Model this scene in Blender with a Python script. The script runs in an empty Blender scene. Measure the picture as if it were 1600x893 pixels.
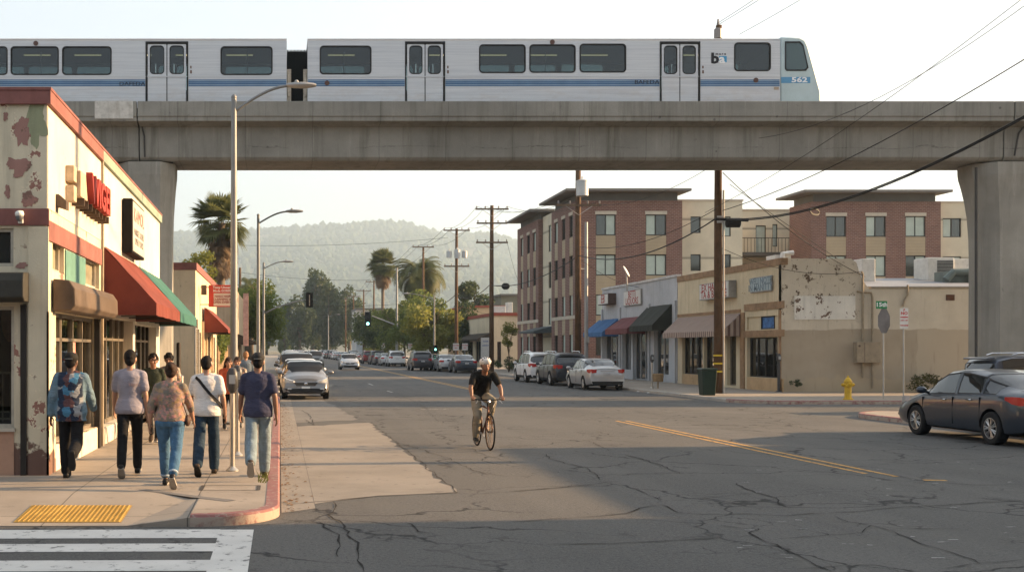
import bpy, bmesh, math, random
from mathutils import Vector, Matrix, noise as mnoise
R = math.radians
rnd = random.Random(7)
scene = bpy.context.scene
col = scene.collection

# ------------------------------------------------------------------ camera, sky, sun, exposure
F, CX, HY, CH = 1800.0, 437.0, 545.0, 1.88          # lens in photo pixels, vanishing point of the street, eye height
def PX(px, Y): return (px - CX) * Y / F
def PZ(py, Y): return CH - (py - HY) * Y / F
def PG(px, py, z=0.0):
    Y = F * (CH - z) / (py - HY)
    return ((px - CX) * Y / F, Y)

cam = bpy.data.cameras.new('camera')
cam.lens = F / 1600 * 36; cam.sensor_width = 36
cam.shift_x = (800 - CX) / 1600; cam.shift_y = (HY - 446.5) / 1600
cam.clip_end = 12000; cam.clip_start = 0.1
camo = bpy.data.objects.new('camera', cam); col.objects.link(camo)
camo.location = (0, 0, CH); camo.rotation_euler = (R(90), 0, 0)
scene.camera = camo

SUN_EL, SUN_AZ = R(16), R(6)
sunv = Vector((math.cos(SUN_AZ) * math.cos(SUN_EL), math.sin(SUN_AZ) * math.cos(SUN_EL), math.sin(SUN_EL)))
w = bpy.data.worlds.new('World'); scene.world = w; w.use_nodes = True
wn = w.node_tree
sky = wn.nodes.new('ShaderNodeTexSky'); sky.sky_type = 'NISHITA'; sky.sun_disc = False
sky.sun_elevation = SUN_EL; sky.sun_rotation = math.atan2(sunv.x, sunv.y)
sky.air_density = 1.0; sky.dust_density = 3.0; sky.ozone_density = 1.0
hsv = wn.nodes.new('ShaderNodeHueSaturation'); hsv.inputs['Saturation'].default_value = 0.85
wn.links.new(sky.outputs[0], hsv.inputs['Color'])
mx_ = wn.nodes.new('ShaderNodeMix'); mx_.data_type = 'RGBA'; mx_.inputs[0].default_value = 0.5; mx_.inputs[7].default_value = (3.0, 3.05, 3.08, 1)   # thin bright evening haze layer
wn.links.new(hsv.outputs[0], mx_.inputs[6]); wn.links.new(mx_.outputs[2], wn.nodes['Background'].inputs[0])
wn.nodes['Background'].inputs[1].default_value = 0.095
sl = bpy.data.lights.new('sun', 'SUN'); sl.energy = 5; sl.angle = R(0.5); sl.color = (1.0, 0.645, 0.34)
so = bpy.data.objects.new('sun', sl); col.objects.link(so); so.location = (60, 0, 60)
so.rotation_euler = (-sunv).to_track_quat('-Z', 'Y').to_euler()
vs = scene.view_settings
vs.view_transform = 'Standard'; vs.look = 'None'; vs.gamma = 1.0; vs.use_curve_mapping = False
vs.exposure = 1.98
scene.cycles.volume_bounces = 0
scene.cycles.max_bounces = 8
scene.cycles.transparent_max_bounces = 16
scene.cycles.use_denoising = True

# ------------------------------------------------------------------ objects, things, labels
def wloc(o):
    v = Vector((0, 0, 0))
    while o is not None:
        v += o.location; o = o.parent
    return v
def tag(o, label=None, cat=None, group=None, kind=None):
    if label: o['label'] = label
    if cat: o['category'] = cat
    if group: o['group'] = group
    if kind: o['kind'] = kind
    return o
def thing(name, label, cat, loc=(0, 0, 0), group=None):
    o = bpy.data.objects.new(name, None); col.objects.link(o)
    o.location = loc; o.empty_display_size = .2
    return tag(o, label, cat, group)
def link(name, me, parent=None):
    o = bpy.data.objects.new(name, me); col.objects.link(o)
    if parent is not None: o.parent = parent
    return o
KIDS = {}
def copy_tree(o, parent=None, mats=None):
    c = o.copy(); col.objects.link(c); c.parent = parent
    if mats and c.type == 'MESH':
        for i, s in enumerate(c.material_slots):
            if s.material and s.material.name in mats:
                nm_ = s.material.name; s.link = 'OBJECT'; s.material = mats[nm_]
    for ch in [k for k in KIDCACHE(o)]:
        copy_tree(ch, c, mats)
    return c
def KIDCACHE(o): return list(o.children)
def place(root, loc, rz=0, label=None, mats=None, group=None, first=False, cat=None):
    c = root if first else copy_tree(root, None, mats)
    c.location = loc; c.rotation_euler = (0, 0, rz)
    return tag(c, label, cat, group)

class MB:
    """collects shapes; build() links them as ONE mesh object"""
    def __init__(s): s.v = []; s.f = []; s.m = []
    def add(s, vs_, fs, m=0):
        b = len(s.v); s.v += [tuple(q) for q in vs_]
        for f in fs: s.f.append([i + b for i in f]); s.m.append(m)
        return s
    def quad(s, a, b, c, d, m=0): return s.add([a, b, c, d], [(0, 1, 2, 3)], m)
    def box(s, x0, x1, y0, y1, z0, z1, m=0):
        if x0 > x1: x0, x1 = x1, x0
        if y0 > y1: y0, y1 = y1, y0
        if z0 > z1: z0, z1 = z1, z0
        v = [(x, y, z) for z in (z0, z1) for y in (y0, y1) for x in (x0, x1)]
        return s.add(v, [(0, 2, 3, 1), (4, 5, 7, 6), (0, 1, 5, 4), (2, 6, 7, 3), (0, 4, 6, 2), (1, 3, 7, 5)], m)
    def prism(s, poly, d, m=0):
        """poly: list of 3-D points (planar), d: extrusion vector"""
        d = Vector(d); n = len(poly); a = [Vector(p) for p in poly]
        v = a + [p + d for p in a]
        nrm = Vector((0, 0, 0))
        for i in range(n): nrm += a[i].cross(a[(i + 1) % n])
        fs = [list(range(n))[::-1], [i + n for i in range(n)]] + [(i, (i + 1) % n, (i + 1) % n + n, i + n) for i in range(n)]
        if nrm.dot(d) < 0: fs = [list(f)[::-1] for f in fs]
        return s.add(v, fs, m)
    def ring_tube(s, rings, cap=True, m=0):
        n = len(rings[0]); b = len(s.v)
        for r in rings: s.v += [tuple(p) for p in r]
        for i in range(len(rings) - 1):
            for j in range(n):
                s.f.append([b + i * n + j, b + i * n + (j + 1) % n, b + (i + 1) * n + (j + 1) % n, b + (i + 1) * n + j]); s.m.append(m)
        if cap:
            s.f.append([b + j for j in range(n)][::-1]); s.m.append(m)
            s.f.append([b + (len(rings) - 1) * n + j for j in range(n)]); s.m.append(m)
        return s
    def tube(s, pts, r, n=8, m=0, cap=True, flat=1.0):
        pts = [Vector(p) for p in pts]
        rr = r if isinstance(r, (list, tuple)) else [r] * len(pts)
        rings = []; up = None
        for i, p in enumerate(pts):
            t = (pts[min(i + 1, len(pts) - 1)] - pts[max(i - 1, 0)])
            if t.length < 1e-9: t = Vector((0, 0, 1))
            t.normalize()
            if up is None:
                up = Vector((0, 0, 1)) if abs(t.z) < .9 else Vector((0, 1, 0))
            a = t.cross(up)
            if a.length < 1e-6: a = t.cross(Vector((1, 0, 0)))
            a.normalize(); b2 = a.cross(t).normalized(); up = b2
            rings.append([p + a * math.cos(2 * math.pi * j / n) * rr[i] * flat + b2 * math.sin(2 * math.pi * j / n) * rr[i] for j in range(n)])
        # keep normals outward
        rings = [list(reversed(q)) for q in rings] if False else rings
        return s.ring_tube(rings, cap, m)
    def cyl(s, p0, p1, r0, r1=None, n=12, m=0): return s.tube([p0, p1], [r0, r0 if r1 is None else r1], n, m)
    def lathe(s, prof, c=(0, 0, 0), axis='z', n=20, m=0, cap=True):
        c = Vector(c); rings = []
        for (r, h) in prof:
            ring = []
            for j in range(n):
                a = 2 * math.pi * j / n; q = (r * math.cos(a), r * math.sin(a))
                ring.append(c + (Vector((q[0], q[1], h)) if axis == 'z' else Vector((h, q[0], q[1])) if axis == 'x' else Vector((q[1], h, q[0]))))
            rings.append(ring)
        return s.ring_tube(rings, cap, m)
    def ell(s, c, r, nu=14, nv=9, m=0, rot=None):
        c = Vector(c); rings = []
        for i in range(1, nv):
            ph = -math.pi / 2 + math.pi * i / nv
            ring = []
            for j in range(nu):
                a = 2 * math.pi * j / nu
                p = Vector((r[0] * math.cos(ph) * math.cos(a), r[1] * math.cos(ph) * math.sin(a), r[2] * math.sin(ph)))
                if rot is not None: p = rot @ p
                ring.append(c + p)
            rings.append(ring)
        return s.ring_tube(rings, True, m)
    def strip(s, pts, wid, z, m=0):
        """flat ribbon on the ground; wid: number or list"""
        n = len(pts); L = []; Rr = []
        for i, p in enumerate(pts):
            a = Vector(pts[max(i - 1, 0)]); b = Vector(pts[min(i + 1, n - 1)])
            t = (b - a).normalized(); nn = Vector((-t.y, t.x)); ww = (wid[i] if isinstance(wid, list) else wid) / 2
            L.append((p[0] + nn.x * ww, p[1] + nn.y * ww, z)); Rr.append((p[0] - nn.x * ww, p[1] - nn.y * ww, z))
        for i in range(n - 1): s.quad(Rr[i], Rr[i + 1], L[i + 1], L[i], m)
        return s
    def wall(s, axis, c, u0, u1, z0, z1, holes, out, depth=.15, m=0, thick=None):
        """vertical wall with rectangular openings and reveals. axis 'x': plane X=c, u is Y; axis 'y': plane Y=c, u is X"""
        us = sorted(set([u0, u1] + [q for h in holes for q in (h[0], h[1])])); zs = sorted(set([z0, z1] + [q for h in holes for q in (h[2], h[3])]))
        us = [u for u in us if u0 - 1e-6 <= u <= u1 + 1e-6]; zs = [z for z in zs if z0 - 1e-6 <= z <= z1 + 1e-6]
        def P(u, z, d=0):
            return (c - out * d, u, z) if axis == 'x' else (u, c - out * d, z)
        flip = (out > 0) if axis == 'x' else (out < 0)
        def Q(a, b, c_, d): s.quad(a, b, c_, d, m) if flip else s.quad(d, c_, b, a, m)
        for i in range(len(us) - 1):
            for j in range(len(zs) - 1):
                um = (us[i] + us[i + 1]) / 2; zm = (zs[j] + zs[j + 1]) / 2
                if any(h[0] < um < h[1] and h[2] < zm < h[3] for h in holes): continue
                Q(P(us[i], zs[j]), P(us[i + 1], zs[j]), P(us[i + 1], zs[j + 1]), P(us[i], zs[j + 1]))
        for h in holes:
            a, b, lo, hi = h[:4]
            Q(P(a, lo), P(a, lo, depth), P(b, lo, depth), P(b, lo)); Q(P(a, hi), P(b, hi), P(b, hi, depth), P(a, hi, depth))
            Q(P(a, lo), P(a, hi), P(a, hi, depth), P(a, lo, depth)); Q(P(b, lo), P(b, lo, depth), P(b, hi, depth), P(b, hi))
        return s
    def build(s, name, mats, parent=None, smooth=False, bevel=0, fix=True):
        me = bpy.data.meshes.new(name)
        off = wloc(parent) if parent is not None else Vector((0, 0, 0))
        me.from_pydata([(x - off.x, y - off.y, z - off.z) for (x, y, z) in s.v], [], s.f)
        if not isinstance(mats, (list, tuple)): mats = [mats]
        for q in mats: me.materials.append(q)
        me.polygons.foreach_set('material_index', s.m)
        if smooth is True:
            me.polygons.foreach_set('use_smooth', [True] * len(me.polygons))
        me.update()
        if fix:
            bm = bmesh.new(); bm.from_mesh(me); bmesh.ops.recalc_face_normals(bm, faces=bm.faces[:]); bm.to_mesh(me); bm.free()
        if smooth == 'auto': me.shade_smooth() if False else autosmooth(me)
        o = link(name, me, parent)
        if bevel:
            b = o.modifiers.new('bevel', 'BEVEL'); b.width = bevel; b.segments = 2; b.limit_method = 'ANGLE'; b.angle_limit = R(40)
        return o
def autosmooth(me, ang=35):
    me.polygons.foreach_set('use_smooth', [True] * len(me.polygons))
    bm = bmesh.new(); bm.from_mesh(me)
    for e in bm.edges:
        e.smooth = not (len(e.link_faces) == 2 and e.calc_face_angle(0) > R(ang))
    bm.to_mesh(me); bm.free()
def one(name, mb, mats, label, cat, group=None, base=None, **k):
    """a thing that is one mesh; origin moved to base"""
    o = mb.build(name, mats, None, **k)
    if base is not None:
        o.data.transform(Matrix.Translation(-Vector(base))); o.location = base
    return tag(o, label, cat, group)
def struct(name, mb, mats, **k):
    return tag(mb.build(name, mats, None, **k), kind='structure')
def evalmesh(o):
    bpy.context.view_layer.update()
    dg = bpy.context.evaluated_depsgraph_get()
    me = bpy.data.meshes.new_from_object(o.evaluated_get(dg)); return me
def text_mesh(txt, size, depth=.006, align='CENTER', bold=0.0, sx=1.0):
    c = bpy.data.curves.new('t', 'FONT'); c.body = txt; c.size = size; c.extrude = depth / 2; c.align_x = align; c.align_y = 'CENTER'
    c.resolution_u = 2; c.offset = bold; c.space_line = .95
    o = bpy.data.objects.new('t', c); col.objects.link(o)
    me = evalmesh(o); bpy.data.objects.remove(o); bpy.data.curves.remove(c)
    me.transform(Matrix.Diagonal((sx, 1, 1, 1)))
    return me
def text(name, txt, size, loc, face, m, parent, depth=.008, bold=0.0, sx=1.0, align='CENTER'):
    """face: '-y' readable from the camera side, '+x' / '-x' readable from that side"""
    me = text_mesh(txt, size, depth, align, bold, sx)
    rot = {'-y': Matrix.Rotation(R(90), 4, 'X'), '+x': Matrix.Rotation(R(90), 4, 'Z') @ Matrix.Rotation(R(90), 4, 'X'),
           '-x': Matrix.Rotation(R(-90), 4, 'Z') @ Matrix.Rotation(R(90), 4, 'X')}[face]
    off = wloc(parent) if parent is not None else Vector((0, 0, 0))
    me.transform(Matrix.Translation(Vector(loc) - off) @ rot)
    me.materials.clear(); me.materials.append(m); me.name = name
    return link(name, me, parent)

# ------------------------------------------------------------------ materials
def lin(r, g, b):
    f = lambda c: c / 12.92 if c <= .04045 else ((c + .055) / 1.055) ** 2.4
    return (f(r / 255), f(g / 255), f(b / 255), 1)
def newmat(name):
    m = bpy.data.materials.new(name); m.use_nodes = True
    return m, m.node_tree, m.node_tree.nodes['Principled BSDF']
def nd(nt, t, props=None, ins=None):
    n = nt.nodes.new(t)
    for k, v in (props or {}).items(): setattr(n, k, v)
    for k, v in (ins or {}).items():
        if hasattr(v, 'is_output'): nt.links.new(v, n.inputs[k])
        else: n.inputs[k].default_value = v
    return n
def c4(c): return tuple(c) if len(c) == 4 else (c[0], c[1], c[2], 1)
def mixc(nt, f, a, b, blend='MIX'):
    n = nd(nt, 'ShaderNodeMix', {'data_type': 'RGBA', 'blend_type': blend})
    for i, v in ((0, f), (6, a), (7, b)):
        if hasattr(v, 'is_output'): nt.links.new(v, n.inputs[i])
        else: n.inputs[i].default_value = v if i == 0 else c4(v)
    return n.outputs[2]
def ma(nt, op, a, b=0.0, c=None):
    n = nd(nt, 'ShaderNodeMath', {'operation': op})
    for i, v in enumerate((a, b) if c is None else (a, b, c)):
        if hasattr(v, 'is_output'): nt.links.new(v, n.inputs[i])
        else: n.inputs[i].default_value = v
    return n.outputs[0]
def nz(nt, vec, scale, detail=4, rough=.55, dist=0.0):
    return nd(nt, 'ShaderNodeTexNoise', None, {'Vector': vec, 'Scale': scale, 'Detail': detail, 'Roughness': rough, 'Distortion': dist}).outputs[0]
def rmp(nt, f, lo, hi, a=0.0, b=1.0):
    n = nd(nt, 'ShaderNodeMapRange', {'clamp': True}, {0: f, 1: lo, 2: hi, 3: a, 4: b}); return n.outputs[0]
def scl(nt, vec, s): return nd(nt, 'ShaderNodeVectorMath', {'operation': 'MULTIPLY'}, {0: vec, 1: s}).outputs[0]
def posn(nt): return nd(nt, 'ShaderNodeNewGeometry').outputs['Position']
def objc(nt): return nd(nt, 'ShaderNodeTexCoord').outputs['Object']
def bump(nt, b, h, strength=.3, dist=.02):
    n = nd(nt, 'ShaderNodeBump', None, {'Height': h, 'Strength': strength, 'Distance': dist}); nt.links.new(n.outputs[0], b.inputs['Normal'])
MATS = {}
def mat(name, c, rough=.7, metal=0.0, var=.12, vs_=2.0, bmp=0.0, bs=30.0, dirt=0.0, spec=.22, world=False, coat=0.0, streak=0.0):
    """plain material with tonal variation, optional grime streaks and bump"""
    if name in MATS: return MATS[name]
    m, nt, b = newmat(name); MATS[name] = m
    p = posn(nt) if world else objc(nt)
    c = c4(c)
    n1 = nz(nt, p, vs_, 5, .6)
    f = rmp(nt, n1, .3, .7)
    lo = tuple(max(0, q * (1 - var)) for q in c[:3]) + (1,); hi = tuple(min(1, q * (1 + var)) for q in c[:3]) + (1,)
    cc = mixc(nt, f, lo, hi)
    if dirt:
        d = rmp(nt, nz(nt, p, vs_ * 3.1, 6, .65), .52, .75)
        cc = mixc(nt, ma(nt, 'MULTIPLY', d, dirt), cc, (c[0] * .35, c[1] * .32, c[2] * .28))
    if streak:
        d = rmp(nt, nz(nt, scl(nt, p, (5, 5, .35)), 1.6, 5, .6), .5, .78)
        cc = mixc(nt, ma(nt, 'MULTIPLY', d, streak), cc, (c[0] * .45, c[1] * .4, c[2] * .34))
    nt.links.new(cc, b.inputs['Base Color'])
    b.inputs['Roughness'].default_value = rough; b.inputs['Metallic'].default_value = metal
    b.inputs['Specular IOR Level'].default_value = spec
    if coat: b.inputs['Coat Weight'].default_value = coat; b.inputs['Coat Roughness'].default_value = .03
    if bmp: bump(nt, b, nz(nt, p, bs, 4), bmp, .02)
    return m
def glass_dark(name, c=(.02, .025, .03), rough=.04, spec=.8):
    m = mat(name, c, rough, 0, .05, 1, spec=spec); return m
def glass_clear(name, tint=(.6, .66, .64), rough=.02, refl=.06):
    """window pane: tinted see-through with a mirror-like sheen"""
    if name in MATS: return MATS[name]
    m, nt, b = newmat(name); MATS[name] = m
    nt.nodes.remove(b)
    tr = nd(nt, 'ShaderNodeBsdfTransparent', None, {0: c4(tint)})
    gl = nd(nt, 'ShaderNodeBsdfGlossy', None, {'Color': (.9, .9, .9, 1), 'Roughness': rough})
    fr = nd(nt, 'ShaderNodeFresnel', None, {0: 1.5})
    fac = rmp(nt, fr.outputs[0], 0.0, 1.0, refl, 1.0)
    mx = nd(nt, 'ShaderNodeMixShader', None, {0: fac, 1: tr.outputs[0], 2: gl.outputs[0]})
    nt.links.new(mx.outputs[0], nt.nodes['Material Output'].inputs[0])
    return m
def leafmat(name, c1, c2, trans=.35):
    if name in MATS: return MATS[name]
    m, nt, b = newmat(name); MATS[name] = m
    p = posn(nt)
    f = rmp(nt, nz(nt, p, .9, 3), .35, .65)
    g = nz(nt, p, 9.0, 2)
    cc = mixc(nt, f, c1, c2); cc = mixc(nt, rmp(nt, g, .3, .7, 0, .5), cc, tuple(q * .6 for q in c1[:3]))
    nt.links.new(cc, b.inputs['Base Color']); b.inputs['Roughness'].default_value = .55; b.inputs['Specular IOR Level'].default_value = .25
    tl = nd(nt, 'ShaderNodeBsdfTranslucent', None, {0: mixc(nt, .5, cc, tuple(min(1, q * 1.6) for q in c2[:3]))})
    mx = nd(nt, 'ShaderNodeMixShader', None, {0: trans, 1: b.outputs[0], 2: tl.outputs[0]})
    nt.links.new(mx.outputs[0], nt.nodes['Material Output'].inputs[0])
    return m
# ------------------------------------------------------------------ setting materials
def asphalt():
    m, nt, b = newmat('asphalt'); p = posn(nt)
    big = rmp(nt, nz(nt, scl(nt, p, (1, .45, 1)), .35, 5, .6), .3, .7)
    cc = mixc(nt, big, (.077, .075, .071), (.124, .119, .110))
    lane = rmp(nt, nz(nt, scl(nt, p, (1.3, .05, 1)), .9, 4, .6), .45, .7)
    cc = mixc(nt, ma(nt, 'MULTIPLY', lane, .35), cc, (.040, .039, .038))
    fine = nz(nt, p, 60, 3, .7)
    cc = mixc(nt, rmp(nt, fine, .45, .75), cc, (.13, .125, .115))
    cc = mixc(nt, rmp(nt, fine, .5, .25, 0, .8), cc, (.026, .026, .026))
    agg = nz(nt, p, 24, 2, .5); cc = mixc(nt, rmp(nt, agg, .55, .72, 0, .5), cc, (.15, .145, .135)); cc = mixc(nt, rmp(nt, agg, .44, .3, 0, .5), cc, (.035, .035, .036))
    blot = rmp(nt, nz(nt, p, 1.6, 6, .7), .62, .72)
    cc = mixc(nt, ma(nt, 'MULTIPLY', blot, .6), cc, (.025, .024, .023))
    pat = rmp(nt, nz(nt, scl(nt, p, (.5, .22, 1)), .9, 7, .62, .6), .565, .58)
    cc = mixc(nt, ma(nt, 'MULTIPLY', pat, .35), cc, (.105, .10, .09))
    # hairline cracking, only in worn areas
    wob = nd(nt, 'ShaderNodeVectorMath', {'operation': 'ADD'}, {0: p, 1: nd(nt, 'ShaderNodeTexNoise', None, {'Vector': p, 'Scale': 1.3, 'Detail': 5}).outputs[1]}).outputs[0]
    v = nd(nt, 'ShaderNodeTexVoronoi', {'feature': 'DISTANCE_TO_EDGE'}, {'Vector': wob, 'Scale': .38})
    v2 = nd(nt, 'ShaderNodeTexVoronoi', {'feature': 'DISTANCE_TO_EDGE'}, {'Vector': wob, 'Scale': 1.5})
    worn = rmp(nt, nz(nt, p, .22, 3), .41, .51)
    worn2 = rmp(nt, nz(nt, p, .5, 3), .53, .60)
    l1 = ma(nt, 'MULTIPLY', rmp(nt, v.outputs[0], .012, .003), worn)
    l2 = ma(nt, 'MULTIPLY', rmp(nt, v2.outputs[0], .022, .008), worn2)
    cr = ma(nt, 'MAXIMUM', l1, ma(nt, 'MULTIPLY', l2, .7))
    cc = mixc(nt, ma(nt, 'MULTIPLY', cr, .85), cc, (.012, .012, .012))
    nt.links.new(cc, b.inputs['Base Color']); b.inputs['Roughness'].default_value = .85
    b.inputs['Specular IOR Level'].default_value = .25
    bump(nt, b, ma(nt, 'SUBTRACT', fine, ma(nt, 'MULTIPLY', cr, 1.2)), .35, .012)
    return m
def pavement(name, c, joint, warm=0):
    m, nt, b = newmat(name); p = posn(nt)
    n1 = rmp(nt, nz(nt, p, .7, 6, .62), .3, .7)
    cc = mixc(nt, n1, tuple(q * .78 for q in c), tuple(q * 1.15 for q in c))
    cc = mixc(nt, rmp(nt, nz(nt, p, 70, 3, .7), .5, .8, 0, .35), cc, tuple(q * 1.5 for q in c))
    st = rmp(nt, nz(nt, p, 3.2, 6, .7), .60, .68)
    cc = mixc(nt, ma(nt, 'MULTIPLY', st, .5), cc, tuple(q * .4 for q in c))
    gum = nd(nt, 'ShaderNodeTexVoronoi', None, {'Vector': p, 'Scale': 3.1})
    cc = mixc(nt, rmp(nt, gum.outputs[0], .10, .07, 0, .6), cc, tuple(q * .35 for q in c))
    sx = nd(nt, 'ShaderNodeSeparateXYZ', None, {0: p})
    if joint:
        def line(s, o):
            f = ma(nt, 'FRACT', ma(nt, 'ADD', ma(nt, 'DIVIDE', s, joint), o))
            return rmp(nt, ma(nt, 'ABSOLUTE', ma(nt, 'SUBTRACT', f, .5)), .010 / joint, .004 / joint)
        j = ma(nt, 'MAXIMUM', line(sx.outputs[0], .13), line(sx.outputs[1], .31))
        cc = mixc(nt, ma(nt, 'MULTIPLY', j, .8), cc, tuple(q * .22 for q in c))
    nt.links.new(cc, b.inputs['Base Color']); b.inputs['Roughness'].default_value = .85
    b.inputs['Specular IOR Level'].default_value = .3
    bump(nt, b, nz(nt, p, 90, 3), .2, .008)
    return m
def paintline(name, c, under, wear=.5, sc=7):
    m, nt, b = newmat(name); p = posn(nt)
    n = nz(nt, p, sc, 7, .72)
    f = rmp(nt, n, wear + .06, wear - .02)
    cc = mixc(nt, f, under, c); cc = mixc(nt, rmp(nt, nz(nt, p, 2, 4), .35, .7, 0, .35), cc, tuple(q * .6 for q in c))
    nt.links.new(cc, b.inputs['Base Color']); b.inputs['Roughness'].default_value = .75
    return m
def concrete(name, c, dark=.55):
    m, nt, b = newmat(name); p = posn(nt)
    n1 = rmp(nt, nz(nt, p, .45, 6, .65), .3, .7)
    cc = mixc(nt, n1, tuple(q * .72 for q in c), tuple(q * 1.18 for q in c))
    s1 = rmp(nt, nz(nt, scl(nt, p, (2.2, 2.2, .12)), 1.2, 6, .7), .5, .75)
    cc = mixc(nt, ma(nt, 'MULTIPLY', s1, dark), cc, (c[0] * .35, c[1] * .33, c[2] * .28))
    s2 = rmp(nt, nz(nt, scl(nt, p, (3.5, 3.5, .2)), 1.1, 5, .7), .58, .72)
    cc = mixc(nt, ma(nt, 'MULTIPLY', s2, .35), cc, tuple(min(1, q * 1.7) for q in c))
    sp = rmp(nt, nz(nt, p, 2.6, 5, .75), .66, .72)
    cc = mixc(nt, ma(nt, 'MULTIPLY', sp, .55), cc, tuple(q * .35 for q in c))
    cc = mixc(nt, rmp(nt, nz(nt, p, 45, 3), .35, .7, 0, .25), cc, tuple(q * .6 for q in c))
    sx = nd(nt, 'ShaderNodeSeparateXYZ', None, {0: p})
    wob = ma(nt, 'MULTIPLY', nz(nt, p, 3, 3), .05)
    jf = ma(nt, 'FRACT', ma(nt, 'DIVIDE', ma(nt, 'ADD', sx.outputs[0], wob), 2.43)); jl = rmp(nt, ma(nt, 'ABSOLUTE', ma(nt, 'SUBTRACT', jf, .5)), .007, .002)
    tone = nd(nt, 'ShaderNodeTexWhiteNoise', {'noise_dimensions': '1D'}, {'W': ma(nt, 'FLOOR', ma(nt, 'SUBTRACT', ma(nt, 'DIVIDE', ma(nt, 'ADD', sx.outputs[0], wob), 2.43), -.0))}).outputs[0]
    cc = mixc(nt, ma(nt, 'MULTIPLY', tone, .22), cc, tuple(q * .62 for q in c))
    cc = mixc(nt, ma(nt, 'MULTIPLY', jl, .5), cc, tuple(q * .3 for q in c))
    tie = nd(nt, 'ShaderNodeTexVoronoi', None, {'Vector': scl(nt, p, (1, .2, 1)), 'Scale': .9, 'Randomness': .55})
    cc = mixc(nt, rmp(nt, tie.outputs[0], .055, .035, 0, .7), cc, tuple(q * .28 for q in c))
    hc_ = nz(nt, scl(nt, p, (.25, 1, 1)), 2.0, 6, .7); crl = rmp(nt, ma(nt, 'ABSOLUTE', ma(nt, 'SUBTRACT', ma(nt, 'ADD', sx.outputs[2], ma(nt, 'MULTIPLY', hc_, .5)), 9.47)), .012, .004)
    cc = mixc(nt, ma(nt, 'MULTIPLY', ma(nt, 'MULTIPLY', crl, rmp(nt, nz(nt, p, .4, 2), .45, .55)), .6), cc, tuple(q * .25 for q in c))
    nt.links.new(cc, b.inputs['Base Color']); b.inputs['Roughness'].default_value = .9
    b.inputs['Specular IOR Level'].default_value = .25
    bump(nt, b, nz(nt, p, 25, 5), .25, .02)
    return m
ASPH = asphalt()
WALK = pavement('sidewalk_concrete', (.285, .245, .20), 1.55)
WALK2 = pavement('pad_concrete', (.225, .20, .168), 0)
CURB = pavement('kerb_concrete', (.34, .31, .27), 0)
REDK = paintline('kerb_red_paint', (.235, .095, .085), (.30, .25, .21), .55, 9)
def worn_sides():
    nt = REDK.node_tree; b = nt.nodes['Principled BSDF']; src = b.inputs['Base Color'].links[0].from_socket
    nzz = nd(nt, 'ShaderNodeSeparateXYZ', None, {0: nd(nt, 'ShaderNodeNewGeometry').outputs['Normal']}).outputs[2]
    p = posn(nt); f = ma(nt, 'MULTIPLY', rmp(nt, nzz, .5, .3), rmp(nt, nz(nt, p, 4, 6, .7), .62, .48, 0, 1))
    nt.links.new(mixc(nt, f, src, (.36, .29, .23)), b.inputs['Base Color'])
worn_sides()
WHITEL = paintline('road_paint_white', (.60, .58, .54), (.07, .068, .065), .58, 6)
YEL = paintline('road_paint_yellow', (.50, .27, .05), (.07, .06, .05), .54, 8)
CONC = concrete('viaduct_concrete', (.250, .240, .212), .75)
CONCP = concrete('pier_concrete', (.29, .275, .24), .45)

# ------------------------------------------------------------------ ground, road, sidewalks
g = MB(); g.quad((-5500, -119, -.03), (5900, -119, -.03), (5900, 6800, -.03), (-5500, 6800, -.03))
struct('ground', g, mat('dry_ground', (.16, .14, .09), .95, 0, .3, .05, world=True))
g = MB(); g.quad((-90, -60, 0), (90, -60, 0), (90, 420, 0), (-90, 420, 0)); struct('road', g, ASPH)

def arc(cx, cy, r, a0, a1, n=10): return [(cx + r * math.cos(R(a0 + (a1 - a0) * i / n)), cy + r * math.sin(R(a0 + (a1 - a0) * i / n))) for i in range(n + 1)]
KW, SH = .16, .12
def kerb_run(name, path, z, m, side=1):
    """kerb along a path; the walk lies on its left if side=1"""
    mb = MB(); n = len(path); inn = []
    for i, p in enumerate(path):
        a = Vector(path[max(i - 1, 0)]); b = Vector(path[min(i + 1, n - 1)]); t = (b - a).normalized()
        inn.append((p[0] - t.y * KW * side, p[1] + t.x * KW * side))
    for i in range(n - 1):
        o0, o1, i0, i1 = path[i], path[i + 1], inn[i], inn[i + 1]
        e = .025
        def q(pt, inn_, f): return (pt[0] + (inn_[0] - pt[0]) * f, pt[1] + (inn_[1] - pt[1]) * f)
        b0, b1 = q(o0, i0, .14), q(o1, i1, .14)
        mb.quad((*o0, 0), (*o1, 0), (*o1, z - e), (*o0, z - e)); mb.quad((*o0, z - e), (*o1, z - e), (*b1, z), (*b0, z))
        mb.quad((*b0, z), (*b1, z), (*i1, z), (*i0, z)); mb.quad((*i0, z), (*i1, z), (*i1, 0), (*i0, 0))
    return struct(name, mb, m), inn
# left block
Y0 = 12.2
corner = [(-.95, Y0 + .0)] + arc(-.9, Y0 + .9, .9, -88, 0, 10)
leftpath = corner + [(0, 20), (0, 46)]
_, inn = kerb_run('kerb', leftpath, SH + .004, REDK)
_, inn2 = kerb_run('kerb', [(0, 46), (0, 120), (-.6, 330)], SH + .004, CURB)
poly = [(p[0], p[1], 0) for p in inn] + [(-KW, 120, 0), (-KW - .6, 330, 0), (-90, 330, 0), (-90, 14.1, 0), (-.95, 14.1, 0)]
g = MB(); g.prism(poly, (0, 0, SH)); struct('sidewalk', g, WALK)
g = MB()   # sloping kerb ramp with its flared side
g.quad((-90, Y0, .012), (-1.62, Y0, .012), (-1.6, 14.1, SH + .001), (-90, 14.1, SH + .001))
g.quad((-1.62, Y0, .012), (-.95, Y0 + .003, .10), (-.95, 14.1, SH + .001), (-1.6, 14.1, SH + .001))
g.quad((-90, Y0, -.02), (-1.62, Y0, -.02), (-1.62, Y0, .012), (-90, Y0, .012))
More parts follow.
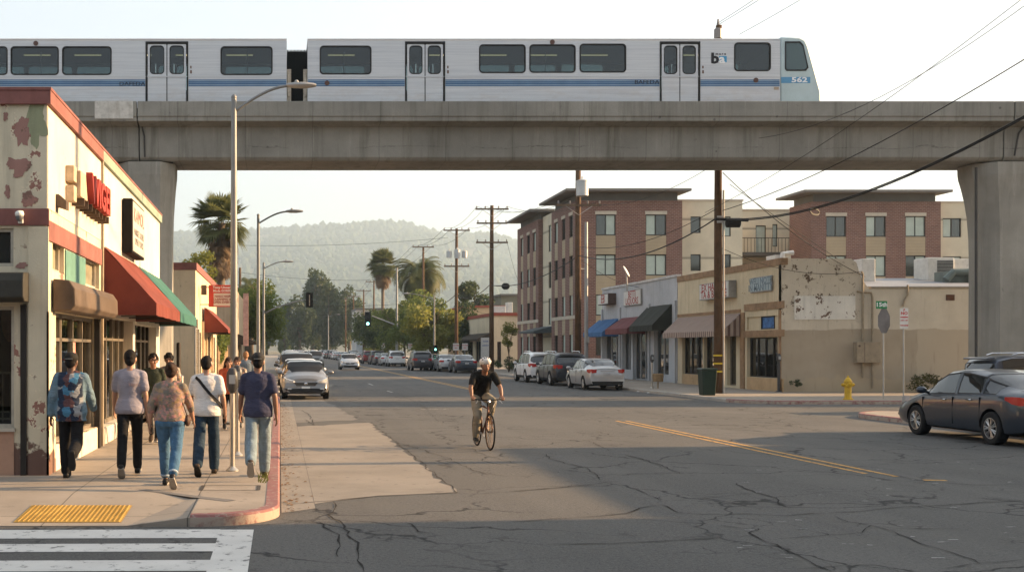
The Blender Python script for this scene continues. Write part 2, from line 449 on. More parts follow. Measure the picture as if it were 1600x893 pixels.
g.quad((-1.62, Y0, -.02), (-.95, Y0 + .003, -.02), (-.95, Y0 + .003, .10), (-1.62, Y0, .012))
struct('kerb_ramp', g, WALK)
# yellow tactile pad on the ramp
TACT = mat('tactile_yellow', (.46, .28, .065), .7, 0, .2, 3, dirt=.45, world=True)
t = MB(); xa, xb, ya, yb = -2.86, -1.70, 12.36, 13.3
zr = lambda y: .012 + (y - Y0) / (14.1 - Y0) * (SH - .012)
t.quad((xa, ya, zr(ya) + .006), (xb, ya, zr(ya) + .006), (xb, yb, zr(yb) + .006), (xa, yb, zr(yb) + .006))
nx = 22
for i in range(nx):
    for j in range(14):
        x = xa + .04 + (xb - xa - .08) * i / (nx - 1); y = ya + .05 + (yb - ya - .1) * j / 13
        z = zr(y) + .004
        t.lathe([(.022, z), (.016, z + .012), (.001, z + .013)], (x, y, 0), n=6)
struct('tactile_paving', t, TACT)
# utility cover outlines and patch in the walk
g = MB(); x0, y0 = PG(318, 758, SH); x1, y1 = PG(390, 770, SH)
fr = [(x0, y0 - .5), (x1 + .1, y0 - .5), (x1 + .1, y0), (x0, y0), (x0, y0 - .5)]
g.strip([fr[0], fr[1]], .025, SH + .005); g.strip([fr[1], fr[2]], .05, SH + .005); g.strip([fr[2], fr[3]], .025, SH + .005); g.strip([fr[3], fr[4]], .05, SH + .005)
struct('utility_cover', g, mat('cover_edge', (.06, .055, .05), .8))
g = MB(); g.strip([PG(222, 764, SH), PG(300, 775, SH), PG(362, 782, SH)], [.12, .14, .16], SH + .004)
struct('sidewalk_patch', g, mat('patch_cement', (.16, .15, .14), .9, 0, .15, 5, world=True))
# right far block (with the bulb-out further on) and the near corner beyond the side street
KX = 15.8
rpath = [(85, 39.3), (20, 39.3)] + [(KX + 1.5 + 1.5 * math.cos(R(a)), 40.8 + 1.5 * math.sin(R(a))) for a in range(270, 179, -9)] + [(KX, 60), (KX, 91), (13.9, 97), (13.9, 150), (12.5, 330)]
_, inn = kerb_run('kerb', rpath[:13], SH + .004, REDK, -1)
kerb_run('kerb', rpath[12:], SH + .004, CURB, -1)
pts = [(p[0], p[1]) for p in inn] + [(KX + KW, 91), (13.9 + KW, 97), (13.9 + KW, 150), (12.5 + KW, 330), (90, 330), (90, 39.46)]
g = MB(); g.prism([(p[0], p[1], 0) for p in pts], (0, 0, SH)); struct('sidewalk', g, WALK)
npath = [(KX, -50), (KX, 31)] + [(KX + 2 - 2 * math.cos(R(a)), 31 + 2 * math.sin(R(a))) for a in range(9, 91, 9)] + [(85, 33)]
_, inn = kerb_run('kerb', npath, SH + .004, REDK, -1)
pts = [(p[0], p[1]) for p in inn] + [(90, 32.84), (90, -50)]
g = MB(); g.prism([(p[0], p[1], 0) for p in pts], (0, 0, SH)); struct('sidewalk', g, WALK)

# ------------------------------------------------------------------ road surface details
E = .004
def rag(poly, a=.05):
    out = []
    for (x0, y0), (x1, y1) in zip(poly, poly[1:] + poly[:1]):
        n = max(1, int(math.hypot(x1 - x0, y1 - y0) / .35))
        for k in range(n):
            f = k / n; jx = rnd.gauss(0, a) if k and abs(x0 - x1) + abs(x0 - .425) > .01 else 0
            out.append((max(.425, x0 + (x1 - x0) * f + jx), y0 + (y1 - y0) * f + (rnd.gauss(0, a * 1.5) if k else 0)))
    return out
pad = [(.425, PG(446, 787)[1]), PG(590, 774), PG(714, 769), PG(576, 660), (.425, PG(452, 666)[1])]
pad = rag(pad); g = MB(); g.add([(p[0], p[1], E) for p in pad], [list(range(len(pad)))]); struct('concrete_pad', g, WALK2)
pad2 = [(.425, PG(446, 660)[1]), PG(560, 655), PG(500, 622), PG(520, 600), (.425, PG(447, 603)[1])]
pad2 = rag(pad2); g = MB(); g.add([(p[0], p[1], E) for p in pad2], [list(range(len(pad2)))]); struct('concrete_pad', g, pavement('pad_concrete_worn', (.16, .15, .135), 0))
g = MB(); g.quad((.02, 13.2, E), (.42, 13.6, E), (.42, 46, E), (.02, 46, E)); struct('gutter', g, WALK2)
# drifts of grit and dead leaves in the gutter
g = MB()
for k in range(420):
    x = .03 + abs(rnd.gauss(0, .14)); y = rnd.uniform(13.2, 40); a = rnd.uniform(0, 6.3); s_ = rnd.uniform(.008, .03)
    z = E + .004
    g.add([(x + s_ * math.cos(a + q), y + s_ * 1.5 * math.sin(a + q), z + rnd.uniform(0, .012)) for q in (0, 1.4, 3.1, 4.4)], [(0, 1, 2, 3)])
tag(g.build('gutter_litter', mat('dead_leaf', (.16, .09, .045), .9, 0, .4, 8, world=True)), 'brown leaf scraps and grit lying in the gutter by the red kerb', 'litter', kind='stuff')
# crosswalk at lower left
g = MB()
for (ya_, yb_) in ((827, 840.5), (849, 861.5), (875, 892), (908, 935), (960, 1000)):
    Ya, Yb = F * CH / (ya_ - HY), F * CH / (yb_ - HY)
    g.quad((-14, Yb - .25, E), (-.62, Yb + .02, E), (-.62, Ya + .02, E), (-14, Ya - .25, E))
g.quad((-.62, 6.5, E), (-.27, 6.5, E), (-.27, 12.0, E), (-.62, 12.0, E))
struct('crosswalk', g, WHITEL)
# double yellow line, broken across the side street
g = MB()
for dx in (-.13, .13):
    g.strip([(8.98 + dx, 17.0 + (.4 if dx < 0 else 0)), (8.95 + dx, 30.2)], .09, E); g.strip([(8.95 + dx, 52), (8.9 + dx, 160)], .11, E)
g.strip([(9.25, 16.55), (9.55, 16.5)], .12, E)
struct('road_marking', g, YEL)
g = MB(); g.strip([(4.9, 50), (4.85, 52)], .1, E); g.strip([(4.85, 60), (4.85, 63)], .1, E); g.strip([(4.4, 36), (5.3, 36.1)], .1, E)
for k in range(40):
    x, y = PG(rnd.uniform(1150, 1580), rnd.uniform(715, 880)); L = rnd.uniform(.03, .12)
    g.strip([(x, y), (x + L, y + rnd.uniform(-.03, .03))], rnd.uniform(.012, .03), E)
struct('road_marking', g, paintline('road_paint_faded', (.42, .41, .39), (.06, .06, .06), .5, 9))
cracks = [
 [(519, 784), (522, 797), (516, 803), (540, 822), (556, 848), (562, 870), (568, 893)], [(440, 801), (480, 799), (505, 803), (518, 800)],
 [(440, 789), (590, 775), (715, 770), (745, 772), (860, 763), (930, 758)], [(578, 659), (640, 707), (680, 741), (716, 770)], [(447, 664), (520, 663), (577, 659)],
 [(560, 618), (600, 607), (640, 623), (668, 640), (684, 660)], [(476, 655), (490, 664), (484, 648), (470, 640)],
 [(800, 767), (870, 762), (935, 755), (972, 751)], [(853, 708), (860, 718), (882, 722), (915, 731), (932, 742), (938, 750)], [(907, 687), (925, 691), (952, 704)],
 [(975, 711), (990, 714), (1030, 725), (1058, 737), (1062, 740)], [(965, 743), (1010, 741), (1060, 739)], [(985, 762), (1005, 768), (1030, 781)],
 [(800, 815), (880, 810), (975, 803), (1000, 794), (1034, 788), (1048, 796), (1056, 801), (1100, 803), (1170, 803), (1215, 805), (1330, 800), (1400, 793), (1470, 789), (1540, 785), (1600, 782)],
 [(1148, 755), (1166, 764), (1190, 772), (1215, 778), (1220, 790), (1240, 794)], [(1060, 770), (1110, 772), (1165, 770), (1210, 772)], [(1055, 780), (1130, 775), (1170, 771)],
 [(1125, 820), (1145, 823), (1180, 828), (1168, 833), (1195, 843), (1215, 850), (1240, 868), (1275, 883), (1300, 893)],
 [(1300, 806), (1325, 815), (1345, 818), (1385, 826), (1420, 840), (1440, 850), (1490, 863), (1520, 873), (1555, 878), (1600, 874)],
 [(1210, 842), (1280, 837), (1345, 832), (1355, 824), (1362, 820)], [(845, 850), (960, 848), (1080, 843), (1130, 840)],
 [(1250, 888), (1330, 884), (1400, 890)], [(1470, 890), (1520, 880), (1560, 878)], [(1360, 822), (1420, 826), (1500, 826)],
 [(1200, 744), (1280, 742), (1340, 739)], [(1270, 689), (1370, 692), (1440, 702), (1520, 714), (1600, 726)], [(1290, 700), (1380, 706), (1450, 716)], [(1380, 740), (1450, 752), (1530, 758), (1600, 757)],
 [(735, 700), (760, 712), (800, 722), (830, 728)], [(620, 690), (690, 712), (760, 742), (800, 745)], [(505, 815), (530, 840), (528, 870)], [(440, 812), (500, 816), (600, 815), (720, 812)], [(640, 815), (650, 830), (690, 838)]]
g = MB()
for c in cracks:
    pts = []
    for i in range(len(c) - 1):
        (xa_, ya_), (xb_, yb_) = c[i], c[i + 1]; A_, B_ = PG(xa_, ya_), PG(xb_, yb_); n = max(2, int(math.hypot(A_[0] - B_[0], A_[1] - B_[1]) / .16))
        for k in range(n):
            f = k / n; x, y = A_[0] + (B_[0] - A_[0]) * f, A_[1] + (B_[1] - A_[1]) * f
            jn = .07 * mnoise.noise(Vector((x * 1.3, y * 1.3, 2))) + .05 * mnoise.noise(Vector((x * 5, y * 5, 7)))
            pts.append((x + jn + rnd.gauss(0, .010), y + jn * .8 + rnd.gauss(0, .012)))
    pts.append(PG(*c[-1]))
    base_w = rnd.uniform(.007, .016)
    ws = [max(.004, base_w * rnd.uniform(.35, 1.8)) for _ in pts]; ws[0] = ws[-1] = .003
    g.strip(pts, ws, E + .004)
    for k in range(len(pts) // 9):
        i = rnd.randrange(1, max(2, len(pts) - 1)); a = rnd.uniform(0, 6.28); L = rnd.uniform(.08, .4); p = pts[min(i, len(pts) - 1)]
        q = [(p[0], p[1])]
        for _ in range(4):
            a += rnd.uniform(-.6, .6); q.append((q[-1][0] + L / 4 * math.cos(a), q[-1][1] + L / 4 * math.sin(a)))
        g.strip(q, [.014, .01, .008, .006, .003], E + .004)
struct('road_cracks', g, mat('crack_dark', (.020, .019, .018), .95))

# ------------------------------------------------------------------ hills, forest on them, haze
def sm(a, b, x): x = max(0, min(1, (x - a) / (b - a))); return x * x * (3 - 2 * x)
RID = [(-1500, 120), (-600, 135), (-150, 138), (-60, 139), (0, 142), (70, 143), (110, 147), (150, 141), (200, 136), (250, 118), (300, 98), (380, 80), (520, 70), (900, 60), (1600, 40)]
def ridge(x):
    for (a, ha), (b, hb) in zip(RID, RID[1:]):
        if a <= x <= b: return -15 + ha + (hb - ha) * (x - a) / (b - a)
    return 40
def hill(x, y):
    return HK * hill1(x / HK, y / HK)
HK = 3.5
def hill1(x, y):
    f = sm(520, 1330, y)
    h = ridge(x) * (f * .86 + .14 * sm(350, 800, y)) * (1 if y < 1400 else 1 - .7 * sm(1400, 1900, y))
    n = mnoise.fractal(Vector((x / 170, y / 170, 3)), 1.0, 2.0, 4) * 9 * sm(450, 800, y)
    return max(-.5, h + n * (1 - .6 * sm(1150, 1350, y)) - 1.0 * (y < 450))
g = MB(); nxh, nyh = 120, 70
xs = [HK * (-1500 + 3100 * i / nxh) for i in range(nxh + 1)]; ys = [HK * (430 + (1900 - 430) * (j / nyh)) for j in range(nyh + 1)]
vv = [(x, y, hill(x, y) if j > 0 else -.5) for j, y in enumerate(ys) for x in xs]
ff = [(j * (nxh + 1) + i, j * (nxh + 1) + i + 1, (j + 1) * (nxh + 1) + i + 1, (j + 1) * (nxh + 1) + i) for j in range(nyh) for i in range(nxh)]
g.add(vv, ff)
struct('hills', g, mat('hill_ground', (.10, .085, .04), .95, 0, .35, .02, world=True), smooth=True)
# woods on the hillside: one mass of crowns
def crown_template(seed):
    bm = bmesh.new(); bmesh.ops.create_icosphere(bm, subdivisions=1, radius=1)
    for v in bm.verts:
        n = mnoise.noise(v.co * 1.7 + Vector((seed * 9, 0, 0))) * .45 + mnoise.noise(v.co * 4 + Vector((seed * 5, 3, 0))) * .25
        v.co = v.co * (1 + n)
    V = [v.co.copy() for v in bm.verts]; Fc = [[v.index for v in f.verts] for f in bm.faces]; bm.free(); return V, Fc
CT = [crown_template(i) for i in range(5)]
g = MB(); k = 0; tries = 0
while k < 17000 and tries < 90000:
    tries += 1
    y = HK * (450 + 900 * rnd.random() ** .75); x = rnd.uniform(-.30 * y - 60, .42 * y + 80)
    dens = mnoise.noise(Vector((x / 210, y / 210, 8)))
    if dens < -.25 and rnd.random() < .85 and y < 1250 * HK: continue
    h = hill(x, y); r = rnd.uniform(6, 14) * (1.1 if y > 1250 * HK else 1); hz = r * rnd.uniform(.8, 1.5)
    V, Fc = CT[rnd.randrange(5)]; a = rnd.uniform(0, 6.28); ca, sa = math.cos(a), math.sin(a)
    g.add([(x + r * (v.x * ca - v.y * sa), y + r * (v.x * sa + v.y * ca), h + hz * .6 + hz * v.z) for v in V], Fc)
    k += 1
HM, nt, b = newmat('hill_forest'); p = posn(nt)
cc = mixc(nt, rmp(nt, nz(nt, p, .03, 4), .35, .65), (.040, .058, .028), (.065, .078, .034))
cc = mixc(nt, rmp(nt, nz(nt, p, .5, 3), .3, .7, 0, .4), cc, (.028, .042, .02))
nt.links.new(cc, b.inputs['Base Color']); b.inputs['Roughness'].default_value = .8; b.inputs['Specular IOR Level'].default_value = .1
tag(g.build('hillside_forest', HM, fix=False), 'hazy green woods covering the far hillside', 'forest', kind='stuff')
# pale houses among the hill trees
for i, (px, py, Yh, wd) in enumerate([(a_, b_, c_ * HK, d_ * 2) for a_, b_, c_, d_ in ((548, 423, 1010, 11), (531, 419, 1090, 12), (597, 383, 1200, 10), (567, 388, 1150, 9), (640, 375, 1240, 11), (478, 430, 940, 9))]):
    x = PX(px, Yh); z = PZ(py, Yh); hb = MB()
    zb = hill(x, Yh) - 2
    hb.box(x - wd / 2, x + wd / 2, Yh, Yh + 8, zb, max(z, zb + 6)); zt = max(z, zb + 6)
    hb.prism([(x - wd / 2 - 1, Yh - 1, zt), (x + wd / 2 + 1, Yh - 1, zt), (x, Yh - 1, zt + 2.5)], (0, 10, 0))
    one('hill_house', hb, mat('hill_house_wall', (.55, .48, .38), .8), ['bright cream house catching the sun halfway up the hill', 'small pale house left of the brightest hill house', 'pale house high on the hill near the ridge', 'small pale house on the upper slope left of the ridge house', 'pale house just below the top of the hill', 'low pale house on the hill above the hanging signal'][i], 'house', 'pale houses on the far hillside', base=(x, Yh, zb))
hz = MB(); hz.box(-5600, 6000, -120, 6900, -4, 560)
HZ = bpy.data.materials.new('haze'); HZ.use_nodes = True; hn = HZ.node_tree; hn.nodes.remove(hn.nodes['Principled BSDF'])
pv = hn.nodes.new('ShaderNodeVolumePrincipled'); pv.inputs['Color'].default_value = (.62, .82, 1.0, 1); pv.inputs['Density'].default_value = .00026; pv.inputs['Anisotropy'].default_value = .3
hn.links.new(pv.outputs[0], hn.nodes['Material Output'].inputs['Volume'])
tag(hz.build('haze', HZ), 'thin pale evening haze over the street and hills', 'haze', kind='stuff')
# ------------------------------------------------------------------ viaduct
def plate2d(outer, holes, t):
    """flat plate with holes in the XZ plane; thickness along +Y"""
    c = bpy.data.curves.new('p', 'CURVE'); c.dimensions = '2D'; c.fill_mode = 'BOTH'; c.extrude = t / 2
    for poly in [outer] + holes:
        s = c.splines.new('POLY'); s.points.add(len(poly) - 1)
        for q, p in zip(s.points, poly): q.co = (p[0], p[1], 0, 1)
        s.use_cyclic_u = True
    o = bpy.data.objects.new('p', c); col.objects.link(o); me = evalmesh(o)
    bpy.data.objects.remove(o); bpy.data.curves.remove(c)
    me.transform(Matrix.Translation((0, t / 2, 0)) @ Matrix.Rotation(R(90), 4, 'X'))
    return me
def meshobj(name, me, m, parent, loc=(0, 0, 0)):
    off = wloc(parent) if parent is not None else Vector((0, 0, 0))
    me.transform(Matrix.Translation(Vector(loc) - off)); me.materials.clear(); me.materials.append(m); me.name = name
    return link(name, me, parent)
def rrect(x0, x1, z0, z1, r, n=4):
    pts = []
    for (cx, cz, a) in ((x1 - r, z1 - r, 0), (x0 + r, z1 - r, 90), (x0 + r, z0 + r, 180), (x1 - r, z0 + r, 270)):
        for i in range(n + 1): pts.append((cx + r * math.cos(R(a + 90 * i / n)), cz + r * math.sin(R(a + 90 * i / n))))
    return pts
VY = 41.3
via = thing('viaduct', 'long weathered concrete rail viaduct crossing over the street', 'viaduct', (-5.0, 43, 0))
sec = [(VY, 10.22), (VY, 10.76), (VY + .2, 10.76), (VY + .2, 10.2), (VY + 3.6, 10.2), (VY + 3.6, 10.76), (VY + 3.8, 10.76), (VY + 3.8, 10.05),
       (VY + 3.2, 9.95), (VY + 3.15, 8.86), (VY + 3.02, 8.74), (VY + .78, 8.74), (VY + .66, 8.86), (VY + .62, 9.95), (VY + .04, 10.05), (VY + .04, 10.20)]
XJ1, XJ2 = PX(214, VY), PX(1586, VY)
for i, (xa, xb) in enumerate(((-75, XJ1 - .02), (XJ1 + .02, XJ2 - .02), (XJ2 + .02, 85))):
    s = MB(); s.prism([(xa, y, z) for y, z in sec], (xb - xa, 0, 0)); s.build('girder', CONC, via, bevel=.03)
g = MB(); g.box(PX(148, VY), PX(208, VY), VY - .006, VY + .1, 10.13, 10.764); g.build('patch', mat('new_concrete', (.50, .48, .44), .9, 0, .2, 3, dirt=.5, world=True, streak=.5), via)
def pier(xc, fl=1.0):
    p = MB(); yc = 43.0; rings = []
    hexa = [(-1, -.45), (-.55, -1), (.55, -1), (1, -.45), (1, .45), (.55, 1), (-.55, 1), (-1, .45)]
    for z, wx, wy in ((-.1, .93, .85), (2, .92, .85), (5.0, .90, .85), (6.0, .92, .86), (6.8, .98, .89), (7.4, 1.08, .93), (7.9, 1.2, .99), (8.25, 1.30, 1.05), (8.45, 1.32, 1.06), (8.70, 1.32, 1.06)):
        wx = .92 + (wx - .92) * fl
        rings.append([(xc + a * wx, yc + b * wy, z) for a, b in hexa])
    p.ring_tube(rings); return p.build('pier', CONCP, via)
for xc in (PX(231, 43), PX(1561, 43)):
    pr = pier(xc, .35 if xc < 0 else .9)
    g = MB(); g.box(xc - 1.0, xc + 1.0, 42.3, 43.7, 8.70, 8.735); g.build('bearing', mat('bearing_dark', (.03, .03, .03), .9), pr)
x = PX(1527, 41.95)
g = MB(); g.tube([(x, 42.02, .12), (x, 42.02, 8.5)], .05, 8); g.build('drain_pipe', mat('pipe_dark', (.05, .048, .045), .6), via)
x2 = PX(1594, 41.95)
g = MB(); g.tube([(x2 + .1, 41.9, 9.95), (x2 - .1, 41.88, 9.7), (x2 - .25, 41.88, 8.9)], .03, 6); g.tube([(PX(222, 41.9), 41.88, 9.95), (PX(222, 41.9) + .08, 41.88, 9.6), (PX(222, 41.9) + .1, 41.88, 8.85)], .03, 6)
g.build('cable_conduit', mat('pipe_dark', (.05, .048, .045)), via)
# ------------------------------------------------------------------ train: two cars
TY, TB = 41.8, 2.9
ALU, nt, b = newmat('train_aluminium'); p = posn(nt)
f = rmp(nt, nz(nt, scl(nt, p, (.3, 1, 14)), 1.5, 4), .3, .7)
sz = nd(nt, 'ShaderNodeSeparateXYZ', None, {0: p}).outputs[2]
cc = mixc(nt, f, (.43, .44, .46), (.54, .545, .55))
gr = ma(nt, 'MULTIPLY', rmp(nt, nz(nt, scl(nt, p, (1.2, 1, 3.0)), 1.3, 5, .7), .45, .75), rmp(nt, sz, 11.8, 10.7, .05, .5))
cc = mixc(nt, gr, cc, (.36, .27, .20))
nt.links.new(cc, b.inputs['Base Color']); b.inputs['Roughness'].default_value = .42; b.inputs['Metallic'].default_value = .35
ALUD = mat('train_roof_grey', (.42, .42, .42), .5, .2, .1, 1)
GASK = mat('rubber_black', (.02, .02, .02), .8)
TGL = glass_clear('train_glass', (.42, .49, .50), .03, .012)
TIN = mat('train_interior', (.035, .04, .042), .8)
TSEAT = mat('train_seat', (.012, .015, .02), .8)
BLUE = mat('train_blue', (.055, .125, .24), .5, 0, .1, 2)
BLUEL = mat('train_pale_blue', (.27, .36, .44), .5, 0, .1, 2)
EM, nt, b = newmat('ceiling_lamp_glow'); b.inputs['Emission Color'].default_value = (1, .75, .35, 1); b.inputs['Emission Strength'].default_value = .3
CHAR = mat('print_black', (.02, .02, .025), .6)
CHARW = mat('print_white', (.75, .75, .75), .6)
def ty(py): return PZ(py, TY)
def tx(px): return PX(px, TY)
ZT, ZF = ty(57.5), 10.72
def train_car(root, xa, xb, wins, doors, nose=False):
    zt = ZT - .16
    # body shell: two sides, curved roof, floor, ends
    feats = sorted([(tx(a), tx(b), rrect(tx(a), tx(b), ty(d - 1), ty(c + 1), .12), 0) for a, b, c, d in wins] + [(tx(a), tx(b), None, 1) for a, b in doors])
    feats = [f for f in feats if f[1] > xa and f[0] < xb]
    cuts = [xa] + [(feats[i][1] + feats[i + 1][0]) / 2 for i in range(len(feats) - 1)] + [xb]
    for yy in (TY, TY + TB - .07):
        bmj = bmesh.new()
        for i, f in enumerate(feats):
            c0, c1 = cuts[i], cuts[i + 1]
            if f[3]:
                ps = [([(c0, ZF - .1), (f[0], ZF - .1), (f[0], zt), (c0, zt)], []), ([(f[1], ZF - .1), (c1, ZF - .1), (c1, zt), (f[1], zt)], []), ([(f[0], ty(67)), (f[1], ty(67)), (f[1], zt), (f[0], zt)], [])]
            else: ps = [([(c0, ZF - .1), (c1, ZF - .1), (c1, zt), (c0, zt)], [f[2]])]
            for o_, h_ in ps:
                m_ = plate2d(o_, h_, .07); bmj.from_mesh(m_); bpy.data.meshes.remove(m_)
        me1 = bpy.data.meshes.new('side_panel'); bmj.to_mesh(me1); bmj.free()
        meshobj('side_panel', me1, ALU, root, (0, yy, 0))
    r = MB(); prof = [(TY, zt), (TY + .03, zt + .07), (TY + .1, zt + .12), (TY + .35, ZT), (TY + TB / 2, ZT + .03), (TY + TB - .35, ZT), (TY + TB - .1, zt + .12), (TY + TB, zt)]
    r.prism([(xa, y, z) for y, z in prof], (xb - xa, 0, 0)); r.build('roof', ALU, root, smooth='auto')
    fl = MB(); fl.box(xa + .02, xb - .02, TY + .075, TY + TB - .075, ZF - .25, ZF); fl.box(xa + .02, xb - .02, TY + .3, TY + TB - .3, ZF - .45, ZF - .25)
    fl.build('floor', TIN, root)
    cg = MB(); cg.box(xa + .07, xb - .07, TY + .08, TY + TB - .08, zt - .12, zt - .08); cg.build('ceiling', TIN, root)
    cg = MB(); cg.box(xa + .07, xb - .07, TY + TB - .085, TY + TB - .074, ty(70), zt - .12); cg.build('wall_lining', TIN, root)
    e = MB(); e.box(xa + .003, xa + .06, TY + .075, TY + TB - .075, ZF, zt - .003); e.box(xb - .06, xb - .003, TY + .075, TY + TB - .075, ZF, zt - .003); e.build('end_wall', TIN, root)
    # windows: gasket ring and pane, both sides
    for a, b, c, d in wins:
        for side, yy, yp in ((0, TY - .012, TY + .025), (1, TY + TB - .02, TY + TB - .06)):
            X0, X1, Z0, Z1 = tx(a), tx(b), ty(d - 1), ty(c + 1)
            me = plate2d(rrect(X0 - .035, X1 + .035, Z0 - .035, Z1 + .035, .14), [rrect(X0 + .012, X1 - .012, Z0 + .012, Z1 - .012, .11)], .032)
            fo = meshobj('window', me, GASK, root, (0, yy, 0))
            q = MB(); q.box(X0 - .01, X1 + .01, yp, yp + .012, Z0 - .01, Z1 + .01); q.build('pane', TGL, fo)
    for a, b in doors:
        for side, yy in ((0, TY + .012), (1, TY + TB - .06)):
            xm = (tx(a) + tx(b)) / 2
            for (x0, x1) in ((tx(a) + .03, xm - .018), (xm + .018, tx(b) - .03)):
                wz0, wz1 = ty(115), ty(72)
                me = plate2d(rrect(x0, x1, ZF - .02, ty(68.5), .05), [rrect(x0 + .09, x1 - .09, wz0, wz1, .13)], .045)
                d = meshobj('door', me, ALU, root, (0, yy, 0))
                me = plate2d(rrect(x0 + .075, x1 - .075, wz0 - .02, wz1 + .02, .14), [rrect(x0 + .10, x1 - .10, wz0 + .015, wz1 - .015, .12)], .05)
                meshobj('window_gasket', me, GASK, d, (0, yy - .008, 0))
                q = MB(); q.box(x0 + .085, x1 - .085, yy + .02, yy + .03, wz0 - .01, wz1 + .01); q.build('pane', TGL, d)
            if side == 0:
                q = MB(); q.box(xm - .02, xm + .02, TY + .03, TY + .05, ZF, ty(68.5))
                me = plate2d([(tx(a) - .05, ZF), (tx(a) + .0, ZF), (tx(a) + .0, ty(69)), (tx(b) - .0, ty(69)), (tx(b), ZF), (tx(b) + .05, ZF), (tx(b) + .05, ty(65)), (tx(a) - .05, ty(65))], [], .03)
                meshobj('door_surround', me, GASK, root, (0, TY - .012, 0)); q.build('door_seal', GASK, root)
                q = MB(); q.box(tx(b) + .12, tx(b) + .17, TY - .006, TY + .01, ty(107), ty(103)); q.box(tx(b) + .12, tx(b) + .18, TY - .006, TY + .01, ty(115), ty(110)); q.build('door_button', mat('button_brown', (.12, .06, .04), .6), root)
    # blue bands, interrupted by the doors
    segs = []; cur = xa + .02
    for a, b in sorted(doors): segs.append((cur, tx(a) - .06)); cur = tx(b) + .06
    segs.append((cur, xb - .02))
    bl = MB(); bl2 = MB()
    for x0, x1 in segs:
        if x1 - x0 < .1: continue
        for k, zc in enumerate((ty(125.2), ty(128.3), ty(131.2), ty(134.3))):
            h = (.018, .026, .026, .018)[k]
            bl.box(x0, x1, TY - .004, TY + .01, zc - h, zc + h)
        bl2.box(x0, x1, TY - .002, TY + .01, ty(135), ty(124.6))
    bl.build('blue_stripe', BLUE, root); bl2.build('pale_stripe', BLUEL, root)
    ra = MB(); ra.box(xa, xb, TY - .012, TY + .01, ty(120.5), ty(119)); ra.box(xa, xb, TY - .01, TY + .01, ty(67.8) + .13, ty(67.8) + .16); ra.build('rub_rail', ALU, root)
    # interior: seats, ceiling lamps, grab poles
    seat = MB(); x = xa + 1.0
    dz = [(tx(a) - .3, tx(b) + .3) for a, b in doors]
    while x < xb - 1.2:
        if not any(a < x < b or a < x + .5 < b for a, b in dz):
            for yy in (TY + .16, TY + TB - 1.06):
                seat.box(x, x + .45, yy, yy + .9, ZF + .35, ZF + .45); seat.box(x + .38, x + .48, yy, yy + .9, ZF + .45, ZF + .98)
                for q in (.22, .66): seat.ell((x + .43, yy + q, ZF + 1.03), (.06, .19, .15), 10, 6)
        x += .95
    seat.build('seat_rows', TSEAT, root, bevel=.02)
    lp = MB()
    x = xa + .8
    while x < xb - 1.6: lp.box(x, x + 1.0, TY + 1.42, TY + 1.47, zt - .16, zt - .13); x += 1.9
    lp.build('ceiling_lamp', EM, root)
    gp = MB()
    for a, b in doors:
        for q in (tx(a) - .25, tx(b) + .25): gp.tube([(q, TY + 1.0, ZF), (q, TY + 1.0, zt)], .02, 6)
    for a, b, c, d in wins[::2]: gp.tube([((tx(a) + tx(b)) / 2, TY + 1.1, ZF), ((tx(a) + tx(b)) / 2, TY + 1.1, zt)], .018, 6)
    gp.build('grab_pole', mat('steel_pole', (.5, .5, .5), .3, .8), root)
    bo = MB()
    for q in (xa + 3.0, xb - 3.4):
        for dx in (-.95, .95):
            for yy in (TY + .62, TY + TB - .72): bo.lathe([(.02, 0), (.38, 0), (.40, .05), (.38, .10), (.02, .10)], (0, 0, 0), 'y', 20) if False else bo.tube([(q + dx, yy, 10.235 + .36), (q + dx, yy + .1, 10.235 + .36)], .355, 20)
        bo.box(q - 1.3, q + 1.3, TY + .5, TY + .6, 10.42, 10.62); bo.box(q - 1.3, q + 1.3, TY + TB - .6, TY + TB - .5, 10.42, 10.62)
    bo.build('bogie', mat('bogie_dark', (.04, .035, .03), .8), root)
xa2, xb2 = tx(480.5), tx(1219)
car2 = thing('train_car', 'front silver train car with sloped pale green cab and number 562', 'train car', ((xa2 + xb2) / 2, 43.25, 10.235), 'cars of the train on the viaduct')
train_car(car2, xa2, xb2, [(501, 579, 72, 116), (750, 820, 70, 114), (828.5, 898, 70, 113.5), (907, 977, 69, 113), (1148.5, 1203, 67, 111)], [(635, 693.5), (1033, 1092)])
xa1, xb1 = tx(-420), tx(448)
car1 = thing('train_car', 'second silver train car behind the first, cut by the left edge', 'train car', ((xa1 + xb1) / 2, 43.25, 10.235), 'cars of the train on the viaduct')
train_car(car1, xa1, xb1, [(346, 424.5, 73, 117), (98.5, 173, 73, 117), (18, 90.5, 73, 117), (-62, 10.5, 73, 117), (-290, -215, 73, 117)], [(229.5, 292), (-170, -108)])
# cab
CABM = mat('cab_pale_green', (.43, .52, .53), .45, .05, .08, 1.5, dirt=.12, world=True)
cpoly = [(tx(1219) + .012, ZF - .1), (tx(1284), ZF - .1), (tx(1284), ty(143)), (tx(1277), ty(118)), (tx(1264), ty(72)), (tx(1259), ty(62.5)), (tx(1250), ty(58.5)), (tx(1219) + .012, ty(57.5))]
cb = MB(); inn = .32
nfac = [0, .30, .28, .2, .14, .12, .08, 0]
ctrx = tx(1219)
rings = []
for yy, fac in ((TY + .0, 0.985), (TY + .35, 1.0), (TY + TB / 2, 1.03), (TY + TB - .35, 1.0), (TY + TB, .985)):
    rings.append([(ctrx + (x - ctrx) * fac, yy, z) for x, z in cpoly])
cb.ring_tube(rings); cabo = cb.build('cab', CABM, car2, smooth='auto', bevel=.06)
wpoly = [(tx(1226.5), ty(65)), (tx(1250), ty(65)), (tx(1255), ty(70)), (tx(1263), ty(106)), (tx(1259), ty(111)), (tx(1229), ty(111)), (tx(1226.5), ty(108))]
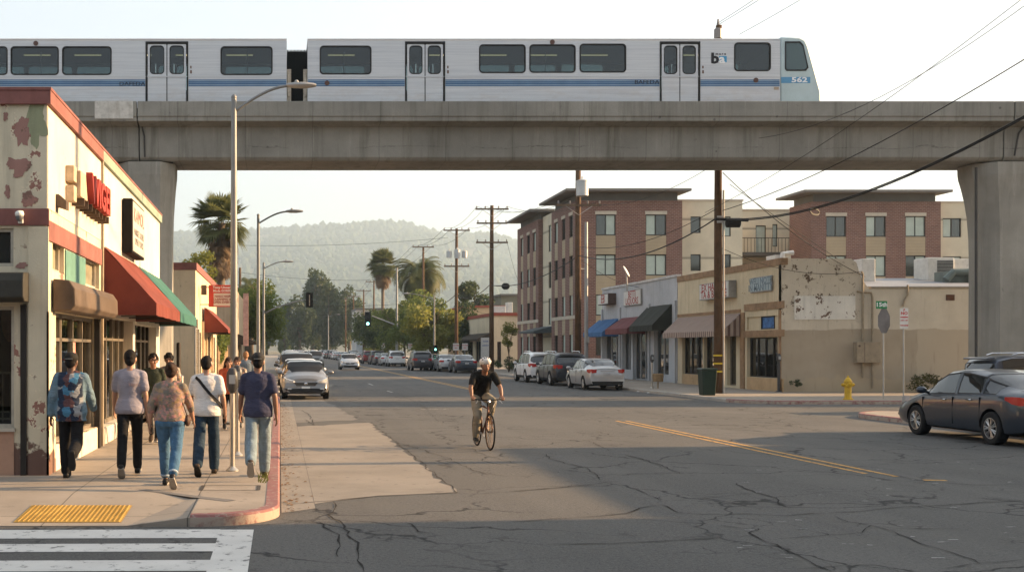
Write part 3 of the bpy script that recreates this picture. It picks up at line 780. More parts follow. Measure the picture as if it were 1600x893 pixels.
def shrink(poly, d):
    cx_ = sum(p[0] for p in poly) / len(poly); cz_ = sum(p[1] for p in poly) / len(poly)
    return [(p[0] + (cx_ - p[0]) * d, p[1] + (cz_ - p[1]) * d) for p in poly]
wf = meshobj('window', plate2d(wpoly, [shrink(wpoly, .1)], .03), GASK, cabo, (0, TY - .02, 0))
meshobj('pane', plate2d(shrink(wpoly, .08), [], .01), glass_dark('cab_glass', (.02, .05, .05)), wf, (0, TY - .008, 0))
q = MB(); q.box(tx(1236), tx(1250), TY - .012, TY, ty(103), ty(86)); 
bn = MB(); bn.box(tx(1219) + .04, tx(1266), TY - .006, TY + .02, ty(130), ty(120.5)); bno = bn.build('number_band', mat('band_blue', (.10, .27, .44), .5), cabo)
text('car_number', '562', .25, (tx(1249), TY - .006, ty(125.3)), '-y', CHARW, bno, .006, .008, 1.55)
ws = MB(); ws.quad((tx(1266.5), TY + .35, ty(75)), (tx(1266.5), TY + TB - .35, ty(75)), (tx(1278.5), TY + TB - .3, ty(115)), (tx(1278.5), TY + .3, ty(115)))
ws.build('windscreen', glass_dark('cab_glass'), cabo)
hl = MB()
for yy in (TY + .5, TY + TB - .5): hl.tube([(tx(1284.5), yy, ty(147)), (tx(1289), yy, ty(147))], .1, 12)
hl.build('headlight', mat('lamp_glass', (.7, .7, .65), .2), cabo)
q = MB(); q.tube([(tx(1265), TY + .5, ty(68)), (tx(1271), TY + .48, ty(74)), (tx(1273), TY + .48, ty(86))], .02, 6); q.build('wiper_arm', GASK, cabo)
# bellows and end fittings between the cars
bl = MB(); nbl = 14
x0, x1 = xb1 + .01, xa2 - .01
for k in range(nbl):
    a = x0 + (x1 - x0) * k / nbl; b_ = x0 + (x1 - x0) * (k + .62) / nbl
    bl.box(a, b_, TY + .45, TY + TB - .45, ZF + .02, ty(73))
bl.box(x0 + .01, x1 - .01, TY + .5, TY + TB - .5, ZF - .2, ty(75)); bl.build('bellows', mat('bellows_black', (.012, .014, .014), .9), car2)
for rt, q0, q1 in ((car1, tx(448) + .004, tx(455)), (car2, tx(474), tx(480.5) - .004)):
    f_ = MB(); f_.box(q0, q1, TY + .12, TY + .3, ZF - .1, ty(107)); f_.box(q0 + .03, q1 - .03, TY + .08, TY + .12, ty(130), ty(112)); f_.box(q0 + .03, q1 - .03, TY + .08, TY + .12, ty(150), ty(139))
    f_.build('end_bracket', mat('bracket_tan', (.42, .37, .30), .7, 0, .3, 6, dirt=.6), rt)
# lettering and logo on the sides
text('side_lettering', 'BAFEDAI', .2, (tx(1012), TY - .008, ty(128.6)), '-y', CHAR, car2, .006, .0, 1.25)
text('side_lettering', 'DAFEDAI', .2, (tx(208), TY - .008, ty(131.5)), '-y', CHAR, car1, .006, .0, 1.25)
lg = MB(); lg.box(tx(1123.5), tx(1135.5), TY - .006, TY + .01, ty(97.5), ty(88)); lgo = lg.build('logo_square', mat('logo_blue', (.05, .27, .47), .5), car2)
text('logo_letter', 'b', .52, (tx(1117), TY - .008, ty(92)), '-y', CHAR, car2, .006, .022, 1.1)
text('logo_letter', 'a', .44, (tx(1128), TY - .010, ty(93)), '-y', CHARW, lgo, .006, .016, 1.1)
text('logo_caption', 'm a r e', .1, (tx(1126), TY - .008, ty(84.5)), '-y', CHAR, car2, .006, .004, 1.3)
for rt, px, py in ((car2, 511, 130), (car2, 1181, 125.5), (car2, 863, 66), (car1, 56, 68)):
    q = MB(); q.tube([(tx(px), TY - .02, ty(py)), (tx(px), TY + .01, ty(py))], .09, 14); q.build('side_lamp', mat('lamp_brown', (.10, .055, .045), .5), rt)
q = MB(); q.box(tx(1209), tx(1217), TY - .005, TY + .01, ty(140.5), ty(136)); q.build('data_plate', mat('plate_brown', (.34, .27, .2), .7), car2)
q = MB(); q.box(tx(863) - .0, tx(863) + .01, TY - .004, TY + .01, ty(66), ty(65.8)); 
# ------------------------------------------------------------------ building materials
def peel(name, top, under, amount=.60, sc=.9, lowstain=0.0, speck=(.25, .2, .15)):
    m, nt, b = newmat(name); p = posn(nt)
    n1 = rmp(nt, nz(nt, p, .8, 5, .6), .3, .7)
    cc = mixc(nt, n1, tuple(q * .84 for q in top), tuple(min(1, q * 1.1) for q in top))
    s1 = rmp(nt, nz(nt, scl(nt, p, (3, 3, .25)), 1.6, 5, .65), .52, .75)
    cc = mixc(nt, ma(nt, 'MULTIPLY', s1, .5), cc, tuple(q * .5 for q in top))
    n = nz(nt, p, sc, 8, .68, .3)
    edge = rmp(nt, n, amount - .012, amount - .002); msk = rmp(nt, n, amount, amount + .006)
    cc = mixc(nt, ma(nt, 'MULTIPLY', edge, .6), cc, tuple(min(1, q * 1.35) for q in top))
    cc = mixc(nt, msk, cc, under)
    sp = rmp(nt, nz(nt, p, 5.5, 6, .75), .655, .67)
    cc = mixc(nt, ma(nt, 'MULTIPLY', sp, .8), cc, speck)
    if lowstain:
        z = nd(nt, 'ShaderNodeSeparateXYZ', None, {0: p}).outputs[2]
        d = ma(nt, 'ADD', z, ma(nt, 'MULTIPLY', nz(nt, p, 2.2, 7, .7), -1.5))
        cc = mixc(nt, rmp(nt, d, -.25, -.32, 0, lowstain), cc, (.11, .045, .035))
    nt.links.new(cc, b.inputs['Base Color']); b.inputs['Roughness'].default_value = .85; b.inputs['Specular IOR Level'].default_value = .25
    bump(nt, b, ma(nt, 'SUBTRACT', nz(nt, p, 40, 4), ma(nt, 'MULTIPLY', msk, .8)), .35, .012)
    return m
def brick(name, c1, c2, mort):
    m, nt, b = newmat(name); p = posn(nt)
    sx = nd(nt, 'ShaderNodeSeparateXYZ', None, {0: p})
    v = nd(nt, 'ShaderNodeCombineXYZ', None, {0: ma(nt, 'ADD', sx.outputs[0], sx.outputs[1]), 1: sx.outputs[2], 2: 0.0}).outputs[0]
    t = nd(nt, 'ShaderNodeTexBrick', None, {'Vector': v, 'Color1': c4(c1), 'Color2': c4(c2), 'Mortar': c4(mort), 'Scale': 1.0, 'Mortar Size': .014, 'Mortar Smooth': .2, 'Bias': -.1, 'Brick Width': .30, 'Row Height': .115})
    cc = mixc(nt, rmp(nt, nz(nt, p, .8, 5), .3, .7, 0, .35), t.outputs[0], tuple(q * .55 for q in c1))
    nt.links.new(cc, b.inputs['Base Color']); b.inputs['Roughness'].default_value = .88
    bump(nt, b, t.outputs[1], -.4, .01)
    return m
def lap(name, c, pitch=.2):
    """lap siding: horizontal boards"""
    m, nt, b = newmat(name); p = posn(nt)
    z = nd(nt, 'ShaderNodeSeparateXYZ', None, {0: p}).outputs[2]
    f = ma(nt, 'FRACT', ma(nt, 'DIVIDE', z, pitch))
    cc = mixc(nt, rmp(nt, nz(nt, p, .7, 4), .3, .7), tuple(q * .88 for q in c), tuple(q * 1.08 for q in c))
    cc = mixc(nt, rmp(nt, f, .08, .03), cc, tuple(q * .5 for q in c))
    nt.links.new(cc, b.inputs['Base Color']); b.inputs['Roughness'].default_value = .8
    bump(nt, b, f, .5, .02); return m
def stripes(name, c1, c2, pitch):
    m, nt, b = newmat(name); p = posn(nt)
    y = nd(nt, 'ShaderNodeSeparateXYZ', None, {0: p})
    f = ma(nt, 'FRACT', ma(nt, 'DIVIDE', ma(nt, 'ADD', y.outputs[1], y.outputs[0]), pitch))
    cc = mixc(nt, rmp(nt, ma(nt, 'ABSOLUTE', ma(nt, 'SUBTRACT', f, .5)), .22, .26), c1, c2)
    cc = mixc(nt, rmp(nt, nz(nt, p, 2, 5), .35, .7, 0, .4), cc, tuple(q * .5 for q in c2))
    nt.links.new(cc, b.inputs['Base Color']); b.inputs['Roughness'].default_value = .85; return m
CREAMP = peel('peeling_cream_paint', (.63, .55, .40), (.30, .15, .115), .585, .9, .9, (.22, .15, .11))
CREAML = peel('pale_cream_render', (.60, .54, .45), (.45, .26, .19), .665, 1.5, 0, (.3, .18, .12))
WHITER = peel('white_render', (.60, .555, .48), (.42, .34, .27), .70, 1.1, 0, (.3, .25, .2))
PINKT = mat('faded_red_trim', (.24, .10, .085), .7, 0, .2, 1.5, dirt=.45, world=True, streak=.3)
GREENT = mat('grey_green_trim', (.24, .30, .24), .7, 0, .2, 2, dirt=.4, world=True, streak=.4)
REDAW = mat('red_canvas', (.165, .042, .030), .85, 0, .16, 1.2, .15, 60, dirt=.2, world=True)
GREENAW = mat('green_canvas', (.04, .125, .105), .85, 0, .12, 1.2, .15, 60, dirt=.2, world=True)
DARKW = mat('dark_metal_frame', (.035, .030, .026), .55, .2, .2, 3, world=True)
ALF = mat('worn_aluminium_frame', (.21, .18, .14), .5, .4, .2, 3, dirt=.3, world=True)
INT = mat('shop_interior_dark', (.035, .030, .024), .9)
GLS = glass_clear('shop_glass', (.55, .56, .52), .015)
GLD = glass_dark('window_dark', (.018, .022, .022), .05, .8)
CURT = mat('pale_curtain', (.45, .47, .42), .9, 0, .1, 3)
TEALP = mat('teal_panel', (.11, .23, .19), .65, 0, .15, 1.5, dirt=.3, world=True)
HOOD = mat('shutter_hood_brown', (.115, .085, .062), .6, .1, .35, 1.2, dirt=.5, world=True, streak=.3)
ROOFM = mat('flat_roof_felt', (.16, .15, .14), .9, 0, .2, 1, world=True)
STEEL = mat('galvanised_steel', (.36, .35, .33), .45, .6, .15, 3, dirt=.15)
CONDU = mat('painted_conduit', (.30, .25, .18), .7, 0, .15, 4, dirt=.3, world=True)
WX = -3.25
def fY(px, X=WX): return F * X / (px - CX)
def abox(mb, axis, c, out, d0, d1, u0, u1, z0, z1, m=0):
    if axis == 'x': mb.box(c + out * d0, c + out * d1, u0, u1, z0, z1, m)
    else: mb.box(u0, u1, c + out * d0, c + out * d1, z0, z1, m)
def window(parent, axis, c, out, u0, u1, z0, z1, depth=.12, fm=None, gm=None, mull=1, fw=.05, name='window', half=None, hm=None):
    f = MB(); d0, d1 = -depth - .02, -depth + .05
    abox(f, axis, c, out, d0, d1, u0, u0 + fw, z0, z1); abox(f, axis, c, out, d0, d1, u1 - fw, u1, z0, z1)
    abox(f, axis, c, out, d0, d1, u0 + fw, u1 - fw, z0, z0 + fw); abox(f, axis, c, out, d0, d1, u0 + fw, u1 - fw, z1 - fw, z1)
    for k in range(1, mull + 1):
        u = u0 + (u1 - u0) * k / (mull + 1); abox(f, axis, c, out, d0 + .002, d1 - .003, u - fw * .45, u + fw * .45, z0 + fw, z1 - fw)
    o = f.build(name, fm or DARKW, parent)
    p = MB(); abox(p, axis, c, out, -depth - .012, -depth - .002, u0 + fw * .5, u1 - fw * .5, z0 + fw * .5, z1 - fw * .5); p.build('pane', gm or GLD, o)
    if half:
        q = MB(); a, b_ = half; abox(q, axis, c, out, -depth - .001, -depth + .002, u0 + fw + (u1 - u0) * a, u0 + (u1 - u0) * b_ - fw, z0 + fw, z1 - fw); q.build('blind', hm or CURT, o)
    return o
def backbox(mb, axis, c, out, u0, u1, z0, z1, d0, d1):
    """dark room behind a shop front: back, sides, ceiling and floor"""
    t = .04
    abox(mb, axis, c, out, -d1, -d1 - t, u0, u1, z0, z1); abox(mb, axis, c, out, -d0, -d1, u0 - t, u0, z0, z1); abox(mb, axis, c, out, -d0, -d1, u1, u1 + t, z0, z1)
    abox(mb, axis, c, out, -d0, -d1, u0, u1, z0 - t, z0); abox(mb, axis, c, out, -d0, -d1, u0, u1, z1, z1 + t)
def awning(name, m, Xw, Xo, y0, y1, ztop, zbot, val, parent, label, side=None):
    """sloping canvas awning on a wall X=Xw facing the street at Xo; y0 near end, closed ends and a valance"""
    mb = MB(); t = .02
    s = 1 if Xo > Xw else -1

    nr = max(2, int((y1 - y0) / 1.2)); ny, nx_ = nr * 5, 8; sl = math.hypot(Xo - Xw, ztop - zbot - val)
    for lay_ in (0, .014):
        g_ = []
        for i in range(ny + 1):
            u = i / ny * nr; sag = math.sin(math.pi * (u % 1.0))
            for j in range(nx_ + 1):
                f = j / nx_; d_ = .035 * sag * math.sin(math.pi * min(1, f * 1.05)) + .012 * mnoise.noise(Vector((i * .7 + Xw, j * .6, y0)))
                g_.append((Xw + s * (.03 + (abs(Xo - Xw) - .03) * f) - s * lay_, y0 + (y1 - y0) * i / ny, ztop - .01 + (zbot + val - ztop + .01) * f - d_ - lay_))
            for j in range(1, 3):
                f = j / 2; wv = .012 * math.sin(u * math.pi * 4) * f
                g_.append((Xo + s * wv - s * lay_, y0 + (y1 - y0) * i / ny, zbot + val * (1 - f) - .012 * sag * f))
        m_ = nx_ + 3
        mb.add(g_, [(i * m_ + j, i * m_ + j + 1, (i + 1) * m_ + j + 1, (i + 1) * m_ + j) for i in range(ny) for j in range(m_ - 1)])
    for yy in (y0 - .012, y1 - .008):
        mb.prism([(Xw, yy, ztop - .01), (Xo, yy, zbot + val), (Xo, yy, zbot), (Xw, yy, zbot)], (0, .02, 0))
    o = mb.build('awning', m, parent); o['label'] = label
    f = MB(); f.tube([(Xo - s * .04, y0 + .03, zbot + .03), (Xo - s * .04, y1 - .03, zbot + .03)], .015, 6)
    n = max(2, int((y1 - y0) / 1.2))
    for k in range(n + 1):
        y = y0 + .04 + (y1 - y0 - .08) * k / n
        f.tube([(Xw + s * .01, y, ztop - .06), (Xo - s * .04, y, zbot + val - .03)], .013, 6); f.tube([(Xw + s * .01, y, zbot + .05), (Xo - s * .04, y, zbot + .03)], .013, 6)
    f.build('awning_frame', DARKW, o)
    return o
# ------------------------------------------------------------------ left corner shop (peeling cream, red bands)
Y1 = 16.1; Y2 = 20.9; ZC = PZ(140, Y1)
b1 = thing('corner_shop', 'peeling cream corner shop with faded red bands on the left', 'building', (-8, 18.5, SH))
fz = lambda py: PZ(py, Y1); fx = lambda px: PX(px, Y1)
holes_f = [(-13.5, fx(21), fz(416), fz(356)), (-13.5, fx(22), fz(668), fz(478))]
wl = MB(); wl.wall('y', Y1, -14, WX, SH, ZC - .2, holes_f, -1, .2); 
holes_s = [(fY(82), fY(100), PZ(428, 17.3), PZ(372, 17.0)), (fY(133), fY(155), 2.95, PZ(402, 19.7))]
SF = [(Y1 + .55, 20.55, SH + .38, 2.42)]
wl.wall('x', WX, Y1, Y2, SH, ZC - .2, holes_s + SF, 1, .22)
wl.quad((-14, Y2, SH), (-14, Y1, SH), (-14, Y1, ZC - .2), (-14, Y2, ZC - .2))
wl.quad((WX, Y2, 2.5), (-14, Y2, 2.5), (-14, Y2, ZC - .2), (WX, Y2, ZC - .2))
wl.build('wall', CREAMP, b1, fix=False)
wf_ = MB(); wf_.box(WX + .002, WX + .008, Y1 + .02, Y2, fz(325) , ZC - .24); wf_.build('street_wall_coat', CREAML, b1)
cp = MB(); cp.box(-14, WX + .06, Y1 - .06, Y1 + .2, ZC - .21, ZC - .02); cp.box(WX - .2, WX + .06, Y1 + .2, Y2, ZC - .21, ZC - .02); cp.box(-14, WX + .07, Y1 - .075, Y1 + .2, ZC - .02, ZC + .02); cp.box(WX - .2, WX + .07, Y1 + .2, Y2, ZC - .02, ZC + .02)
cp.build('parapet_cap', PINKT, b1)
bd = MB(); bd.box(-14, WX + .03, Y1 - .03, Y1, fz(352), fz(326)); bd.box(WX, WX + .03, Y1, Y2 - .02, 3.40, 3.68); bd.build('red_band', PINKT, b1)
rf = MB(); rf.box(-13.95, WX - .2, Y1 + .2, Y2, ZC - .5, ZC - .4); rf.build('roof', ROOFM, b1)
for h in holes_f[:1]: window(b1, 'y', Y1, -1, h[0], h[1], h[2], h[3], .1, mat('old_white_frame', (.42, .38, .31), .7, 0, .2, 4, dirt=.5), GLD, 5)
lo = holes_f[1]
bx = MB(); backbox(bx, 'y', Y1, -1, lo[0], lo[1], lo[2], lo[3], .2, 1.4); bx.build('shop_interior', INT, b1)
wn_ = window(b1, 'y', Y1, -1, lo[0], lo[1], lo[2], lo[3], .1, mat('old_white_frame', None or (.42, .38, .31)), GLS, 3)
bars = MB()
for k in range(34):
    x = lo[1] - .1 - k * .11; bars.tube([(x, Y1 + .22, lo[2] + .08), (x, Y1 + .22, lo[2] + .78)], .012, 6)
for zz in (.1, .2, .75): bars.box(lo[1] - 3.8, lo[1] - .05, Y1 + .21, Y1 + .235, lo[2] + zz, lo[2] + zz + .03)
bars.build('window_bars', mat('bar_white', (.55, .5, .42), .6, 0, .1, 3), wn_)
po = MB(); po.ell((fx(6), Y1 + .5, 2.3), (.16, .02, .34), 16, 8); po.ell((fx(2), Y1 + .52, 2.75), (.2, .02, .12), 14, 6); po.build('window_poster', mat('poster_green', (.30, .12, .05), .7, 0, .6, 6), wn_)
bk = MB(); bk.box(-13.5, fx(22), Y1 - .012, Y1 + .01, SH, lo[2] - .04); bk.build('bulkhead', mat('pink_bulkhead', (.42, .25, .17), .8, 0, .15, 2, dirt=.3, world=True), b1)
sill = MB(); sill.box(-13.5, fx(22) + .02, Y1 - .05, Y1 + .02, lo[2] - .05, lo[2]); sill.build('window_sill', mat('old_white_frame', None or (.42, .38, .31)), b1)
hd = MB(); hd.prism([(-13.6, Y1, fz(425)), (-13.6, Y1 - .34, fz(428)), (-13.6, Y1 - .38, fz(440)), (-13.6, Y1 - .38, fz(466)), (-13.6, Y1 - .3, fz(472)), (-13.6, Y1, fz(472))], (fx(46) + 13.6, 0, 0))
hd.build('shutter_hood', mat('hood_black_green', (.045, .042, .034), .6, .1, .3, 2, dirt=.4, world=True), b1, bevel=.015)
def blob(px, py, rx, ry, seed, n=46, amp=.45):
    out = []
    for k in range(n):
        a = 2 * math.pi * k / n; r_ = 1 + amp * (mnoise.noise(Vector((math.cos(a) * 1.6, math.sin(a) * 1.6, seed))) * 1.3 + .6 * mnoise.noise(Vector((math.cos(a) * 5, math.sin(a) * 5, seed + 3))))
        out.append((fx(px + rx * r_ * math.cos(a)), Y1 - .004, fz(py + ry * r_ * math.sin(a))))
    return out
UNDERP = peel('bare_pink_undercoat', (.34, .185, .15), (.22, .13, .10), .60, 3)
GRNP = peel('old_green_paint', (.30, .31, .19), (.45, .38, .26), .60, 2.5)
for k, (px, py, rx, ry, sd, mm) in enumerate(((58, 190, 13, 36, 2.2, GRNP), (35, 205, 12, 22, 1.1, UNDERP), (27, 258, 20, 12, 3.7, UNDERP), (46, 311, 13, 11, 5.3, UNDERP), (12, 300, 5, 9, 6.1, UNDERP), (9, 182, 4, 7, 7.7, UNDERP), (28, 272, 9, 5, 8.2, UNDERP), (55, 375, 5, 8, 9.9, UNDERP), (33, 414, 9, 5, 4.4, UNDERP))):
    q = MB(); q.prism([(x, y - .0008 * k, z) for x, y, z in blob(px, py, rx, ry, sd)], (0, .004, 0)); q.build('peeled_patch', mm, b1)
cl = MB(); cl.box(fx(45), WX + .025, Y1 - .035, Y1, SH, fz(354)); cl.box(WX, WX + .025, Y1 - .035, Y1 + .5, SH, 2.4); cl.build('corner_column', CREAMP, b1)
pi = MB(); pi.box(fx(33), fx(42), Y1 - .05, Y1 - .012, SH, fz(476)); pi.build('door_jamb', DARKW, b1)
# street side: upper windows, teal panel, roller shutter hood, shop front
for h in holes_s: window(b1, 'x', WX, 1, h[0], h[1], h[2], h[3], .12, mat('old_white_frame', None or (.42, .38, .31)), mat('dusty_glass', (.30, .28, .20), .25, 0, .25, 3, world=True), 0)
tp = MB(); tp.box(WX + .004, WX + .02, fY(101), fY(132), 2.9, 3.38); tp.build('teal_panel', TEALP, b1)
hx = PX(113, Y1 + .3) ; hp = [(WX + .026, 2.88), (WX + .26, 2.86), (WX + .34, 2.74), (WX + .35, 2.50), (WX + .28, 2.43), (WX + .026, 2.42)]
hd = MB(); hd.prism([(x, Y1 + .28, z) for x, z in hp], (0, 4.3, 0)); hd.build('shutter_hood', HOOD, b1, bevel=.02)
s0, s1, z0, z1 = SF[0]
bx = MB(); backbox(bx, 'x', WX, 1, s0, s1, z0, z1, .22, 2.0); bx.build('shop_interior', INT, b1)
sf = MB()
for y in (s0, s0 + .9, s0 + 1.0, s0 + 2.0, s0 + 2.9, s1 - .06): sf.box(WX - .2, WX - .1, y, y + .055, z0, z1)
sf.box(WX - .2, WX - .1, s0, s1, z0, z0 + .06); sf.box(WX - .2, WX - .1, s0, s1, z1 - .06, z1); sf.box(WX - .2, WX - .1, s0, s1, 2.0, 2.05)
sfo = sf.build('shop_front', ALF, b1)
q = MB(); q.box(WX - .155, WX - .145, s0 + .02, s1 - .02, z0 + .02, z1 - .02); q.build('pane', GLS, sfo)
q = MB(); q.box(WX - .14, WX - .135, s0 + 2.15, s0 + 2.45, 1.45, 2.0); q.build('notice', mat('notice_pink', (.55, .25, .2), .8, 0, .3, 8), sfo)
q = MB(); q.box(WX - .14, WX - .135, s0 + .35, s0 + .6, 1.9, 2.3); q.build('notice', mat('notice_white', (.6, .58, .5), .8), sfo)
q = MB()
for k in range(9): q.box(WX - .6 - .03 * (k % 2), WX - .58 - .03 * (k % 2), s0 + .1 + k * .48, s0 + .5 + k * .48, z0, z1 - .1)
q.build('curtain', mat('tan_curtain', (.30, .25, .17), .9, 0, .3, 3), sfo)
q = MB(); q.box(WX - .06, WX + .012, s0 - .05, s1, SH, z0 - .01); q.build('bulkhead', mat('white_bulkhead', (.58, .52, .43), .8, 0, .15, 2, dirt=.3, world=True), b1)
q = MB(); q.box(WX - .05, WX + .05, Y2 - .42, Y2 - .3, SH, 2.42); q.box(WX - .05, WX + .03, Y2 - .25, Y2 - .1, SH, 2.42); q.build('door_jamb', DARKW, b1)
# letters, box sign, camera, lamp box on the wall
la, lb = fY(108), fY(152)
sg = thing('letter_sign', 'red raised letters on a ribbed box on the corner shop wall', 'sign', (WX, la, 4.2))
q = MB(); q.box(WX + .01, WX + .20, la - .1, lb, 4.22, 4.62); q.build('raceway', mat('sign_cream', (.5, .4, .28), .7, 0, .2, 5, dirt=.4), sg, bevel=.01)
q = MB(); q.box(WX + .01, WX + .14, la - .35, la - .12, 4.42, 4.66); q.box(WX + .01, WX + .14, la - .35, la - .12, 4.12, 4.36); q.build('transformer_box', mat('sign_cream', None or (.5, .4, .28)), sg, bevel=.01)
REDL = mat('sign_red', (.33, .045, .035), .6, 0, .15, 4, dirt=.2)
text('sign_letters', 'WIGEI', .62, (WX + .25, (la + lb) / 2, 4.40), '+x', REDL, sg, .1, .02, 1.15)
q = MB()
for k in range(8): y = la + .1 + k * (lb - la - .2) / 7; q.box(WX + .02, WX + .22, y, y + .03, 4.10, 4.22)
q.build('sign_bracket', HOOD, sg)
cs = thing('security_camera', 'white dome security camera under the red band of the corner shop', 'camera', (fx(34), Y1 - .03, fz(338)))
q = MB(); q.box(fx(30), fx(38), Y1 - .09, Y1 - .03, fz(350), fz(330)); q.build('mount', mat('cam_white', (.7, .68, .62), .4), cs, bevel=.01)
q = MB(); q.ell((fx(34), Y1 - .14, fz(341)), (.055, .055, .06), 14, 8); q.build('dome', mat('cam_dome', (.12, .12, .12), .1), cs)
q = MB(); q.ell((fx(34), Y1 - .14, fz(336)), (.065, .065, .05), 14, 8); q.build('housing', mat('cam_white', None or (.7, .68, .62)), cs)
q = MB(); q.prism([(WX + .01, fY(86), 3.95), (WX + .16, fY(86), 3.9), (WX + .16, fY(86), 4.02), (WX + .05, fY(86), 4.12), (WX + .01, fY(86), 4.12)], (0, .22, 0))
one('wall_lamp', q, HOOD, 'small rusty flood lamp box near the corner of the cream shop', 'lamp', base=(WX, fY(86), 3.95))
# ------------------------------------------------------------------ white shop with red and green awnings
Y3 = 31.2
b2 = thing('awning_shop', 'white rendered shop with a red and a green awning', 'building', (-8, 26, SH))
wl = MB(); SF2 = [(Y2 + .35, Y2 + 4.6, SH + .3, 2.5), (Y2 + 5.0, Y3 - .9, SH, 2.45)]
wl.wall('x', WX, Y2, Y3, SH, ZC - .2, SF2, 1, .3)
wl.quad((WX, Y3, SH), (-14, Y3, SH), (-14, Y3, ZC - .2), (WX, Y3, ZC - .2)); wl.quad((-14, Y2, SH), (-14, Y2, ZC - .2), (-14, Y3, ZC - .2), (-14, Y3, SH))
wl.build('wall', WHITER, b2)
rf = MB(); rf.box(-13.95, WX - .2, Y2 + .002, Y3 - .05, ZC - .5, ZC - .4); rf.build('roof', ROOFM, b2)
cp = MB(); cp.box(WX - .2, WX + .06, Y2 + .002, Y3 + .05, ZC - .21, ZC - .02); cp.box(-14, WX - .2, Y3 - .2, Y3 + .05, ZC - .21, ZC - .02); cp.build('parapet_cap', GREENT, b2)
cp = MB(); cp.box(WX - .2, WX + .07, Y2 + .002, Y3 + .06, ZC - .019, ZC + .02); cp.build('cap_edge', PINKT, b2)
q = MB(); q.tube([(WX + .03, Y2 + .04, ZC - .2), (WX + .03, Y2 + .06, 4.2), (WX + .03, Y2 + .03, 2.0), (WX + .03, Y2 + .03, SH)], .025, 6); q.build('drain_pipe', CONDU, b2)
awning('awning', REDAW, WX, WX + 1.0, Y2 + .15, Y2 + 5.1, 3.78, 2.5, .22, b2, 'big faded red canvas awning')
awning('awning', GREENAW, WX, WX + 1.0, Y2 + 5.25, Y3 - .1, 3.78, 2.5, .22, b2, 'green canvas awning')
for (s0, s1, z0, z1), gl in zip(SF2, (1, 0)):
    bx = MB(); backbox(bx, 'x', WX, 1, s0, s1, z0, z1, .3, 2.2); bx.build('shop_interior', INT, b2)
    sf = MB(); n = 5
    for k in range(n + 1): y = s0 + (s1 - s0 - .06) * k / n; sf.box(WX - .28, WX - .2, y, y + .06, z0, z1)
    sf.box(WX - .28, WX - .2, s0, s1, z0, z0 + .08); sf.box(WX - .28, WX - .2, s0, s1, 2.05, 2.1); sfo = sf.build('shop_front', ALF if gl else DARKW, b2)
    q = MB(); q.box(WX - .245, WX - .235, s0, s1, z0, z1); q.build('pane', GLS, sfo)
    q = MB()
    for k in range(12): y = s0 + .1 + k * (s1 - s0 - .2) / 12; q.box(WX - .5 - .04 * (k % 2), WX - .48 - .04 * (k % 2), y, y + .16, z0, z1)
    if gl: q.build('curtain', mat('brown_curtain', (.20, .15, .09), .9, 0, .3, 3), sfo)
    else: q.build('shutter_slats', mat('slat_dark', (.10, .075, .05), .6, 0, .3, 3), sfo)
q = MB(); q.box(WX - .06, WX + .012, SF2[0][0], SF2[0][1], SH, SH + .29); q.build('bulkhead', mat('white_bulkhead', None or (.58, .52, .43)), b2)
bs = thing('box_sign', 'black sided box sign with a faded white face above the awnings', 'sign', (WX, 25.4, 3.9))
sa, sb = fY(190), F * (-2.98) / (229 - CX)
q = MB(); q.box(WX + .02, WX + .22, sa, sb, 3.86, 4.98); q.build('cabinet', mat('sign_black', (.012, .011, .010), .7, spec=.1), bs, bevel=.015)
q = MB(); q.box(WX + .222, WX + .23, sa + .05, sb - .05, 3.91, 4.93); fc = q.build('face', mat('sign_face_white', (.46, .44, .39), .5, 0, .1, 2, dirt=.2), bs)
text('sign_letters', 'KAMOL', .42, (WX + .233, (sa + sb) / 2, 4.66), '+x', mat('sign_faded_red', (.30, .10, .08), .7), fc, .004, .0, 1.2)
text('sign_letters', 'MARKET & DELI\nOPEN 7 DAYS', .2, (WX + .233, (sa + sb) / 2, 4.22), '+x', mat('sign_faded_grey', (.16, .15, .14), .7), fc, .004, .0, 1.2)
# gate between the pier and the next building
gt = thing('chain_link_gate', 'tall chain link gate behind the viaduct pier on the left', 'gate', (-3.3, 45.5, SH))
q = MB(); 
for y in (45.0, 46.9): q.tube([(-3.3, y, SH), (-3.3, y, 2.7)], .04, 8)
q.tube([(-3.3, 45, 2.68), (-3.3, 46.9, 2.68)], .03, 6); q.tube([(-3.3, 45, .3), (-3.3, 46.9, .3)], .03, 6); q.build('gate_frame', STEEL, gt)
q = MB()
for k in range(34):
    o_ = -2.4 + k * .13
    for s_ in (1, -1):
        y0_, z0_, y1_, z1_ = 45 + max(0, o_), .3 + max(0, -o_), 45 + min(1.9, o_ + 2.38), .3 + min(2.38, 1.9 - o_)
        if y1_ <= y0_ + .02: continue
        if s_ < 0: y0_, y1_ = 91.9 - y0_, 91.9 - y1_
        q.tube([(-3.3, y0_, z0_), (-3.3, y1_, z1_)], .007, 4)
q.build('mesh', mat('mesh_wire', (.16, .14, .11), .6, .4, .2, 5), gt)
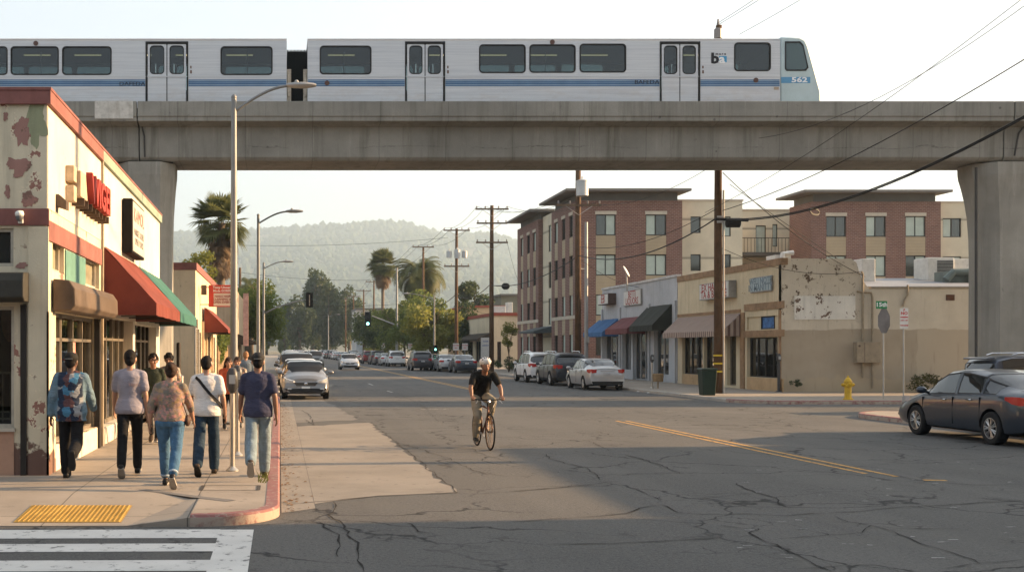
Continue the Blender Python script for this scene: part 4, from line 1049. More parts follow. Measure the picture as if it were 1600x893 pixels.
# ------------------------------------------------------------------ third building on the left (cream, red cap, red awning)
Y4, Y5 = 47.2, 63
X3 = -3.45
b3 = thing('cream_shop', 'small cream shop with red cap and red awning past the pier', 'building', (-8, 55, SH))
Z3 = PZ(410, Y4)
PALEC = peel('pale_ochre_render', (.62, .50, .34), (.4, .3, .2), .70, 1.0)
wl = MB(); hs = [(48.2, 50.6, SH + .4, 2.6), (51.6, 53.2, SH, 2.5), (54.0, 57.5, SH + .5, 2.5), (58.5, 61.5, SH + .5, 2.5)]
wl.wall('x', X3, Y4, Y5, SH, Z3 - .3, hs, 1, .2); wl.wall('y', Y4, -14, X3, SH, Z3 - .3, [], -1)
wl.quad((X3, Y5, SH), (-14, Y5, SH), (-14, Y5, Z3 - .3), (X3, Y5, Z3 - .3)); wl.build('wall', PALEC, b3)
cp = MB(); cp.box(-14, X3 + .05, Y4 - .05, Y4 + .2, Z3 - .3, Z3); cp.box(X3 - .2, X3 + .05, Y4 + .2, Y5, Z3 - .3, Z3); cp.build('parapet_cap', PINKT, b3)
rf = MB(); rf.box(-13.9, X3 - .2, Y4 + .2, Y5 - .05, Z3 - .6, Z3 - .5); rf.build('roof', ROOFM, b3)
pl = MB()
for y in (47.2, 51.0, 53.5, 58): pl.box(X3 + .002, X3 + .10, y, y + .3, SH, 3.1)
pl.build('pilasters', PALEC, b3)
for i, h in enumerate(hs): window(b3, 'x', X3, 1, h[0], h[1], h[2], h[3], .14, ALF, GLD, 1 if i else 2, name='door' if i == 1 else 'window')
awning('awning', REDAW, X3 + .1, X3 + 1.15, 51.2, 58.0, 3.75, 2.62, .12, b3, 'bright red awning')
bd_ = thing('bracket_sign', 'red and white lettered sign board hung out over the pavement', 'sign', (-2.6, 50, 3.7))
q = MB(); xa_, xb_ = PX(326, 50), PX(371, 50); za, zb_ = PZ(479, 50), PZ(445, 50)
q.box(xa_, xb_, 49.95, 50.1, za, zb_); q.build('board', mat('board_red', (.50, .06, .04), .6, 0, .15, 3, dirt=.2), bd_, bevel=.01)
q = MB(); q.box(xa_ + .22, xb_ - .03, 49.94, 49.951, za + .04, zb_ - .36); q.build('white_panel', mat('board_white', (.62, .56, .5), .6), bd_)
text('sign_letters', 'Tony Unoenn', .155, (xa_ + .62, 49.945, zb_ - .11), '-y', CHARW, bd_, .006, .004)
text('sign_letters', 'Mode GORFEE', .135, (xa_ + .62, 49.945, zb_ - .26), '-y', CHARW, bd_, .006, .004)
text('sign_letters', 'NAILS HAIR SPA\nCLEANING & TAX\nOPEN EVERY DAY', .135, (xa_ + .74, 49.937, za + .32), '-y', mat('letter_dark_red', (.25, .03, .03), .7), bd_, .006, .004)
q = MB(); q.tube([(X3, 50.03, zb_ - .1), (xa_, 50.03, zb_ - .1)], .02, 6); q.tube([(X3, 50.03, za + .1), (xa_, 50.03, za + .1)], .02, 6); q.build('bracket', DARKW, bd_)
q = MB(); q.box(PX(318, 49) - .1, PX(318, 49) + .12, 49.0, 49.3, PZ(460, 49), PZ(445, 49)); one('wall_lamp', q, HOOD, 'small square lamp on the wall beside the red lettered sign', 'lamp', base=(PX(318, 49), 49.15, PZ(460, 49)))
# tan shop further on, fence with creeper, pale pink wall
X4 = -3.5
b4 = thing('tan_shop', 'tan flat roofed shop with dark awning beyond the red lettered sign', 'building', (-8, 84, SH))
wl = MB(); hs = [(78, 81, SH + .4, 2.6), (83, 86, SH, 2.6)]
wl.wall('x', X4 + .7, 76, 92, SH, PZ(455, 76), hs, 1, .2); wl.wall('y', 76, -14, X4 + .7, SH, PZ(455, 76), [], -1); wl.build('wall', mat('tan_render', (.40, .31, .21), .85, 0, .15, .8, world=True, streak=.3), b4)
for h in hs: window(b4, 'x', X4 + .7, 1, h[0], h[1], h[2], h[3], .14, ALF, GLD, 1)
rf = MB(); rf.box(-14, X4 + .5, 76.3, 92, PZ(455, 76) - .4, PZ(455, 76) - .3); rf.build('roof', ROOFM, b4)
awning('awning', mat('dark_canvas', (.05, .04, .03), .85), X4 + .7, X4 + 2.0, 76.2, 84, 2.9, 2.2, .1, b4, 'dark brown awning')
q = MB(); q.box(PX(380, 74), PX(388, 74), 74, 74.2, PZ(540, 74), PZ(458, 74)); q.box(PX(380, 74) - .01, PX(388, 74) + .005, 73.99, 74.0, PZ(487, 74), PZ(478, 74)); one('banner', q, mat('banner_pink', (.58, .33, .26), .8, 0, .25, 4), 'narrow pale pink banner beside the tan shop', 'banner', base=(PX(384, 74), 74.1, PZ(540, 74)))
fe = thing('wooden_fence', 'old wooden board fence along the left pavement', 'fence', (-3.4, 69, SH))
q = MB()
for k in range(60): y = 63.2 + k * .21; q.box(-3.42, -3.39, y, y + .17, SH, 2.0 + .08 * rnd.random())
q.build('boards', mat('fence_wood', (.28, .19, .11), .85, 0, .35, 3, world=True), fe)
q = MB()
for y in (63.3, 67, 71, 75.6): q.box(-3.5, -3.42, y, y + .1, SH, 2.1)
q.box(-3.46, -3.42, 63.2, 75.8, .5, .58); q.box(-3.46, -3.42, 63.2, 75.8, 1.6, 1.68); q.build('rails', mat('fence_wood', None or (.28, .19, .11)), fe)
# ------------------------------------------------------------------ right: cream corner shop
XR = 20.6; YS = 47.3
b5 = thing('stucco_shop', 'cream stucco corner shop with patchy side wall and striped brown awning', 'building', (26, 53, SH))
YE = F * XR / (1059 - CX)
def gY(px): return F * XR / (px - CX)
STU = peel('ochre_stucco', (.55, .46, .31), (.33, .24, .14), .69, 1.3, 0, (.16, .10, .05))
ZT5 = 5.62
wl = MB(); hs = [(YS + .35, gY(1167), SH + .55, 2.38), (YS + .35, gY(1167), 2.72, 3.28), (gY(1150), gY(1136), SH + .1, 2.5), (gY(1132), gY(1100), SH, 2.5), (gY(1098), gY(1066), SH + .5, 2.5)]
hs2 = [h for h in hs]
wl.wall('x', XR, YS, YE, SH, ZT5 - .28, hs, -1, .25)
wl.quad((XR, YE, SH), (XR, YE, ZT5 - .3), (40, YE, ZT5 - .3), (40, YE, SH)); wl.build('wall', STU, b5, fix=False)
# south wall: tall false front stepping down
SW, nt, b = newmat('patched_side_wall'); p = posn(nt); sxyz = nd(nt, 'ShaderNodeSeparateXYZ', None, {0: p})
base = mixc(nt, rmp(nt, nz(nt, p, 1.1, 6), .3, .7), (.50, .445, .35), (.60, .54, .43))
zz = ma(nt, 'ADD', sxyz.outputs[2], ma(nt, 'MULTIPLY', nz(nt, scl(nt, p, (1, 1, .6)), 1.1, 4, .6), .25))
paint = rmp(nt, zz, 2.83, 2.80)
xx = ma(nt, 'ADD', sxyz.outputs[0], ma(nt, 'MULTIPLY', nz(nt, p, 2, 3), .3))
right = rmp(nt, xx, 26.3, 26.33)
pc = mixc(nt, rmp(nt, nz(nt, p, .8, 5), .3, .7), (.33, .275, .20), (.40, .34, .255))
pc = mixc(nt, ma(nt, 'MULTIPLY', right, .6), pc, (.45, .385, .29))
cc = mixc(nt, paint, base, pc)
lowz = rmp(nt, ma(nt, 'ADD', sxyz.outputs[2], ma(nt, 'MULTIPLY', nz(nt, p, 1.8, 5), -.9)), .28, .22)
cc = mixc(nt, ma(nt, 'MULTIPLY', lowz, .6), cc, (.42, .34, .23))
st = rmp(nt, nz(nt, scl(nt, p, (2.5, 1, .3)), 1.6, 6, .7), .58, .75); cc = mixc(nt, ma(nt, 'MULTIPLY', st, .4), cc, (.13, .09, .05))
sp = rmp(nt, nz(nt, p, 2.6, 7, .75), .565, .58); up = rmp(nt, sxyz.outputs[2], 2.9, 3.4); lft = rmp(nt, sxyz.outputs[0], 24.2, 23.4)
cc = mixc(nt, ma(nt, 'MULTIPLY', ma(nt, 'MULTIPLY', sp, up), lft), cc, (.10, .065, .04))
nt.links.new(cc, b.inputs['Base Color']); b.inputs['Roughness'].default_value = .88; bump(nt, b, nz(nt, p, 30, 4), .25, .01)
sX = lambda px: PX(px, YS); sZ = lambda py: PZ(py, YS)
q = MB(); q.prism([(XR, YS, SH), (36, YS, SH), (36, YS, sZ(451)), (sX(1358), YS, sZ(451)), (sX(1347), YS, sZ(437)), (sX(1338), YS, sZ(410)), (sX(1330), YS, sZ(404)), (XR, YS, ZT5 - .02)], (0, .25, 0))
q.build('side_wall', SW, b5)
q = MB(); q.box(sX(1360), 36, YS - .03, YS + .28, sZ(451), sZ(448)); q.build('wall_coping', CONDU, b5)
rf = MB(); rf.prism([(XR + .3, YS + .3, sZ(449)), (40, YS + .3, sZ(449)), (40, YS + 7, 5.15), (XR + .3, YS + 7, 5.15)], (0, 0, .06)); rf.box(XR + .2, 40, YS + 7, YE, 5.0, 5.1)
rf.build('roof', mat('blue_grey_roof', (.22, .23, .25), .6, .1, .3, .5, world=True, streak=.3), b5)
BRT = mat('brown_trim', (.27, .17, .095), .8, 0, .25, 2, dirt=.5, world=True)
q = MB(); q.box(XR - .05, XR + .25, YS - .04, YE, ZT5 - .28, ZT5); q.build('parapet_cap', BRT, b5)
q = MB(); q.box(XR - .05, XR - .002, gY(1226), gY(1164), 3.55, 3.85); q.box(XR - .08, XR - .002, gY(1226), gY(1164), 2.40, 2.68); q.box(XR - .06, XR - .003, gY(1164), gY(1158), SH, 3.5); q.box(XR - .06, XR - .003, YS + .0, YS + .16, SH, 3.5); q.box(XR - .03, XR - .002, gY(1158), YE, 3.52, 3.66); q.build('brown_band', BRT, b5)
q = MB(); q.box(XR - .012, XR + .02, gY(1224), gY(1167), SH, SH + .54); q.box(XR - .012, XR + .02, gY(1098), gY(1066), SH, SH + .5); q.build('bulkhead', mat('tan_bulkhead', (.42, .29, .16), .8, 0, .15, 2, world=True, dirt=.3), b5)
for i, h in enumerate(hs):
    if i == 1:
        window(b5, 'x', XR, -1, gY(1208), gY(1187), h[2], h[3], .1, DARKW, mat('poster_blue', (.05, .14, .33), .6, 0, .5, 5), 0)
        for (ua, ub) in ((h[0], gY(1208)), (gY(1187), h[1])): q = MB(); q.box(XR + .08, XR + .1, ua, ub, h[2], h[3]); q.build('infill_panel', STU, b5)
        continue
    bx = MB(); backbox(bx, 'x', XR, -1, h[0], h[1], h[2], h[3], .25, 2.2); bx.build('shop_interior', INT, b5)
    window(b5, 'x', XR, -1, h[0], h[1], h[2], h[3], .2, DARKW if i != 2 else ALF, GLS, (3, 0, 0, 2, 2)[i], name='door' if i in (2, 3) else 'window')
q = MB()
for k in range(16): y = hs[0][0] + .15 + k * .22; q.box(XR + .5 + .03 * (k % 2), XR + .52 + .03 * (k % 2), y, y + (.15 if k % 5 else .2), SH + .55, 2.3)
q.build('curtain', mat('grey_curtain', (.16, .15, .12), .9, 0, .5, 2), b5)
awning('awning', stripes('striped_canvas', (.12, .065, .05), (.40, .31, .25), .26), XR, XR - .85, gY(1159), YE - .2, 3.5, 2.45, .25, b5, 'faded brown striped awning')
def flat_sign(lbl, Xw, out, px0, px1, yt, yb, th, fm, sm_, txt, tm, size, sxx=1.0, name='wall_sign'):
    y0, y1 = F * Xw / (px1 - CX), F * Xw / (px0 - CX); ym = (y0 + y1) / 2
    z0, z1 = PZ(yb, ym), PZ(yt, ym)
    t = thing(name, lbl, 'sign', (Xw, ym, z0))
    q = MB(); q.box(Xw + out * .01, Xw + out * th, y0, y1, z0, z1); q.build('cabinet', sm_, t, bevel=.01)
    q = MB(); q.box(Xw + out * (th + .001), Xw + out * (th + .012), y0 + .05, y1 - .05, z0 + .05, z1 - .05); f_ = q.build('face', fm, t)
    lines = txt.split('\n'); n = len(lines); hh = (z1 - z0 - .1) / n
    for k, L in enumerate(lines): text('sign_letters', L, size, (Xw + out * (th + .016), ym, z1 - .05 - hh * (k + .5)), '+x' if out > 0 else '-x', tm, f_, .006, .006, sxx)
    return t
SGW = mat('sign_grey_white', (.55, .54, .50), .5, 0, .1, 2, dirt=.25); SGM = mat('sign_metal', (.30, .29, .27), .5, .3, .2, 3, dirt=.3)
flat_sign('pale box sign with red letters behind the wood pole with yellow bands', XR, -1, 1104, 1151, 441, 467, .35, SGW, SGM, 'EX HAUNOI\nTA & BROTIE', REDL, .48, 1.15)
flat_sign('pale blue metal sign with two rows of faded grey letters', XR, -1, 1175, 1208, 432, 456, .08, mat('sign_pale_blue', (.33, .40, .42), .5, 0, .1, 2, dirt=.3), SGM, 'WELI NOTE\nIN MANITTY', mat('letter_grey_blue', (.16, .21, .24), .7), .40, 1.1)
# side wall fittings: old sign panel, pipes, meter box, vent
q = MB(); q.box(sX(1241), sX(1336), YS - .03, YS - .002, sZ(499), sZ(462)); one('sign_panel', q, peel('flaking_white_panel', (.72, .70, .63), (.14, .09, .065), .57, 2.4, 0, (.12, .08, .06)), 'flaking white painted panel on the patched side wall', 'panel', base=(sX(1288), YS, sZ(499)))
q = MB(); q.tube([(sX(1347), YS - .06, sZ(590)), (sX(1347), YS - .06, sZ(428)), (sX(1345), YS - .05, sZ(424))], .045, 8); q.tube([(sX(1338), YS - .06, sZ(455)), (sX(1360), YS - .06, sZ(457)), (sX(1362), YS - .06, sZ(465)), (sX(1362), YS - .06, sZ(606))], .04, 8)
q.tube([(sX(1409), YS - .06, sZ(478)), (sX(1412), YS - .06, sZ(468)), (sX(1417), YS - .06, sZ(460)), (sX(1417), YS - .06, sZ(445))], .04, 8)
one('conduit', q, CONDU, 'painted conduit pipes running up the patched side wall', 'pipe', base=(sX(1350), YS, .5))
t = thing('meter_box', 'tan steel utility box mounted on the patched side wall', 'utility box', (sX(1350), YS, sZ(566)))
q = MB(); q.box(sX(1333), sX(1370), YS - .32, YS - .002, sZ(566), sZ(534)); bo_ = q.build('box', CONDU, t, bevel=.015)
q = MB(); q.box(sX(1345) - .008, sX(1345) + .008, YS - .326, YS - .3, sZ(565), sZ(535)); q.ell((sX(1337), YS - .325, sZ(540)), (.05, .015, .05), 10, 6); q.build('door_seam', HOOD, bo_)
q = MB(); q.box(sX(1478), sX(1491), YS - .03, YS - .002, sZ(469), sZ(460)); one('wall_vent', q, mat('vent_rust', (.10, .045, .025), .8), 'small rusty square vent high on the side wall', 'vent', base=(sX(1484), YS, sZ(469)))
# rooftop plant
ACW = mat('ac_white', (.58, .57, .53), .5, .1, .15, 2, dirt=.3, world=True); ACD = mat('ac_dark_grille', (.06, .07, .075), .6, .2, .3, 20)
def ac(px0, px1, py0, py1, Y, dep, lbl, grille=True, zb=None):
    x0, x1 = PX(px0, Y), PX(px1, Y); z0, z1 = PZ(py1, Y) if zb is None else zb, PZ(py0, Y)
    t = thing('air_conditioner', lbl, 'air conditioner', ((x0 + x1) / 2, Y + dep / 2, z0))
    q = MB(); q.box(x0, x1, Y, Y + dep, z0, z1); q.build('casing', ACW, t, bevel=.03)
    if grille:
        q = MB()
        for k in range(14): zq = z0 + .12 + (z1 - z0 - .24) * k / 14; q.box(x0 + .35 * (x1 - x0), x1 - .05, Y - .012, Y - .001, zq, zq + (z1 - z0 - .24) / 14 * .7)
        q.build('grille', ACD, t)
    return t
ac(1450, 1491, 402, 436, 52.6, 1.2, 'large grey rooftop air conditioner beside the right pier', True, 4.9)
ac(1347, 1368, 404, 434, 51.6, .8, 'narrow upright white unit on the stucco shop roof', False, 4.85)
ac(1492, 1519, 404, 436, 53.5, 1.0, 'plain white rooftop duct box next to the large air conditioner', False, 4.95)
t = MB(); t.tube([(PX(1478, 50.5), 50.5, PZ(437, 50.5)), (PX(1490, 50.5), 50.5, PZ(425, 50.5)), (PX(1519, 50.5), 50.5, PZ(424, 50.5)), (PX(1519, 50.5), 50.5, PZ(442, 50.5))], [.16, .16, .16, .16], 10); t.box(PX(1484, 50.6), PX(1519, 50.6), 50.7, 51.8, PZ(443, 50.6), PZ(423, 50.6))
one('roof_duct', t, mat('duct_grey_green', (.13, .16, .15), .5, .2, .2, 2), 'dark dented roof duct with white elbow above the side wall', 'duct', base=(PX(1500, 50.5), 51, 4.6))
t = MB(); t.lathe([(.3, 0), (.34, .12), (.2, .3), (.02, .36)], (PX(1327, 50.5), 50.5, 4.9), n=16)
one('roof_vent', t, CONDU, 'rounded metal roof vent left of the narrow white unit', 'vent', base=(PX(1327, 50.5), 50.5, 4.9))
t = MB(); t.box(PX(1211, 55), PX(1236, 55), 55, 56, 5.08, PZ(398, 55)); t.tube([(PX(1214, 55), 54.9, 5.1), (PX(1222, 55), 54.9, PZ(396, 55)), (PX(1238, 55), 54.9, PZ(395, 55))], .12, 8)
one('roof_hood', t, ACW, 'white kitchen exhaust hood behind the stucco shop parapet', 'vent', base=(PX(1223, 55), 55.5, 5.1))
# ------------------------------------------------------------------ right: grey shop with three awnings
YG = F * XR / (941 - CX); ZG = 5.75
b6 = thing('grey_shop', 'pale grey shop row with blue, maroon and black awnings', 'building', (25, 66, SH))
GREYP = peel('grey_paint', (.42, .43, .44), (.30, .28, .25), .70, 1.2)
ys_ = YE + .05; wl = MB(); hs = [(61.0, 63.4, SH + .35, 3.0), (64.4, 67.2, SH, 3.0), (67.6, 69.3, SH + .5, 2.9), (69.8, YG - .3, SH + .4, 2.9)]
wl.wall('x', XR, ys_, YG, SH, ZG - .12, hs, -1, .25); wl.quad((XR, YG, SH), (XR, YG, ZG - .12), (38, YG, ZG - .12), (38, YG, SH)); wl.build('wall', GREYP, b6, fix=False)
q = MB(); q.box(XR - .06, XR + .2, ys_, YG, ZG - .12, ZG); q.build('parapet_cap', mat('grey_trim', (.50, .49, .47), .8, 0, .2, 2, dirt=.4, world=True), b6)
q = MB(); q.box(XR + .2, 38, ys_, YG, 5.1, 5.2); q.build('roof', ROOFM, b6)
q = MB()
for y in (ys_ + .1, 64.0, 69.5, YG - .25): q.box(XR - .10, XR - .002, y, y + .22, SH, 4.4)
q.build('pilasters', GREYP, b6)
for i, h in enumerate(hs):
    bx = MB(); backbox(bx, 'x', XR, -1, h[0], h[1], h[2], h[3], .25, 2.2); bx.build('shop_interior', INT, b6)
    window(b6, 'x', XR, -1, h[0], h[1], h[2], h[3], .2, mat('grey_frame', (.40, .40, .40), .6), GLS, (1, 2, 1, 2)[i], name='door' if i == 1 else 'window')
awning('awning', mat('black_canvas', (.028, .030, .024), .8, 0, .15, 1, world=True), XR, XR - 1.05, 60.5, 64.4, 4.25, 2.85, .3, b6, 'large black awning')
awning('awning', mat('maroon_canvas', (.15, .055, .055), .85, 0, .15, 1, world=True), XR, XR - 1.05, 64.9, 69.2, 3.75, 2.75, .3, b6, 'maroon awning')
awning('awning', mat('blue_canvas', (.045, .115, .24), .85, 0, .15, 1, world=True), XR, XR - 1.05, 69.9, 74.2, 3.75, 2.65, .25, b6, 'blue awning')
flat_sign('small projecting box sign with two red characters', XR, -1, 947, 963, 459, 476, .5, SGW, mat('sign_brown', (.08, .05, .04), .6), 'E8', REDL, .75, 1.1)
flat_sign('white sign panel outlined with two rows of thin red letters', XR, -1, 977, 1004, 453, 477, .1, SGW, SGM, 'BETTI\nLIQUORS', REDL, .55, 1.05)
d = thing('satellite_dish', 'white satellite dish on the grey shop roof edge', 'satellite dish', (PX(979, 66), 66, 5.2))
q = MB(); q.tube([(PX(980, 66), 66, 5.2), (PX(979, 66), 66, PZ(425, 66))], .04, 8); q.build('mast', STEEL, d)
q = MB(); rot = Matrix.Rotation(R(60), 3, 'Y') @ Matrix.Rotation(R(20), 3, 'X'); q.ell((PX(978, 66), 65.9, PZ(424, 66)), (.36, .36, .06), 18, 8, rot=rot); q.build('dish', ACW, d)
# ------------------------------------------------------------------ right: brick apartment building
b7 = thing('apartment_building', 'four storey red brick and cream apartment building with flat overhanging roofs', 'building', (30, 92, SH))
BRK = brick('red_brick', (.185, .085, .062), (.125, .055, .043), (.27, .20, .165)); CRM = lap('cream_panel', (.56, .50, .37), 2.8); BEI = lap('beige_siding', (.36, .29, .19), .22)
CAPD = mat('roof_cap_grey', (.12, .115, .105), .7, 0, .15, 1); TRIM = mat('lintel_cream', (.46, .41, .33), .8)
PANEG = mat('pane_green_grey', (.02, .028, .026), .06, 0, .1, 1, spec=1.0); BLND = mat('pane_blind', (.40, .46, .40), .35, 0, .1, 2)
RNG = random.Random(3)
def aptwin(axis, c, out, u0, u1, z0, z1, panel=True, lint=True, small=False):
    hl = RNG.choice([(0, .5), (.5, 1), (0, .5), None, (0, 1)]) if not small else RNG.choice([None, (0, 1)])
    window(b7, axis, c, out, u0, u1, z0, z1, .12, mat('bronze_frame', (.05, .048, .042), .5), PANEG, 1 if not small else 0, .06, half=hl, hm=BLND)
    q = MB()
    if lint: abox(q, axis, c, out, -.01, .04, u0 - .05, u1 + .05, z1, z1 + .24); q.build('lintel', TRIM, b7)
    if panel: q = MB(); abox(q, axis, c, out, -.03, -.012, u0, u1, z0 - 1.36, z0 - .02); q.build('spandrel', BEI, b7)
def brickblock(x0, x1, y0, y1, ztop, fw, sw, side_from=None, floors=4):
    zs0 = [9.98 - 2.85 * k for k in range(floors)]
    hf = [(a, b_, z, z + 1.47) for a, b_ in fw for z in zs0]; hsd = [(a, b_, z, z + 1.55) for a, b_ in sw for z in zs0]
    # recess the spandrels into the openings too
    hf2 = [(a, b_, (z - 1.38 if k % len(zs0) < len(zs0) - 1 else z), z + 1.47) for k, (a, b_, z, _) in enumerate(hf)]; hsd2 = [(a, b_, (z - 1.30 if k % len(zs0) < len(zs0) - 1 else z), z + 1.55) for k, (a, b_, z, _) in enumerate(hsd)]
    w_ = MB(); w_.wall('y', y0, x0, x1, SH, ztop - .75, hf2, -1, .14); w_.wall('x', x0, y0, y1, SH, ztop - .75, hsd2, -1, .14)
    w_.quad((x1, y0, SH), (x1, y1, SH), (x1, y1, ztop - .75), (x1, y0, ztop - .75)); w_.quad((x0, y1, SH), (x0, y1, ztop - .75), (x1, y1, ztop - .75), (x1, y1, SH))
    w_.build('brick_wall', BRK, b7, fix=False)
    r_ = MB(); r_.box(x0 + .25, x1 - .25, y0 + .25, y1 - .2, ztop - .75, ztop - .17); r_.build('attic_band', CAPD, b7)
    r_ = MB(); r_.box(x0 - .9, x1 + .35, y0 - .9, y1 + .3, ztop - .17, ztop); r_.build('roof', mat('roof_edge_brown', (.17, .155, .14), .7, 0, .1, 1), b7)
    for k, (a, b_, z, z2) in enumerate(hf): aptwin('y', y0, -1, a, b_, z, z2, k % len(zs0) < len(zs0) - 1, k % len(zs0) == 0)
    for k, (a, b_, z, z2) in enumerate(hsd): aptwin('x', x0, -1, a, b_, z, z2, k % len(zs0) < len(zs0) - 1, k % len(zs0) == 0, True)
YA = 82; XA = PX(900, YA)
fxA = lambda px: PX(px, YA)
brickblock(XA, fxA(1066), YA, 89.4, PZ(294, YA - .9), [(fxA(931), fxA(962)), (fxA(1009), fxA(1041))], [(82.9, 83.9), (85.1, 86.1), (87.4, 88.4)])
brickblock(XA, XA + 6, 93.9, 102.2, PZ(326, 93), [], [(94.9, 95.9), (97.2, 98.2), (99.8, 100.8)])
def creamblock(x0, x1, y0, y1, ztop, wins, sw=()):
    w_ = MB(); w_.wall('y', y0, x0, x1, SH, ztop, [w2 for w2 in wins], -1, .14); w_.wall('x', x0, y0, y1, SH, ztop, list(sw), -1, .14); w_.quad((x0, y0, ztop), (x1, y0, ztop), (x1, y1, ztop), (x0, y1, ztop)); w_.quad((x1, y0, SH), (x1, y1, SH), (x1, y1, ztop), (x1, y0, ztop))
    w_.build('cream_wall', CRM, b7, fix=False)
    for a, b_, z, z2 in wins: aptwin('y', y0, -1, a, b_, z, z2, False, False, b_ - a < 1.0)
    for a, b_, z, z2 in sw: aptwin('x', x0, -1, a, b_, z, z2, False, False, True)
    c_ = MB(); c_.box(x0 - .06, x1 + .06, y0 - .06, y0 + .2, ztop, ztop + .12); c_.build('roof_edge', TRIM, b7)
creamblock(XA + .35, XA + 5, 89.5, 93.85, 12.6, [], [(91.0, 91.9, z, z + 2.1) for z in (9.6, 6.7, 3.8)])
YD = 83.5; fD = lambda px: PX(px, YD)
creamblock(fxA(1066) + .01, fD(1160), YD, 90, PZ(314, YD), [(fD(1079), fD(1095), PZ(t_ + 26, YD), PZ(t_, YD)) for t_ in (338, 397, 457)] + [(fD(1127), fD(1142), PZ(t_ + 31, YD), PZ(t_, YD)) for t_ in (338, 397, 457)])
YF = 90; fE = lambda px: PX(px, YF)
zb1, zb0 = PZ(397, YF), PZ(370, YF)
creamblock(fD(1160) + .02, fE(1275), YF, 94, PZ(329, YF), [(fE(1181), fE(1197), PZ(395, YF), PZ(352, YF)), (fE(1207), fE(1215), PZ(385, YF), PZ(350, YF))])
q = MB(); q.box(fD(1160) + .05, fE(1222), YF - 2.0, YF - .02, zb1 - .25, zb1); q.build('balcony_floor', CAPD, b7)
q = MB()
for k in range(22): x = fD(1160) + .1 + k * (fE(1222) - fD(1160) - .2) / 21; q.box(x, x + .025, YF - 2.0, YF - 1.975, zb1, zb1 + 1.05)
q.box(fD(1160) + .05, fE(1222), YF - 2.01, YF - 1.96, zb1 + 1.05, zb1 + 1.1); q.build('balcony_railing', DARKW, b7)
YC = 83; fC = lambda px: PX(px, YC)
brickblock(fC(1268), fC(1470), YC, 86.6, PZ(296, YC - .9), [(fC(a), fC(a + 31)) for a in (1291, 1353, 1415)], [])
creamblock(fC(1470) + .01, fC(1560), YC + .7, 90, PZ(315, YC), [(fC(1482), fC(1511), PZ(369, YC), PZ(339, YC)), (fC(1482), fC(1511), PZ(428, YC), PZ(399, YC))])
q = MB(); q.box(XA - .04, XA - .002, 82, 89.35, 4.05, 4.3); q.box(XA - .04, XA - .002, 93.9, 102.1, 4.05, 4.3); q.build('stone_band', TRIM, b7)
q = MB(); q.prism([(XA + .3, 89.8, 3.7), (XA - 1.3, 89.8, 3.3), (XA - 1.3, 89.8, 3.15), (XA + .3, 89.8, 3.15)], (0, 5.4, 0)); q.build('entrance_canopy', mat('canopy_slate', (.07, .085, .09), .6), b7)
for px in (1107, 1198):
    pass
# low hedge and fence in front of the apartments
# ------------------------------------------------------------------ mid-distance buildings on the right
b8 = thing('flat_roofed_shop', 'cream flat roofed shop with red trim beyond the brick apartments', 'building', (24, 118, SH))
YM = 112; mX = lambda px: PX(px, YM); mZ = lambda py: PZ(py, YM)
wl = MB(); wl.wall('y', YM, mX(771), mX(850), SH, mZ(493), [(mX(777), mX(783), SH, 2.6)], -1, .15); wl.wall('x', mX(771), YM, 128, SH, mZ(493), [(114, 117, SH, 2.7), (119, 122, SH + .4, 2.7), (124, 127, SH, 2.7)], -1, .2); wl.build('wall', mat('cream_render_far', (.58, .50, .36), .85, 0, .12, .6, world=True, streak=.2), b8, fix=False)
q = MB(); q.box(mX(771) - .1, mX(850), YM - .1, YM + .2, mZ(493), mZ(488)); q.box(mX(771) - .1, mX(771) + .2, YM + .2, 128, mZ(493), mZ(488)); q.build('parapet_cap', mat('brick_red_trim', (.28, .075, .05), .8), b8)
q = MB(); q.box(mX(771) + .1, mX(850), YM + .1, 128, mZ(496), mZ(495)); q.build('roof', ROOFM, b8)
for h in ((114, 117, SH, 2.7), (119, 122, SH + .4, 2.7), (124, 127, SH, 2.7)): window(b8, 'x', mX(771), -1, *h, .15, DARKW, GLD, 1)
window(b8, 'y', YM, -1, mX(777), mX(783), SH, 2.6, .1, DARKW, GLD, 0, name='door')
awning('awning', mat('dark_canvas', None or (.05, .04, .03)), mX(771), mX(771) - 1.4, 113, 127, 3.5, 2.7, .2, b8, 'dark awning')
ac(773, 790, 478, 488, 116, 1.5, 'pale rooftop unit on the cream shop beyond the brick apartments', False, mZ(495))
ac(793, 801, 472, 488, 119, 1.2, 'tall pale duct stack on the cream shop beyond the brick apartments', False, mZ(495))
b9 = thing('tan_hall', 'tan building behind the cream flat roofed shop', 'building', (25, 142, SH))
q = MB(); q.box(PX(727, 136), PX(800, 136), 136, 150, SH, PZ(480, 136)); q.build('wall', mat('tan_hall_wall', (.52, .38, .24), .85, 0, .12, .5, world=True), b9)
q = MB(); q.box(PX(727, 136) - .2, PX(800, 136), 135.8, 150, PZ(480, 136), PZ(477, 136)); q.build('roof', mat('brick_red_trim', None or (.28, .075, .05)), b9)
for i, px in enumerate((732, 742, 752)): window(b9, 'y', 136, -1, PX(px, 136), PX(px + 6, 136), 1.0, 3.2, -.03, DARKW, GLD, 0)
q = MB(); q.box(PX(723, 134), PX(762, 134), 134.5, 136, 3.4, 3.6); q.build('porch_roof', DARKW, b9)
b10 = thing('grey_warehouse', 'small grey two storey building far down the street among poles', 'building', (17, 225, SH))
YH = 220; q = MB(); q.box(PX(557, YH), PX(600, YH), YH, YH + 14, SH, PZ(484, YH)); q.build('wall', mat('warehouse_grey', (.42, .41, .39), .8, 0, .1, .4, world=True), b10)
q = MB(); q.box(PX(556, YH), PX(601, YH), YH - .3, YH + 14.3, PZ(484, YH), PZ(481, YH)); q.build('roof', CAPD, b10)
